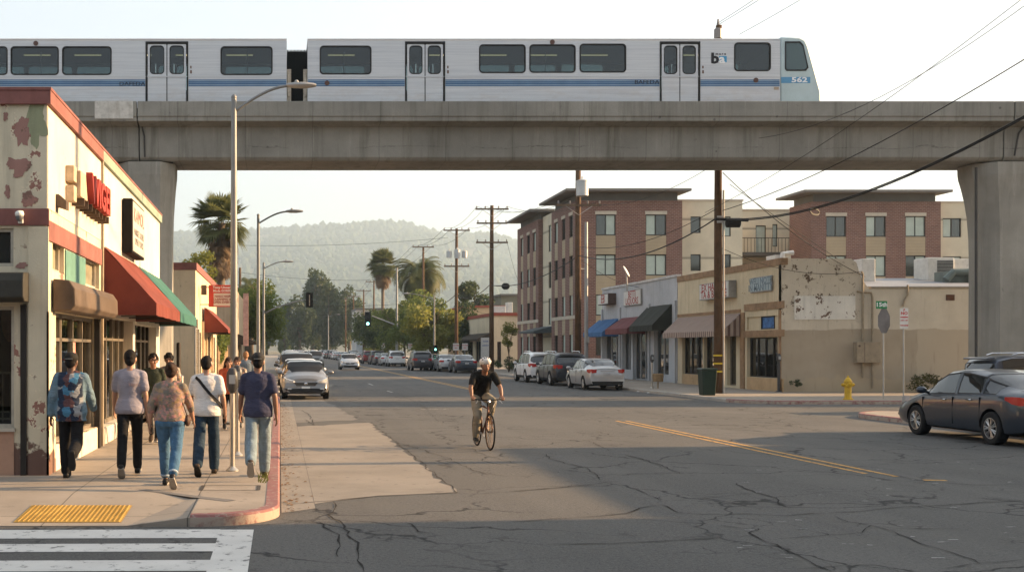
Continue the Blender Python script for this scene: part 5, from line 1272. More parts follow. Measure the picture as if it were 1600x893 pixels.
q = MB(); q.box(PX(557, YH) - .02, PX(578, YH), YH - .06, YH, SH, PZ(522, YH)); q.build('lower_panel', mat('panel_blue_grey', (.20, .24, .27), .8), b10)
for px in (560, 584): window(b10, 'y', YH, -1, PX(px, YH), PX(px + 8, YH), PZ(501, YH), PZ(493, YH), -.05, CHARW, GLD, 0)
b11 = thing('hillside_flats', 'dark weathered two storey building past the satellite dish pole', 'building', (36, 170, SH))
YI = 165; q = MB(); q.box(PX(783, YI), PX(830, YI), YI, YI + 12, SH, PZ(462, YI)); q.build('wall', mat('flats_green_grey', (.16, .16, .12), .85, 0, .2, .5, world=True), b11)
q = MB(); q.box(PX(781, YI), PX(832, YI), YI - .5, YI + 12.5, PZ(462, YI), PZ(459, YI)); q.build('roof', CAPD, b11)
# ------------------------------------------------------------------ buildings across the near side street, beyond the right edge
for lbl, x0, x1, y0, y1, h, c in (('low plain stucco building beyond the right edge, behind the parked cars', 21, 36, 14.66, 23.6, 4.75, (.40, .33, .24)), ('tall plain block beyond the right edge of the view', 21, 40, -30, 14.6, 15, (.36, .31, .26)), ('brown brick block beyond the right edge, farther back than the tall block', 21, 45, -95, -33, 12, (.16, .11, .08))):  # the brown brick block is added, out of view, to darken reflections and skylight
    t = thing('unseen_building', lbl, 'building', ((x0 + x1) / 2, (y0 + y1) / 2, SH))
    hs = [(y0 + 1 + 2.6 * k, y0 + 2.8 + 2.6 * k, z, z + 1.5) for k in range(int((y1 - y0 - 1) / 2.6)) for z in (1.2, 4.6, 8.0, 11.2) if z + 1.8 < h]
    q = MB(); q.wall('x', x0, y0, y1, SH, h, hs, -1, .15); q.quad((x0, y1, SH), (x0, y1, h), (x1, y1, h), (x1, y1, SH)); q.quad((x0, y0, SH), (x1, y0, SH), (x1, y0, h), (x0, y0, h)); q.quad((x1, y0, SH), (x1, y1, SH), (x1, y1, h), (x1, y0, h))
    q.build('wall', mat('stucco_' + ('low' if h < 6 else 'tall' if h > 13 else 'brown'), c, .85, 0, .12, 1, world=True), t, fix=False)
    q = MB(); q.box(x0, x1, y0, y1, h, h + .15); q.build('roof', ROOFM, t)
    for hh in hs[:24]: window(t, 'x', x0, -1, *hh, .12, DARKW, GLD, 1)

for lbl, x0, x1, y0, y1, h, c, nm_ in (('brown shop block beyond the left edge, across the side street from the peeling shop', -40, -4.2, -34, -3, 7.5, (.20, .15, .11), 'block_brown'), ('dark brick block behind the viewpoint down the street', -32, -4.2, -95, -38, 11, (.13, .09, .07), 'block_dark'), ('wide grey block closing the street behind the viewpoint', -30, 60, -118, -104, 14, (.14, .13, .115), 'block_grey')):  # unseen blocks added behind the camera to darken reflections and hold back skylight
    t = thing('unseen_building', lbl, 'building', ((x0 + x1) / 2, (y0 + y1) / 2, SH))
    hs = [(y0 + 1 + 3.4 * k, y0 + 3.2 + 3.4 * k, z, z + 1.6) for k in range(int((y1 - y0 - 1) / 3.4)) for z in (1.0, 4.6, 8.0) if z + 1.8 < h][:30]
    q = MB(); q.wall('x', x1, y0, y1, SH, h, hs, 1, .15); q.quad((x0, y1, SH), (x0, y1, h), (x1, y1, h), (x1, y1, SH)); q.quad((x0, y0, SH), (x1, y0, SH), (x1, y0, h), (x0, y0, h)); q.quad((x0, y0, SH), (x0, y1, SH), (x0, y1, h), (x0, y0, h))
    q.build('wall', mat(nm_, c, .85, 0, .12, 1, world=True), t, fix=False)
    q = MB(); q.box(x0, x1, y0, y1, h, h + .15); q.build('roof', ROOFM, t)
    for hh in hs: window(t, 'x', x1, 1, *hh, .12, DARKW, GLD, 1)
# ------------------------------------------------------------------ cars
def paintmat(name, c, metal=.35, rough=.28):
    m = mat(name, c, rough, metal, .04, 2, coat=.45, spec=.3); return m
TYRE = mat('tyre_rubber', (.018, .018, .018), .85); RIM = mat('alloy_rim', (.48, .48, .47), .32, .85, .05, 4)
CGL = glass_dark('car_glass', (.012, .016, .018), .03, 1.0); CBLK = mat('car_black_plastic', (.016, .016, .017), .55)
TAIL = mat('tail_lamp_red', (.40, .012, .012), .18, 0, .1, 6, spec=.8); HEADL = mat('head_lamp_clear', (.55, .56, .56), .12, .4, .1, 6, spec=1.0)
PLATE = mat('plate_white', (.62, .62, .60), .5); CHROME = mat('chrome', (.62, .62, .62), .15, 1.0, .02, 3); PLTXT = mat('plate_text_blue', (.05, .06, .16), .6)
def interp(tbl, y):
    if y <= tbl[0][0]: return tbl[0][1]
    for (a, va), (b, vb) in zip(tbl, tbl[1:]):
        if a <= y <= b:
            return va + (vb - va) * (y - a) / (b - a)
    return tbl[-1][1]
SPEC = {
 'sedan': dict(L=4.6, W=1.79, wb=2.70, r=.325,
   top=[(-2.30, .62), (-2.27, .93), (-2.22, 1.03), (-2.05, 1.08), (-1.70, 1.095), (-1.25, 1.27), (-.85, 1.405), (-.35, 1.465), (.05, 1.47), (.45, 1.43), (.85, 1.27), (1.25, 1.06), (1.4, 1.01), (1.8, .93), (2.08, .83), (2.22, .72), (2.30, .55)],
   belt=[(-2.3, .88), (-1.7, 1.0), (0, .95), (1.25, .90), (2.3, .6)], rear=(-1.66, -.88), wind=(.47, 1.24), sidew=[(-1.42, -.98), (-.93, -.10), (-.02, 1.0)], roofk=.27),
 'compact': dict(L=4.45, W=1.76, wb=2.62, r=.31,
   top=[(-2.22, .6), (-2.2, .9), (-2.14, 1.02), (-1.9, 1.07), (-1.62, 1.09), (-1.2, 1.27), (-.8, 1.40), (-.3, 1.455), (.1, 1.455), (.5, 1.41), (.95, 1.23), (1.35, 1.03), (1.45, .99), (1.85, .90), (2.05, .80), (2.17, .68), (2.22, .52)],
   belt=[(-2.3, .88), (-1.7, .99), (0, .94), (1.25, .89), (2.3, .58)], rear=(-1.58, -.84), wind=(.52, 1.33), sidew=[(-1.3, -.95), (-.9, -.08), (0, 1.08)], roofk=.25),
 'suv': dict(L=4.65, W=1.86, wb=2.70, r=.36,
   top=[(-2.32, .65), (-2.30, .98), (-2.24, 1.12), (-2.06, 1.50), (-1.95, 1.60), (-1.6, 1.68), (-.8, 1.72), (0, 1.71), (.4, 1.66), (.8, 1.46), (1.2, 1.20), (1.35, 1.14), (1.9, 1.06), (2.15, .96), (2.27, .80), (2.32, .6)],
   belt=[(-2.3, 1.04), (-1.7, 1.08), (0, 1.04), (1.25, 1.0), (2.3, .7)], rear=(-2.225, -2.06), wind=(.43, 1.19), sidew=[(-1.88, -1.0), (-.93, -.05), (.03, .98)], roofk=.22),
}
def car_model(kind, pname, pcol, label, tail_wide=False, front_style=0, metal=.35):
    S = SPEC[kind]; L, W, wb, r = S['L'], S['W'], S['wb'], S['r']; hl = L / 2
    P = paintmat(pname, pcol, metal)
    ys = sorted(set([round(-hl + L * i / 46, 4) for i in range(47)] + [p[0] for p in S['top'] if -hl <= p[0] <= hl] + [q for q in S['rear'] + S['wind']] + [q for s_ in S['sidew'] for q in s_]))
    ys2 = [ys[0]]
    for y in ys[1:]:
        if y - ys2[-1] > .012: ys2.append(y)
    ys = ys2
    zb0 = .20 if kind != 'suv' else .24
    rings = []
    NR = 12
    for y in ys:
        e = abs(y) / hl; w_ = W / 2 * (1 - .13 * max(0, (e - .72) / .28) ** 2.2)
        zb = zb0 + .06 * max(0, (e - .8) / .2)
        zt = interp(S['top'], y); bl = min(interp(S['belt'], y), zt - .03)
        cab = max(0, min(1, (zt - bl - .10) / .25))
        wr = w_ - S['roofk']
        mid = zb + (bl - zb) * .5
        half = [(0, zb), (w_ * .80, zb), (w_ - .05, zb + .05), (w_ - .012, zb + .16), (w_, mid + .03), (w_ - .012, bl - .13), (w_ - .035, bl - .035)]
        # shoulder to roof
        hood = [(w_ - .07, bl), (w_ * .74, bl + (zt - bl) * .62), (w_ * .52, bl + (zt - bl) * .85), (w_ * .28, zt - (zt - bl) * .04), (0, zt)]
        cabn = [(w_ - .075, bl), ((w_ - .075) * .5 + (wr + .05) * .5 + .01, bl + (zt - .07 - bl) * .5), (wr + .05, zt - .075), (wr - .06, zt - .018), (0, zt)]
        up = [(a[0] * (1 - cab) + b_[0] * cab, a[1] * (1 - cab) + b_[1] * cab) for a, b_ in zip(hood, cabn)]
        hp = half + up                        # 12 points, bottom centre to top centre
        rg = [(x, y, z) for x, z in hp] + [(-x, y, z) for x, z in hp[-2:0:-1]]
        rings.append(rg)
    n = len(rings[0]); bm = bmesh.new()
    vs = [[bm.verts.new(p) for p in rg] for rg in rings]
    lay = bm.faces.layers.int.new('k')
    for i in range(len(ys) - 1):
        ym = (ys[i] + ys[i + 1]) / 2
        for j in range(n):
            f = bm.faces.new((vs[i][j], vs[i + 1][j], vs[i + 1][(j + 1) % n], vs[i][(j + 1) % n]))
            jj = j if j < NR - 1 else n - 1 - j       # mirrored segment index
            k = 0
            if jj in (0, 1): k = 9
            elif jj == 2: k = 8 if kind == 'suv' else 0
            elif jj in (7, 8):
                for q, (a, b_) in enumerate(S['sidew']):
                    if a < ym < b_: k = 10 + q + (5 if j >= NR - 1 else 0)
                if S['rear'][0] < ym < S['rear'][1] and jj == 8 and kind == 'suv': k = 2
            elif jj in (9, 10):
                if S['wind'][0] < ym < S['wind'][1]: k = 1
                if S['rear'][0] < ym < S['rear'][1]: k = 2
            f[lay] = k
    for e_, o_ in ((0, 1), (-1, 0)):
        f = bm.faces.new([v for v in (vs[e_] if o_ else vs[e_][::-1])]); f[lay] = 0
    bmesh.ops.recalc_face_normals(bm, faces=bm.faces[:])
    # inset the glass so that painted frames remain
    for k in (1, 2, 10, 11, 12, 15, 16, 17):
        fs = [f for f in bm.faces if f[lay] == k]
        if fs:
            res = bmesh.ops.inset_region(bm, faces=fs, thickness=.028, depth=-.008, use_even_offset=True)
            for f in res['faces']: f[lay] = 8 if k >= 10 or k in (1, 2) else 0
    root = thing('parked_car', label, 'car')
    full = bpy.data.meshes.new('full'); 
    for f in bm.faces: f.material_index = f[lay]; f.smooth = True
    for e in bm.edges:
        if len(e.link_faces) == 2 and (e.calc_face_angle(0) > R(32) or e.link_faces[0][lay] != e.link_faces[1][lay]): e.smooth = False
    bm.to_mesh(full); bm.free()
    for _ in range(18): full.materials.append(P)
    o = link('full', full); 
    cut = MB()
    for yy in (wb / 2, -wb / 2):
        for sx in (-1, 1): cut.tube([(sx * (W / 2 - .30), yy, r + .01), (sx * (W / 2 + .2), yy, r + .01)], r + .055, 28)
    co = cut.build('cut', CBLK); co.data.polygons.foreach_set('material_index', [0] * len(co.data.polygons))
    md = o.modifiers.new('b', 'BOOLEAN'); md.object = co; md.operation = 'DIFFERENCE'; md.solver = 'EXACT'; md.material_mode = 'TRANSFER'
    me = evalmesh(o); bpy.data.objects.remove(o); bpy.data.objects.remove(co)
    def split(ks, name, m, parent, cutslot=False):
        b2 = bmesh.new(); b2.from_mesh(me)
        nm = [q.name if q else '' for q in me.materials]
        def is_cut(f): return nm[f.material_index] == CBLK.name if f.material_index < len(nm) else False
        kill = [f for f in b2.faces if not ((f.material_index in ks and not is_cut(f)) or (cutslot and is_cut(f)))]
        if len(kill) == len(b2.faces): b2.free(); return None
        bmesh.ops.delete(b2, geom=kill, context='FACES'); m2 = bpy.data.meshes.new(name)
        for f in b2.faces: f.material_index = 0
        b2.to_mesh(m2); b2.free(); m2.materials.clear(); m2.materials.append(m); return link(name, m2, parent)
    body = split([0], 'body', P, root)
    split([1], 'windshield', CGL, root); split([2], 'rear_window', CGL, root)
    for k in (10, 11, 12, 15, 16, 17): split([k], 'side_window', CGL, root)
    split([8, 9], 'trim', CBLK, root, True)
    # wheels
    for yy in (wb / 2, -wb / 2):
        for sx in (-1, 1):
            x = sx * (W / 2 - .10)
            t = MB(); t.lathe([(r * .64, -.105), (r * .9, -.11), (r * .985, -.09), (r, -.05), (r, .05), (r * .985, .09), (r * .9, .11), (r * .64, .105), (r * .62, 0), (r * .64, -.105)], (x, yy, r), 'x', 30, cap=False)
            wl_ = t.build('wheel', TYRE, root, smooth='auto')
            q = MB(); xo = x + sx * .085
            q.lathe([(r * .655, -.03 * sx), (r * .655, .02 * sx), (r * .60, .02 * sx), (r * .58, -.03 * sx)], (xo, yy, r), 'x', 30, cap=False)
            for a in range(7):
                an = 2 * math.pi * a / 7
                for da in (-.16, .16):
                    c1 = (xo + sx * .012, yy + math.cos(an + da * .4) * r * .14, r + math.sin(an + da * .4) * r * .14); c2 = (xo + sx * .004, yy + math.cos(an + da) * r * .61, r + math.sin(an + da) * r * .61)
                    q.tube([c1, c2], r * .045, 6)
            q.tube([(xo - sx * .02, yy, r), (xo + sx * .022, yy, r)], r * .17, 14)
            q.build('rim', RIM, wl_, smooth='auto')
            q = MB(); q.tube([(xo - sx * .06, yy, r), (xo - sx * .05, yy, r)], r * .62, 24); q.build('brake_disc', CBLK, wl_)
    # mirrors, handles, lamps, plates, grille
    for sx in (-1, 1):
        zm = interp(S['belt'], .95) + .09
        q = MB(); q.ell((sx * (W / 2 + .10), .93, zm), (.115, .075, .078), 14, 8); q.tube([(sx * (W / 2 - .08), .98, zm - .06), (sx * (W / 2 + .04), .95, zm - .03)], .03, 8)
        q.build('wing_mirror', P, root, smooth=True)
        for yy in (-.62, .30):
            q = MB(); q.tube([(sx * (W / 2 - .004), yy - .09, bl_at(S, yy) - .11), (sx * (W / 2 + .018), yy - .05, bl_at(S, yy) - .11), (sx * (W / 2 + .018), yy + .05, bl_at(S, yy) - .11), (sx * (W / 2 - .004), yy + .09, bl_at(S, yy) - .11)], .014, 6)
            q.build('door_handle', CHROME if metal > .3 else P, root)
        q = MB()
        for yy in (S['sidew'][2][1] + .08, -.04, -.98 if kind != 'suv' else -.96):
            q.box(sx * (W / 2 - .03), sx * (W / 2 + .0015), yy - .004, yy + .004, .34, bl_at(S, yy) - .06)
        q.build('door_gap', CBLK, root)
    sub = lambda x0, x1, y0, y1, z0, z1, name, m, bv=.02: (lambda q: q.build(name, m, root, bevel=bv))(MB().box(x0, x1, y0, y1, z0, z1))
    def lamp(poly, yface, depth, name, m):
        q = MB(); q.prism([(x, yface, z) for x, z in poly], (0, depth, 0)); return q.build(name, m, root, bevel=.012)
    wr_ = W / 2 * .87
    zl = .88 if kind != 'suv' else .98
    for sx in (-1, 1):
        # rear lamps wrap round the corner
        q = MB()
        if tail_wide:
            ring = []
            for (x, y, za, zc) in ((.42, -hl - .006, zl - .03, zl + .035), (.60, -hl - .004, zl - .07, zl + .055), (.76, -hl + .035, zl - .085, zl + .07), (wr_ + .045, -hl + .15, zl - .08, zl + .08), (wr_ + .085, -hl + .32, zl - .055, zl + .085), (wr_ + .098, -hl + .52, zl + .02, zl + .075)):
                ring.append([(sx * x, y, za), (sx * x, y, zc), (sx * (x - .05), y + .05, zc), (sx * (x - .05), y + .05, za)])
            q.ring_tube(ring)
        else:
            hgt = .09 if kind != 'suv' else .10
            ring = []
            for (x, y, za, zc) in ((.52, -hl - .006, zl - hgt * .8, zl + hgt * .8), (.70, -hl + .004, zl - hgt, zl + hgt), (wr_ + .02, -hl + .07, zl - hgt, zl + hgt), (wr_ + .065, -hl + .20, zl - hgt * .9, zl + hgt * .9), (wr_ + .085, -hl + .36, zl - hgt * .2, zl + hgt * .8)):
                ring.append([(sx * x, y, za), (sx * x, y, zc), (sx * (x - .05), y + .05, zc), (sx * (x - .05), y + .05, za)])
            q.ring_tube(ring)
        tl = q.build('tail_lamp', TAIL, root, smooth='auto')
        if tail_wide:
            q = MB(); q.prism([(sx * .60, -hl - .012, zl - .03), (sx * .74, -hl + .018, zl - .04), (sx * .70, -hl + .01, zl + .02), (sx * .58, -hl - .012, zl + .012)], (0, -.006, 0)); q.build('reverse_lamp', HEADL, tl)
        # head lamps
        zh = interp(S['top'], hl - .22) - .10
        ring = []
        for (x, y, za, zc) in ((.46, hl + .004, zh - .10, zh - .02), (.60, hl - .015, zh - .10, zh + .015), (.72, hl - .09, zh - .09, zh + .05), (wr_ + .025, hl - .22, zh - .07, zh + .08), (wr_ + .05, hl - .42, zh - .01, zh + .11)):
            ring.append([(sx * x, y, za), (sx * x, y, zc), (sx * (x - .06), y - .05, zc), (sx * (x - .06), y - .05, za)])
        q = MB(); q.ring_tube(ring); q.build('head_lamp', HEADL, root, smooth='auto')
        sub(sx * .52, sx * .68, hl - .05, hl + .012, .36, .43, 'fog_lamp', HEADL, .02)
    zg = interp(S['top'], hl - .12) - .16
    gw = .44
    lamp([(-gw, zg + .06), (gw, zg + .06), (gw * .78, zg - .07), (-gw * .78, zg - .07)], hl - .03, .045, 'grille', CBLK)
    q = MB()
    for k in range(3): q.box(-gw * .85, gw * .85, hl + .014, hl + .022, zg - .045 + k * .035, zg - .038 + k * .035)
    q.ell((0, hl + .02, zg + .01), (.065, .012, .045), 14, 8); q.build('grille_bar', CHROME, root)
    lamp([(-.68, .40), (.68, .40), (.58, .27), (-.58, .27)], hl - .04, .052, 'air_intake', CBLK)
    pf = sub(-.155, .155, hl + .012, hl + .028, .42, .50, 'number_plate', PLATE, .004)
    zp = .78 if kind != 'suv' else .84
    pr_ = sub(-.155, .155, -hl - .018, -hl - .004, zp - .06, zp + .04, 'number_plate', PLATE, .004)
    t_ = text_mesh('7KDR482', .075, .003); t_.transform(Matrix.Translation((0, -hl - .0195, zp - .01)) @ Matrix.Rotation(R(90), 4, 'X')); t_.materials.clear(); t_.materials.append(PLTXT); link('plate_text', t_, pr_)
    sub(-.33, .33, -hl - .014, -hl - .002, zp + .085, zp + .108, 'boot_trim', CHROME, .004)
    lamp([(-.72, .42), (.72, .42), (.66, .26), (-.66, .26)], -hl - .008, .03, 'rear_bumper_panel', CBLK)
    q = MB(); q.tube([(.5, -hl - .02, .25), (.5, -hl + .15, .25)], .035, 10); q.build('exhaust', CHROME, root)
    if kind == 'suv':
        q = MB()
        for sx in (-1, 1): q.tube([(sx * .60, -1.5, 1.70), (sx * .62, -1.3, 1.76), (sx * .62, .1, 1.775), (sx * .6, .35, 1.69)], .018, 6)
        q.build('roof_rail', CHROME, root)
        q = MB(); q.prism([(-.62, -1.98, 1.60), (.62, -1.98, 1.60), (.60, -2.20, 1.57), (-.60, -2.20, 1.57)], (0, 0, .05)); q.build('spoiler', P, root, bevel=.02)
    return root
def bl_at(S, y): return interp(S['belt'], y)
C_DARKBLUE, C_GREY, C_SILVER, C_WHITE = (.035, .045, .060), (.20, .195, .19), (.42, .42, .42), (.66, .66, .65)
C_BLACK, C_RED, C_TAN = (.014, .015, .017), (.16, .02, .02), (.26, .21, .15)
xs_ = PG(1407, 677)[0] + .895
sedan = car_model('sedan', 'paint_sedan_dark', C_DARKBLUE, 'dark blue grey sedan with wide red tail lamps parked at the right edge', tail_wide=True)
sedan.location = (14.88, 24.0, 0); sedan.rotation_euler = (0, 0, R(-.5))
suv = car_model('suv', 'paint_suv_blue', (.045, .055, .075), 'dark blue grey estate with rear spoiler parked behind the dark sedan', metal=.35)
suv.location = (22.75, 34.05, 0); suv.rotation_euler = (0, 0, R(-90)); 
cmp_ = car_model('compact', 'paint_compact_grey', C_GREY, 'grey sedan first in the row parked along the left kerb', metal=.45)
cmp_.location = (.97, 44.9, 0); cmp_.rotation_euler = (0, 0, R(180))
bpy.context.view_layer.update()
def recolor(pname, c, metal=.35):
    key = pname + '_%d_%d_%d' % tuple(int(q * 1000) for q in c[:3])
    return paintmat(key, c, metal)
SRC = {'sedan': (sedan, 'paint_sedan_dark'), 'suv': (suv, 'paint_suv_blue'), 'compact': (cmp_, 'paint_compact_grey')}
GRR = 'cars parked along the right kerb'; GRL = 'cars parked along the left kerb'
tag(cmp_, group=GRL)
def addcar(kind, x, y, rz, c, label, group=None, metal=.3, name=None):
    src, pn = SRC[kind]
    o = place(src, (x, y, 0), R(rz), label, {pn: recolor(pn, c, metal)}, group)
    if group is None and 'group' in o: del o['group']
    if name: o.name = name
    return o
# right kerb, nearest first (rears to the camera)
addcar('compact', 14.85, 54.4, 0, C_SILVER, 'silver sedan nearest in the row beside the grey shop', GRR, .45)
addcar('suv', 14.85, 60.8, 0, (.022, .026, .034), 'dark SUV between the silver sedan and a white SUV', GRR)
addcar('suv', 14.8, 66.5, 0, C_WHITE, 'white SUV parked in front of the dark SUV by the apartments', GRR, .0)
addcar('suv', 12.35, 101.5, 0, (.03, .03, .035), 'dark SUV driving away in the right lane, brake lamps towards us', None, .3, 'moving_car')
addcar('compact', 6.35, 106, 180, C_SILVER, 'silver car driving towards us in the middle of the road', None, .4, 'moving_car')
far = [(14.6, 92.0, 'compact', (.035, .045, .06), 'dark blue car directly left of the cyclist helmet'), (14.1, 97.6, 'compact', C_SILVER, 'silver sedan left of the dark blue car behind the cyclist'), (13.6, 103.2, 'compact', (.03, .03, .03), 'black car right of the dark SUV that is driving away'),
       (12.6, 125.5, 'suv', C_WHITE, 'white SUV parked left of the dark SUV that is driving away'), (12.2, 131, 'compact', C_SILVER, 'pale car just ahead of the far white SUV'), (12.0, 137, 'compact', (.05, .05, .055), 'charcoal car two ahead of the far white SUV'), (12.0, 143, 'suv', (.03, .03, .035), 'black SUV three ahead of the far white SUV'),
       (11.6, 150, 'suv', C_RED, 'dark red SUV in the far right row'), (11.5, 160, 'compact', C_TAN, 'tan car right of the white sedan in the far row'), (10.6, 163, 'compact', C_WHITE, 'white sedan left of the dark red SUV'), (11.2, 176, 'suv', C_GREY, 'grey SUV behind the white sedan in the far row')]
for x, y, k, c, l in far: addcar(k, x, y, 0, c, l, GRR, .3)
for i in range(16):
    y = 184 + i * 6.6; x = 10.9 - i * .16
    addcar(rnd.choice(['compact', 'suv', 'sedan']), x, y, 0, rnd.choice([C_BLACK, C_SILVER, C_WHITE, C_GREY, C_DARKBLUE]), 'small far car at the vanishing end of the right parked row', 'far cars ending the right row', .3)
# left kerb, fronts to the camera
lf = [(.92, 51.2, 'sedan', C_WHITE, 'white car second from the front in the left parked row'), (.85, 57.6, 'suv', (.03, .034, .036), 'dark SUV third from the front in the left parked row'), (.9, 64, 'compact', (.30, .30, .28), 'pale grey car fourth in the left parked row'), (.85, 70.5, 'suv', C_TAN, 'tan SUV fifth in the left parked row'), (.85, 77, 'compact', C_WHITE, 'white car sixth in the left parked row')]
for x, y, k, c, l in lf: addcar(k, x, y, 180, c, l, GRL, .3)
for i in range(24):
    y = 84 + i * 6.7; x = .8 + .008 * (y - 84)
    addcar(rnd.choice(['compact', 'suv', 'sedan']), x, y, 180, rnd.choice([C_BLACK, C_SILVER, C_WHITE, C_GREY, C_DARKBLUE, C_RED, C_TAN]), 'small far car in the left parked row beyond the sixth car', 'far cars ending the left row', .3)
for x, y, k, c, l in ((3.6, 120, 'suv', (.03, .03, .03), 'black car coming down the left lane beyond the parked row'), (3.2, 150, 'suv', C_WHITE, 'white van like SUV queued in the left lane far away'), (4.6, 176, 'compact', C_WHITE, 'white sedan in the distance left of the silver oncoming car'), (3.0, 192, 'suv', C_RED, 'dark red SUV queued far down the left lane'), (4.3, 215, 'compact', C_RED, 'red sedan farthest in the left lane'), (2.8, 232, 'suv', C_SILVER, 'silver SUV farthest in the left lane')):
    addcar(k, x, y, 180, c, l, 'cars queued in the left lane', .2, 'moving_car')
# ------------------------------------------------------------------ people
SKIN1 = mat('skin_brown', (.23, .115, .07), .5, 0, .08, 6, spec=.4); SKIN2 = mat('skin_tan', (.36, .20, .13), .5, 0, .08, 6, spec=.4); SKIN3 = mat('skin_dark', (.11, .055, .035), .5, 0, .08, 6, spec=.4)
HAIR = mat('hair_black', (.010, .008, .007), .75, 0, .3, 12, spec=.15); HAIRB = mat('hair_brown', (.030, .016, .010), .7, 0, .3, 12, spec=.2); EYE = mat('eye_dark', (.02, .015, .012), .3); LIP = mat('lip', (.22, .09, .07), .5)
def cloth(name, c, var=.14, sc=6, bmp=.35, pattern=None):
    if name in MATS: return MATS[name]
    m, nt, b = newmat(name); MATS[name] = m; p = objc(nt)
    cc = mixc(nt, rmp(nt, nz(nt, p, sc, 5, .6), .3, .7), tuple(q * (1 - var) for q in c), tuple(min(1, q * (1 + var)) for q in c))
    if pattern == 'camo':
        v = nd(nt, 'ShaderNodeTexVoronoi', None, {'Vector': nd(nt, 'ShaderNodeVectorMath', {'operation': 'ADD'}, {0: p, 1: scl(nt, nd(nt, 'ShaderNodeTexNoise', None, {'Vector': p, 'Scale': 9}).outputs[1], (.12, .12, .12))}).outputs[0], 'Scale': 11}).outputs[1]
        s = nd(nt, 'ShaderNodeSeparateColor', None, {0: v})
        plain = mixc(nt, rmp(nt, nz(nt, p, 5, 4), .3, .7), (.075, .135, .185), (.15, .21, .25))
        cc = mixc(nt, rmp(nt, s.outputs[0], .62, .64), (.022, .032, .055), (.24, .25, .26)); cc = mixc(nt, rmp(nt, s.outputs[1], .70, .72), cc, (.06, .17, .27)); cc = mixc(nt, rmp(nt, s.outputs[2], .85, .87), cc, (.10, .05, .05))
        xa_ = ma(nt, 'ABSOLUTE', nd(nt, 'ShaderNodeSeparateXYZ', None, {0: p}).outputs[0]); cc = mixc(nt, rmp(nt, ma(nt, 'ADD', xa_, ma(nt, 'MULTIPLY', nz(nt, p, 8, 3), .06)), .185, .205), cc, plain)
    if pattern == 'floral':
        v = nd(nt, 'ShaderNodeTexVoronoi', None, {'Vector': p, 'Scale': 34}).outputs[1]; s = nd(nt, 'ShaderNodeSeparateColor', None, {0: v})
        big = rmp(nt, nz(nt, p, 9, 4), .45, .55)
        cc = mixc(nt, rmp(nt, s.outputs[0], .4, .8), c, (.34, .22, .12)); cc = mixc(nt, ma(nt, 'MULTIPLY', big, .75), cc, (.12, .13, .11)); cc = mixc(nt, rmp(nt, s.outputs[1], .82, .88), cc, (.40, .20, .17))
    if pattern == 'denim':
        z = nz(nt, scl(nt, p, (6, 6, 1.2)), 3, 4); cc = mixc(nt, rmp(nt, z, .45, .75, 0, .6), cc, tuple(min(1, q * 1.7) for q in c))
    nt.links.new(cc, b.inputs['Base Color']); b.inputs['Roughness'].default_value = .9; b.inputs['Specular IOR Level'].default_value = .2
    h = ma(nt, 'ADD', nz(nt, scl(nt, p, (1, 1, 2.2)), 7, 3, .6, .6), ma(nt, 'MULTIPLY', nz(nt, p, 22, 3), .3))
    bump(nt, b, h, bmp * 1.6, .03)
    return m
def remesh(mb, name, m, parent, voxel=.013, it=5, wr=0.0, seed=0, smooth_f=.5):
    o = mb.build(name, m, None)
    r_ = o.modifiers.new('r', 'REMESH'); r_.mode = 'VOXEL'; r_.voxel_size = voxel
    s_ = o.modifiers.new('s', 'SMOOTH'); s_.iterations = it; s_.factor = smooth_f
    me = evalmesh(o); old = o.data; bpy.data.objects.remove(o); bpy.data.meshes.remove(old)
    if wr:
        nv = [v.normal.copy() for v in me.vertices]
        for v, n in zip(me.vertices, nv):
            c = v.co
            k = mnoise.noise(Vector((c.x * 7 + seed, c.y * 7, c.z * 13 + c.x * 5))) + .5 * mnoise.noise(Vector((c.x * 18, c.y * 18 + seed, c.z * 26)))
            v.co = c + n * (k * wr)
    me.polygons.foreach_set('use_smooth', [True] * len(me.polygons)); me.materials.clear(); me.materials.append(m); me.name = name
    return link(name, me, parent)
def joined(o, mb, mats):
    """append extra shapes (fingers, eyes) to an object's mesh"""
    t = mb.build('x', mats, None, smooth=True)
    bm = bmesh.new(); bm.from_mesh(o.data)
    nb = len(o.data.materials)
    t.data.polygons.foreach_set('material_index', [q + 0 for q in mb.m])
    bm.from_mesh(t.data); bm.to_mesh(o.data); bm.free()
    for q in (mats[1:] if isinstance(mats, list) else []): o.data.materials.append(q)
    bpy.data.objects.remove(t)
def capsule(mb, a, b, ra, rb, n=12, fx=1.0):
    a, b = Vector(a), Vector(b); d = (b - a); L = d.length; d.normalize()
    pts = [a - d * ra * .85, a - d * ra * .5] + [a.lerp(b, k / 4) for k in range(5)] + [b + d * rb * .5, b + d * rb * .85]
    rr = [ra * .4, ra * .85] + [ra + (rb - ra) * k / 4 for k in range(5)] + [rb * .85, rb * .4]
    mb.tube(pts, rr, n, flat=fx)
def limb(mb, pts, rr, n=12):
    for (a, b_), (ra, rb) in zip(zip(pts, pts[1:]), zip(rr, rr[1:])): capsule(mb, a, b_, ra, rb, n)
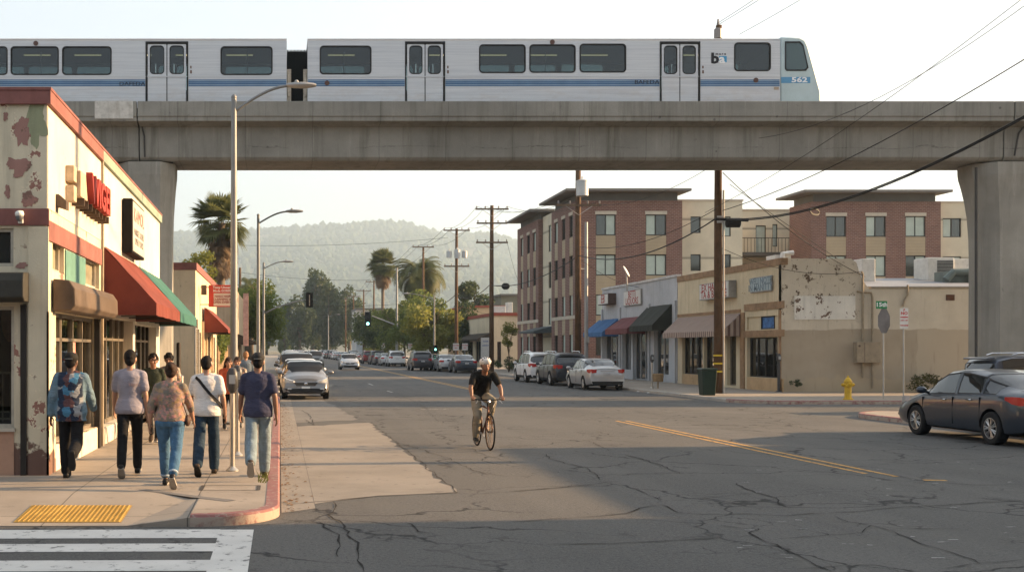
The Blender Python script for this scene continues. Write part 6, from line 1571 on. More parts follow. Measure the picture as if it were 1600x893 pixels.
def hand(mb, wrist, fdir, palm, side, sc=1.0, curl=.5):
    """palm and five bent fingers; fdir: direction of the fingers, palm: palm normal, side: direction to the thumb"""
    f, p, s = Vector(fdir).normalized(), Vector(palm).normalized(), Vector(side).normalized()
    w_ = Vector(wrist); pl = .088 * sc
    for k in (-1.1, -.35, .35, 1.1):
        capsule(mb, w_ + s * k * .014 * sc, w_ + f * pl + s * k * .020 * sc, .013 * sc, .0125 * sc, 8)
    for k, L in ((1.2, .068), (.4, .076), (-.4, .070), (-1.2, .056)):
        b0 = w_ + f * pl + s * k * .0200 * sc
        d = f.copy(); pts = [b0 - f * .01]; q = b0
        for j in range(3):
            ang = curl * (j * .55 + .25); d = (f * math.cos(ang) + p * math.sin(ang)).normalized()
            q = q + d * L * sc * (.45, .32, .26)[j]; pts.append(q)
        mb.tube(pts, [.0095 * sc, .0092 * sc, .0082 * sc, .0062 * sc], 7)
    b0 = w_ + f * .025 * sc + s * .022 * sc; t1 = b0 + (f * .6 + s * .75 + p * .25).normalized() * .042 * sc; t2 = t1 + (f * .85 + s * .25 + p * .45).normalized() * .034 * sc
    mb.tube([b0 - s * .012, b0, t1, t2], [.013 * sc, .0125 * sc, .0105 * sc, .007 * sc], 7)
def shoe(mb, ankle, pitch, yaw=0, L=.27, sc=1.0):
    """shoe around an ankle; pitch > 0: heel raised"""
    rot = Matrix.Rotation(yaw, 3, 'Z') @ Matrix.Rotation(-pitch, 3, 'X')
    A = Vector(ankle); prof = [(-.075, .0, .055, .036), (-.05, .0, .085, .040), (.0, .0, .092, .042), (.06, .0, .072, .046), (.12, .0, .055, .050), (.165, .002, .046, .046), (.195, .006, .034, .032)]
    rings = []
    for y, z0, h, w_ in prof:
        rings.append([A + rot @ (Vector((w_ * math.cos(a), y, -.088 + z0 + h / 2 + h / 2 * math.sin(a) * (1 if math.sin(a) > 0 else .98))) * sc) for a in [2 * math.pi * k / 14 for k in range(14)]])
    mb.ring_tube(rings)
def sole(mb, ankle, pitch, yaw=0, sc=1.0):
    rot = Matrix.Rotation(yaw, 3, 'Z') @ Matrix.Rotation(-pitch, 3, 'X'); A = Vector(ankle)
    out = [(-.036, -.07), (-.042, -.02), (-.047, .06), (-.053, .12), (-.046, .17), (-.026, .2), (.026, .2), (.046, .17), (.053, .12), (.047, .06), (.042, -.02), (.036, -.07)]
    a = [A + rot @ (Vector((x, y, -.094)) * sc) for x, y in out]; b_ = [A + rot @ (Vector((x, y, -.066)) * sc) for x, y in out]
    n = len(a); mb.add(a + b_, [list(range(n))[::-1], [i + n for i in range(n)]] + [(i, (i + 1) % n, (i + 1) % n + n, i + n) for i in range(n)])
def person(label, x, y, zg, rz, H, skin, top, bottom, shoes, group, hipL=18, kneeL=8, hipR=-14, kneeR=28, armL=-12, armR=14, elL=14, elR=18, sleeve='short', fat=1.0, hips=1.0, hair='short', hairm=None, cap=None, solem=None, lean=3, strap=None, bag=None, head_yaw=0, head_pitch=4, cuffs=None, hem=.84, abduct=9, face=True, seed=0, backlogo=None, bun=False, footL=0, footR=0, hood=False):
    """a walking figure facing +Y before rotation"""
    root = thing('person', label, 'person', (0, 0, 0), group)
    sc = H / 1.75
    leanv = lambda z: Vector((0, math.tan(R(lean)) * (z - .95), 0))
    hipz = .90; P = {}
    for s, nm, ha, ka in ((-1, 'L', hipL, kneeL), (1, 'R', hipR, kneeR)):
        hp = Vector((s * .088 * (1 + .5 * (hips - 1)), 0, hipz)); a = R(ha); k = hp + Vector((s * .006, .425 * math.sin(a), -.425 * math.cos(a))); b_ = R(ha - ka)
        an = k + Vector((-s * .004, .405 * math.sin(b_), -.405 * math.cos(b_)))
        P[nm] = (hp, k, an, b_)
    # foot pitch: front foot flat-ish, rear foot heel raised
    pit = {'L': R(footL) if footL else max(-.25, min(1.3, -P['L'][3] * 1.0)), 'R': R(footR) if footR else max(-.25, min(1.3, -P['R'][3] * 1.0))}
    def lowest(an, p_):
        rot = Matrix.Rotation(-p_, 3, 'X'); return min((an + rot @ Vector((0, yy, -.094))).z for yy in (-.07, .12, .2))
    dz = -min(lowest(P['L'][2], pit['L']), lowest(P['R'][2], pit['R']))
    up = Vector((0, 0, dz))
    for k in P: P[k] = (P[k][0] + up, P[k][1] + up, P[k][2] + up, P[k][3])
    torso = [(.84, .150 * hips, .105 * hips, 0), (.92, .168 * hips, .122 * hips, -.008), (1.0, .155 * (fat * .6 + hips * .4), .108 * fat, 0), (1.10, .148 * fat, .104 * fat, .008), (1.20, .158 * fat, .110 * fat, .006), (1.30, .172 * (1 + (fat - 1) * .7), .114, 0), (1.38, .172, .104, -.006), (1.435, .140, .084, -.010), (1.465, .085, .066, -.008), (1.50, .058, .058, 0)]
    def tors(mb, infl, zlo, zhi, extra=None):
        rings = []
        zs = [t for t in torso if zlo <= t[0] <= zhi]
        for z, rx, ry, oy in zs:
            ii = infl if z < 1.44 else infl * .4
            c = leanv(z) + Vector((0, oy, z)) + up
            rings.append([c + Vector(((rx + ii) * math.cos(a), (ry + ii) * math.sin(a) * (1.0), 0)) for a in [2 * math.pi * k / 20 for k in range(20)]])
        mb.ring_tube(rings)
    sh = {}
    for s, nm, aa, ee in ((-1, 'L', armL, elL), (1, 'R', armR, elR)):
        S_ = leanv(1.405) + Vector((s * (.172 + .02 * (fat - 1)), -.004, 1.405)) + up
        ab = R(abduct + 10 * max(0, fat - 1)); a = R(aa)
        d1 = Vector((s * math.sin(ab), math.sin(a) * math.cos(ab), -math.cos(a) * math.cos(ab))).normalized(); E_ = S_ + d1 * .285
        b_ = R(aa + ee); ab2 = ab * .35; d2 = Vector((s * math.sin(ab2), math.sin(b_) * math.cos(ab2), -math.cos(b_) * math.cos(ab2))).normalized(); W_ = E_ + d2 * .245
        sh[nm] = (S_, E_, W_, d2, s)
    # body: one continuous skin
    mb = MB(); tors(mb, -.012, .84, 1.5)
    nk = leanv(1.5) + Vector((0, .0, 1.46)) + up; hc = leanv(1.6) + Vector((0, .022, 1.622)) + up
    hrot = Matrix.Rotation(R(head_yaw), 3, 'Z') @ Matrix.Rotation(R(-head_pitch), 3, 'X')
    capsule(mb, nk - Vector((0, 0, .05)), hc - Vector((0, .015, .03)), .060, .056, 14)
    HS = 1.12; hh = lambda v: hc + hrot @ (Vector(v) * HS)
    mb.ell(hh((0, -.012, .018)), (0.0829, 0.1053, 0.1098), 18, 12, rot=hrot); mb.ell(hh((0, .022, -.045)), (0.0616, 0.0739, 0.0762), 16, 10, rot=hrot); mb.ell(hh((0, .052, -.088)), (0.0302, 0.0291, 0.0246), 10, 8, rot=hrot)
    capsule(mb, hh((0, .080, .015)), hh((0, .100, -.022)), .010, .016, 10); mb.ell(hh((0, .078, -.060)), (0.0291, 0.0157, 0.0157), 10, 6, rot=hrot)
    for s in (-1, 1):
        mb.ell(hh((s * .076, -.008, .0)), (0.0112, 0.0224, 0.0358), 10, 8, rot=hrot); mb.ell(hh((s * .033, .076, .030)), (0.0291, 0.0157, 0.0112), 10, 6, rot=hrot); mb.ell(hh((s * .04, .06, -.02)), (0.0269, 0.0246, 0.0246), 10, 6, rot=hrot)
    for nm in 'LR':
        S_, E_, W_, d2, s = sh[nm]
        limb(mb, [S_, S_.lerp(E_, .5), E_, E_.lerp(W_, .35), W_], [.052, .046, .039, .040, .027]); capsule(mb, W_, W_ + d2 * .03, .026, .024)
        hp, k, an, _ = P[nm]
        limb(mb, [hp, hp.lerp(k, .5), k, k.lerp(an, .35), an], [.078, .066, .048, .046, .034])
    body = remesh(mb, 'body', skin, root, .0095, 3)
    ex = MB()
    for nm in 'LR':
        S_, E_, W_, d2, s = sh[nm]; hand(ex, W_ + d2 * .02, d2 + Vector((0, .05, 0)), (-s, .1, 0), (-s * .25, 1, 0), .95)
    if face:
        for s in (-1, 1): ex.ell(hh((s * .032, .081, .014)), (0.0134, 0.0090, 0.0078), 8, 6, 1)
        ex.ell(hh((0, .0915, -.060)), (0.0269, 0.0067, 0.0067), 10, 5, 2)
        for s in (-1, 1): ex.ell(hh((s * .033, .089, .036)), (0.0224, 0.0067, 0.0045), 8, 5, 1)
    joined(body, ex, [skin, EYE, LIP])
    # trousers
    mb = MB()
    rings = [(z, rx, ry, oy) for z, rx, ry, oy in torso if z <= 1.0]
    mb.ring_tube([[leanv(z) * .5 + Vector((0, oy, z)) + up + Vector(((rx + .008) * math.cos(a), (ry + .010) * math.sin(a), 0)) for a in [2 * math.pi * k / 20 for k in range(20)]] for z, rx, ry, oy in rings])
    end = 1.0 if cuffs is None else cuffs
    for nm in 'LR':
        hp, k, an, _ = P[nm]; s = -1 if nm == 'L' else 1
        slim = bottom[1]
        an2 = k.lerp(an, end)
        limb(mb, [hp + Vector((0, -.005, -.01)), hp.lerp(k, .45), k, k.lerp(an, .4), an2], [.098 * hips, .088 * (hips * .5 + .5), .068 * slim, .066 * slim, .058 * slim])
        mb.ell(hp + Vector((s * .01, -.055, .0)), (.085 * hips, .075 * hips, .09), 14, 9)
    remesh(mb, 'trousers', bottom[0], root, .014, 4, .004, seed)
    if cuffs is not None and cuffs < 1:
        cb_ = MB()
        for nm in 'LR':
            hp, k, an, _ = P[nm]; a = k.lerp(an, cuffs - .02); b_ = k.lerp(an, cuffs + .05); cb_.tube([a, b_], .058 * bottom[1], 14)
        cb_.build('cuffs', cloth('denim_cuff', (.30, .36, .42)), root, smooth=True)
    # top
    mb = MB(); t2 = [(hem, torso[0][1] + .012, torso[0][2] + .008, 0)] + [t for t in torso if hem + .03 < t[0] < 1.47]
    loose = .016 if sleeve != 'jacket' else .034
    for s_ in (-1, 1): capsule(mb, leanv(1.46) + Vector((s_ * .045, -.012, 1.462)) + up, leanv(1.41) + Vector((s_ * .150, -.008, 1.432)) + up, .046, .050, 10)
    mb.ring_tube([[leanv(z) + Vector((0, oy, z)) + up + Vector(((rx + loose * (1 if z < 1.40 else .5) + (.030 if z < 1.06 else 0)) * math.cos(a), (ry + loose * (1.1 if z < 1.40 else .4) + (.018 if z < 1.06 else 0)) * math.sin(a), 0)) for a in [2 * math.pi * k / 22 for k in range(22)]] for z, rx, ry, oy in t2])
    for nm in 'LR':
        S_, E_, W_, d2, s = sh[nm]; g_ = .016 if sleeve != 'jacket' else .026
        mb.ell(S_ + Vector((-s * .02, 0, -.01)), (.075, .068, .07), 14, 9)
        if sleeve == 'short': limb(mb, [S_, S_.lerp(E_, .70)], [.056 + g_, .054 + g_])
        elif sleeve == 'mid': limb(mb, [S_, E_, E_.lerp(W_, .35)], [.054 + g_, .044 + g_, .040 + g_ * .7])
        else: limb(mb, [S_, E_, W_.lerp(E_, .04)], [.056 + g_, .046 + g_, .034 + g_])
    remesh(mb, 'jacket' if sleeve == 'jacket' else 'shirt', top, root, .0135, 4, .007 if sleeve == 'jacket' else .005, seed + 5)
    # shoes
    for nm in 'LR':
        hp, k, an, _ = P[nm]
        q = MB(); shoe(q, an, pit[nm]); so_ = q.build('shoe', shoes, root, smooth=True)
        q = MB(); sole(q, an, pit[nm]); q.build('sole', solem or mat('sole_white', (.30, .28, .25), .7), so_)
    # hair / cap
    hm = hairm or HAIR
    q = MB()
    if hair == 'short': q.ell(hh((0, -.022, .030)), (0.0907, 0.1098, 0.1098), 18, 12, rot=hrot); q.ell(hh((0, -.055, -.02)), (0.0762, 0.0694, 0.0784), 16, 10, rot=hrot)
    elif hair == 'buzz': q.ell(hh((0, -.020, .026)), (0.0868, 0.1053, 0.1075), 18, 12, rot=hrot); q.ell(hh((0, -.050, -.015)), (0.0739, 0.0694, 0.0739), 16, 10, rot=hrot)
    elif hair == 'curly':
        for k in range(60):
            a, b_ = rnd.uniform(0, 6.28), rnd.uniform(-.15, 1.5); q.ell(hh((.075 * math.cos(a) * math.cos(b_), -.03 + .088 * math.sin(a) * math.cos(b_), .035 + .09 * math.sin(b_))), (0.0314, 0.0314, 0.0314), 8, 6)
        q.ell(hh((0, -.03, .03)), (0.0896, 0.1008, 0.1008), 14, 9)
    elif hair == 'long':
        q.ell(hh((0, -.022, .030)), (0.0952, 0.1120, 0.1120), 18, 12, rot=hrot)
        for s in (-1, 0, 1): limb(q, [hh((s * .05, -.06, .0)), hh((s * .075, -.075, -.14)), hh((s * .07, -.07, -.32))], [.055, .055, .03])
    elif hair == 'tied':
        q.ell(hh((0, -.020, .030)), (0.0918, 0.1098, 0.1098), 18, 12, rot=hrot); q.ell(hh((0, -.05, -.02)), (0.0739, 0.0650, 0.0739), 14, 9, rot=hrot)
        q.ell(hh((0, -.125, .06)), (0.0470, 0.0470, 0.0470), 12, 8)
    if hair != 'bald':
        ho = remesh(q, 'hair', hm, root, .010, 1, .009, seed)
    if cap:
        q = MB(); q.ell(hh((0, -.018, .052)), (0.0974, 0.1154, 0.0840), 20, 12, rot=hrot); q.tube([hh((0, -.018, .040)), hh((0, -.018, .055))], .09, 20)
        co_ = remesh(q, 'cap', cap, root, .010, 2)
        q = MB(); ring = []
        for yy, ww in ((.06, .07), (.11, .068), (.15, .05)): ring.append([hh((-ww, yy, .036)), hh((0, yy + .01, .046)), hh((ww, yy, .036)), hh((0, yy + .01, .040))])
        q.ring_tube(ring); q.build('cap_brim', cap, co_)
        q = MB(); q.tube([hh((-.05, -.112, .035)), hh((0, -.124, .035)), hh((.05, -.112, .035))], .006, 6); q.build('cap_strap', mat('strap_grey', (.2, .2, .19), .6), co_)
    if strap:
        q = MB(); pts = [(-.155, -.085, 1.435), (-.10, -.118, 1.39), (-.02, -.142, 1.29), (.08, -.150 * fat, 1.18), (.165 * fat, -.105, 1.06), (.205 * fat, -.02, .99)]
        pv_ = [leanv(z) + Vector((px_, py_, z)) + up for px_, py_, z in pts]
        rings = []
        for i_, c in enumerate(pv_):
            t_ = (pv_[min(i_ + 1, 5)] - pv_[max(i_ - 1, 0)]).normalized(); n_ = Vector((c.x * .5, c.y, 0)).normalized(); w2 = t_.cross(n_).normalized() * .021
            rings.append([c - w2 - n_ * .01, c + w2 - n_ * .01, c + w2 + n_ * .006, c - w2 + n_ * .006])
        q.ring_tube(rings); q.build('shoulder_strap', strap, root)
    if bag:
        q = MB(); c = leanv(.98) + Vector((.215 * fat, .03, .93)) + up; q.ell(c, (.045, .10, .085), 12, 8); q.tube([c + Vector((0, -.05, .07)), c + Vector((-.06, -.06, .25)), leanv(1.42) + Vector((-.02, -.11, 1.42)) + up], .008, 6)
        q.build('hand_bag', bag, root, smooth=True)
    if hood:
        q = MB(); q.ell(leanv(1.43) + Vector((0, -.09, 1.44)) + up, (.12, .06, .07), 16, 9); remesh(q, 'hood', top, root, .012, 3)
    if backlogo:
        t_ = text_mesh('TRINO', .055, .003); t_.transform(Matrix.Translation(leanv(1.28) + Vector((.07, -.136, 1.27)) + up) @ Matrix.Rotation(R(90), 4, 'X')); t_.materials.clear(); t_.materials.append(backlogo); link('shirt_print', t_, root)
    if abs(sc - 1) > 1e-4:
        for o in root.children_recursive: o.data.transform(Matrix.Scale(sc, 4))
    root.location = (x, y, zg); root.rotation_euler = (0, 0, R(rz))
    return root
BLK = cloth('black_trousers', (.012, .012, .013)); BLUEJ = cloth('blue_jeans', (.055, .12, .20), pattern='denim'); DARKJ = cloth('dark_jeans', (.022, .040, .062), pattern='denim'); LIGHTJ = cloth('light_jeans', (.17, .22, .25), pattern='denim')
SHB = mat('shoe_black', (.014, .014, .014), .5); SHBR = mat('shoe_brown', (.06, .04, .025), .6); SHG = mat('shoe_grey', (.25, .23, .2), .7); SOLB = mat('sole_black', (.02, .02, .02), .8)
def spot(px, pfoot, ptop):
    Y = F * (CH - SH) / (pfoot - HY); return PX(px, Y), Y, CH - (ptop - HY) * Y / F - SH
GP = 'people walking on the left pavement'
x, y, h = spot(111, 748, 553)
person('person in a black cap and blue patterned jacket walking away by the shop window', x, y, SH, 2, h, SKIN3, cloth('patterned_jacket', (.06, .13, .2), pattern='camo', bmp=.5), (BLK, 1.3), SHB, GP, hipL=14, kneeL=6, hipR=-12, kneeR=62, armL=-10, armR=16, elL=16, elR=26, sleeve='jacket', fat=1.10, hair='buzz', cap=mat('cap_black', (.015, .014, .012), .8), solem=SOLB, lean=3, hem=.80, abduct=15, seed=1, head_yaw=-12)
x, y, h = spot(203, 744, 550)
person('person in a grey lilac tee and black jeans with dark hair walking away', x, y, SH, 3, h, SKIN2, cloth('lilac_tee', (.26, .24, .27)), (BLK, 1.1), SHB, GP, hipL=-19, kneeL=16, hipR=20, kneeR=8, armL=16, armR=-14, elL=14, elR=22, hair='short', lean=4, hem=.86, seed=2, backlogo=mat('print_pink', (.5, .3, .25), .8), head_yaw=-5, abduct=10)
x, y, h = spot(266, 760, 568)
person('person in a floral top and cropped blue jeans with tied hair and a small bag', x, y, SH, -4, h, SKIN2, cloth('floral_top', (.28, .19, .16), pattern='floral'), (BLUEJ, 1.22), SHB, GP, hipL=17, kneeL=8, hipR=-17, kneeR=24, armL=-14, armR=20, elL=26, elR=10, sleeve='mid', fat=1.14, hips=1.24, hair='tied', hairm=HAIRB, cuffs=.86, lean=3, hem=.92, seed=3, bag=mat('bag_brown', (.07, .04, .03), .6), abduct=17, head_yaw=8)
x, y, h = spot(323, 742, 558)
person('person in a white tee with a black shoulder strap and dark jeans', x, y, SH, -3, h, SKIN2, cloth('white_tee', (.62, .60, .57), .06), (DARKJ, 1.32), SHBR, GP, hipL=-18, kneeL=20, hipR=17, kneeR=6, armL=16, armR=-12, elL=12, elR=30, fat=1.16, hair='buzz', strap=mat('strap_black', (.015, .015, .016), .7), lean=2, hem=.86, seed=4, solem=SOLB, abduct=13, head_yaw=-10)
x, y, h = spot(403, 746, 552)
person('person in a navy tee and light blue jeans walking nearest the red kerb', x, y, SH, 0, h, SKIN1, cloth('navy_tee', (.045, .047, .080)), (LIGHTJ, 1.36), SHBR, GP, hipL=-20, kneeL=34, hipR=18, kneeR=6, armL=14, armR=-16, elL=10, elR=20, fat=1.10, hair='buzz', cap=mat('cap_charcoal', (.025, .024, .024), .8), lean=2, hem=.85, seed=5, abduct=12)
x, y, h = spot(240, 692, 557)
person('person in a dark green hoodie and black trousers walking towards us', x, y, SH, 178, h, SKIN1, cloth('green_hoodie', (.035, .042, .028)), (BLK, .95), SHBR, GP, hipL=12, kneeL=4, hipR=-12, kneeR=22, armL=-8, armR=10, elL=20, elR=20, sleeve='long', hair='curly', lean=2, hem=.86, seed=6, hood=True)
x, y, h = spot(264, 684, 557)
person('person in a pale patterned shirt half hidden behind the floral top', x, y, SH, 180, h, SKIN1, cloth('pale_pattern_shirt', (.45, .38, .33), pattern='floral'), (BLK, 1.0), SHG, GP, hipL=-10, kneeL=14, hipR=12, kneeR=4, hair='curly', seed=7)
x, y, h = spot(357, 671, 562)
person('person with long dark hair in an orange top and black trousers by the lamp post', x, y, SH, 185, h, SKIN2, cloth('orange_top', (.48, .10, .04)), (BLK, .9), SHB, GP, hipL=8, kneeL=4, hipR=-8, kneeR=18, armL=4, armR=30, elL=10, elR=60, sleeve='long', hair='long', hairm=HAIRB, seed=8)
x, y, h = spot(371, 668, 561)
person('person in a white jacket beside the one with long dark hair', x, y, SH, 176, h, SKIN2, cloth('white_jacket', (.55, .5, .46), pattern='floral'), (cloth('grey_trousers', (.12, .12, .12)), 1.0), SHG, GP, hipL=-8, kneeL=10, hipR=10, kneeR=4, sleeve='long', hair='tied', hairm=HAIRB, seed=9)
x, y, h = spot(384, 640, 551)
person('person in a grey blue denim shirt farther along the pavement', x, y, SH, 0, h, SKIN2, cloth('denim_shirt', (.12, .15, .18), pattern='denim'), (DARKJ, 1.0), SHB, GP, hipL=12, kneeL=4, hipR=-12, kneeR=20, sleeve='long', hair='short', hairm=mat('hair_sandy', (.25, .13, .06), .6), seed=10)
x, y, h = spot(393, 625, 562)
person('person with dark hair and dark clothes farthest along the pavement', x, y, SH, 0, h, SKIN1, cloth('dark_top', (.03, .03, .035)), (BLK, 1.0), SHB, GP, hipL=-10, kneeL=14, hipR=12, kneeR=4, sleeve='long', hair='long', seed=11)
# ------------------------------------------------------------------ cyclist and bicycle (both face the camera, wheels turned slightly left)
cx_, cy_ = PG(766, 703); BR = 4   # heading
bike = thing('bicycle', 'dark bicycle with thin tyres ridden towards us', 'bicycle')
FR = mat('bike_frame_dark', (.10, .045, .03), .35, .3, .1, 5); BT = mat('bike_tyre', (.02, .02, .02), .8); SILV = mat('bike_silver', (.5, .48, .45), .3, .9)
wr2, wbk = .345, 1.03
# local: heading -Y, front wheel contact at the origin
def wheel_at(yc):
    q = MB(); n = 40
    ringp = [(0, yc + wr2 * .955 * math.cos(2 * math.pi * k / n), wr2 + wr2 * .955 * math.sin(2 * math.pi * k / n)) for k in range(n + 1)]
    q.tube(ringp, .0165, 8, cap=False); wo = q.build('wheel', BT, bike, smooth=True)
    q = MB(); q.tube([(0, yc + wr2 * .90 * math.cos(2 * math.pi * k / n), wr2 + wr2 * .90 * math.sin(2 * math.pi * k / n)) for k in range(n + 1)], .010, 6, cap=False)
    for k in range(28): a = 2 * math.pi * k / 28; q.tube([((-1) ** k * .025, yc, wr2), (0, yc + wr2 * .9 * math.cos(a), wr2 + wr2 * .9 * math.sin(a))], .0022, 4)
    q.tube([(-.05, yc, wr2), (.05, yc, wr2)], .018, 10); q.build('rim', mat('rim_bronze', (.16, .11, .07), .4, .7), wo)
wheel_at(0); wheel_at(wbk)
q = MB(); hd0, hd1 = (0, .14, .62), (0, .185, .80); bb = (0, .60, .28); st_ = (0, .76, .80); rx_ = (0, wbk, wr2)
q.tube([hd0, hd1], .022, 10); q.tube([(0, .15, .655), bb], .019, 10); q.tube([(0, .178, .775), st_], .017, 10); q.tube([bb, st_], .016, 10)
for s in (-1, 1): q.tube([(s * .012, .61, .28), (s * .06, wbk, wr2)], .010, 8); q.tube([(s * .012, .755, .77), (s * .06, wbk, wr2)], .008, 8)
q.build('frame', FR, bike, smooth=True)
q = MB(); q.tube([(0, .13, .60), (0, .12, .56)], .024, 10)
for s in (-1, 1): q.tube([(s * .045, .125, .60), (s * .052, .06, .42), (s * .05, 0, wr2)], [.014, .012, .009], 8)
q.build('fork', FR, bike, smooth=True)
q = MB(); q.tube([(0, .19, .80), (0, .21, .90), (0, .15, .93)], .014, 8); q.tube([(-.30, .21, .945), (-.26, .17, .94), (-.1, .14, .93), (0, .14, .93), (.1, .14, .93), (.26, .17, .94), (.30, .21, .945)], .012, 8); hbar = q.build('handlebar', CBLK, bike, smooth=True)
q = MB()
for s in (-1, 1): q.tube([(s * .20, .155, .93), (s * .22, .09, .90), (s * .25, .08, .87)], .006, 6); q.tube([(s * .15, .12, .92), (s * .06, .03, .80), (0, .1, .64)], .004, 5)
q.build('brake_lever', SILV, hbar)
q = MB(); q.ell((0, .09, .90), (.03, .03, .03), 10, 6); q.build('front_lamp', HEADL, hbar)
q = MB(); q.tube([(0, .76, .80), (0, .785, .92)], .013, 8); po_ = q.build('seat_post', SILV, bike)
q = MB(); q.ell((0, .83, .94), (.07, .13, .035), 14, 8); q.tube([(0, .74, .945), (0, .64, .94)], [.035, .018], 8); q.build('saddle', CBLK, bike, smooth=True)
q = MB(); q.tube([(-.055, .60, .28), (.055, .60, .28)], .02, 10)
n = 24; q.tube([(.045, .60 + .085 * math.cos(6.2832 * k / n), .28 + .085 * math.sin(6.2832 * k / n)) for k in range(n + 1)], .008, 5, cap=False)
PLz, PRz = .45, .11
q.tube([(-.06, .60, .28), (-.085, .60, PRz)], .011, 6); q.tube([(.06, .60, .28), (.085, .60, PLz)], .011, 6)
q.box(-.17, -.085, .555, .645, PRz - .01, PRz + .012); q.box(.085, .17, .555, .645, PLz - .01, PLz + .012)
q.tube([(.045, .60, .365), (.045, wbk, .385)], .004, 4); q.tube([(.045, .60, .195), (.045, wbk, .305)], .004, 4); q.build('crank', SILV, bike)
bike.location = (cx_, cy_, 0); bike.rotation_euler = (0, 0, R(BR))
# rider in the bicycle's own axes: heading -Y
rider = thing('person', 'person in a white helmet riding a bicycle towards us down the road', 'person')
mb = MB(); pel = Vector((0, .80, 1.00)); che = Vector((0, .50, 1.36)); nk = Vector((0, .42, 1.47)); hc = Vector((0, .35, 1.575))
hips_ = {s: Vector((s * .09, .77, .97)) for s in (-1, 1)}
knees = {1: Vector((.13, .34, .90)), -1: Vector((-.115, .50, .60))}; ank = {1: Vector((.128, .57, PLz + .105)), -1: Vector((-.128, .63, PRz + .105))}
shd = {s: Vector((s * .185, .47, 1.39)) for s in (-1, 1)}; grip = {s: Vector((s * .285, .205, .965)) for s in (-1, 1)}
elb = {s: Vector((s * .285, .36, 1.15)) for s in (-1, 1)}
def trunk(mb, infl):
    mids = [pel + Vector((0, .0, -.04)), pel, pel.lerp(che, .35) + Vector((0, .03, .02)), pel.lerp(che, .7) + Vector((0, .03, .02)), che, nk - Vector((0, 0, .05))]
    rr = [(.155, .12), (.165, .125), (.160, .118), (.178, .118), (.175, .10), (.075, .065)]
    rings = []
    for i, c in enumerate(mids):
        t = (mids[min(i + 1, 5)] - mids[max(0, i - 1)]).normalized(); b_ = Vector((1, 0, 0)); n_ = b_.cross(t).normalized()
        rings.append([c + b_ * (rr[i][0] + infl) * math.cos(a) + n_ * (rr[i][1] + infl) * math.sin(a) for a in [2 * math.pi * k / 20 for k in range(20)]])
    mb.ring_tube(rings)
trunk(mb, -.012)
capsule(mb, nk - Vector((0, -.02, .07)), hc + Vector((0, .02, -.05)), .06, .056, 14)
FH = Matrix.Rotation(math.pi, 3, 'Z') @ Matrix.Rotation(R(6), 3, 'X'); hh = lambda v: hc + FH @ (Vector(v) * 1.12)
mb.ell(hh((0, -.012, .018)), (0.0829, 0.1053, 0.1098), 18, 12, rot=FH); mb.ell(hh((0, .022, -.045)), (0.0627, 0.0739, 0.0762), 16, 10, rot=FH); mb.ell(hh((0, .052, -.088)), (0.0314, 0.0291, 0.0246), 10, 8, rot=FH)
capsule(mb, hh((0, .080, .015)), hh((0, .100, -.022)), .010, .016, 10); mb.ell(hh((0, .078, -.060)), (0.0291, 0.0157, 0.0157), 10, 6, rot=FH)
for s in (-1, 1):
    mb.ell(hh((s * .076, -.008, 0)), (0.0112, 0.0224, 0.0358), 10, 8, rot=FH); mb.ell(hh((s * .033, .076, .030)), (0.0291, 0.0157, 0.0112), 10, 6, rot=FH); mb.ell(hh((s * .04, .06, -.02)), (0.0269, 0.0246, 0.0246), 10, 6, rot=FH)
    W_ = grip[s] + Vector((0, .06, .03))
    limb(mb, [shd[s], shd[s].lerp(elb[s], .5), elb[s], elb[s].lerp(W_, .35), W_], [.054, .05, .042, .042, .028])
    limb(mb, [hips_[s], hips_[s].lerp(knees[s], .5), knees[s], knees[s].lerp(ank[s], .35), ank[s]], [.08, .07, .05, .048, .035])
body = remesh(mb, 'body', SKIN1, rider, .0095, 3)
ex = MB()
for s in (-1, 1):
    W_ = grip[s] + Vector((0, .06, .03)); hand(ex, W_, (0, -1, -.35), (0, .2, -1), (-s, 0, 0), .95, 1.6)
    ex.ell(hh((s * .032, .081, .014)), (0.0134, 0.0090, 0.0078), 8, 6, 1); ex.ell(hh((s * .033, .089, .036)), (0.0224, 0.0067, 0.0045), 8, 5, 1)
ex.ell(hh((0, .0915, -.060)), (0.0269, 0.0067, 0.0067), 10, 5, 2); joined(body, ex, [SKIN1, EYE, LIP])
mb = MB(); trunk(mb, .014)
for s in (-1, 1): capsule(mb, nk + Vector((s * .04, .03, -.03)), shd[s] + Vector((-s * .03, 0, .02)), .045, .05, 10)
for s in (-1, 1): mb.ell(shd[s] + Vector((-s * .02, 0, -.01)), (.075, .07, .07), 14, 9); limb(mb, [shd[s], shd[s].lerp(elb[s], .68)], [.07, .066])
remesh(mb, 'shirt', cloth('black_tee', (.014, .014, .013)), rider, .0135, 4, .006, 20)
mb = MB(); mb.ell(pel + Vector((0, .01, -.02)), (.165, .14, .11), 18, 10)
for s in (-1, 1): limb(mb, [hips_[s], hips_[s].lerp(knees[s], .5), knees[s], knees[s].lerp(ank[s], .5), knees[s].lerp(ank[s], .95)], [.102, .096, .084, .076, .064])
remesh(mb, 'trousers', cloth('khaki_trousers', (.235, .205, .15)), rider, .0135, 4, .005, 21)
for s in (-1, 1):
    q = MB(); A = ank[s]; rings = []
    for y_, z0, h_, w_ in [(-.075, .0, .055, .036), (-.05, .0, .085, .040), (.0, .0, .092, .042), (.06, .0, .072, .046), (.12, .0, .055, .050), (.165, .002, .046, .046), (.195, .006, .034, .032)]:
        rings.append([A + Vector((w_ * math.cos(a), -y_, -.088 + z0 + h_ / 2 + h_ / 2 * math.sin(a))) for a in [2 * math.pi * k / 14 for k in range(14)]])
    q.ring_tube(rings); q.build('shoe', SHB, rider, smooth=True)
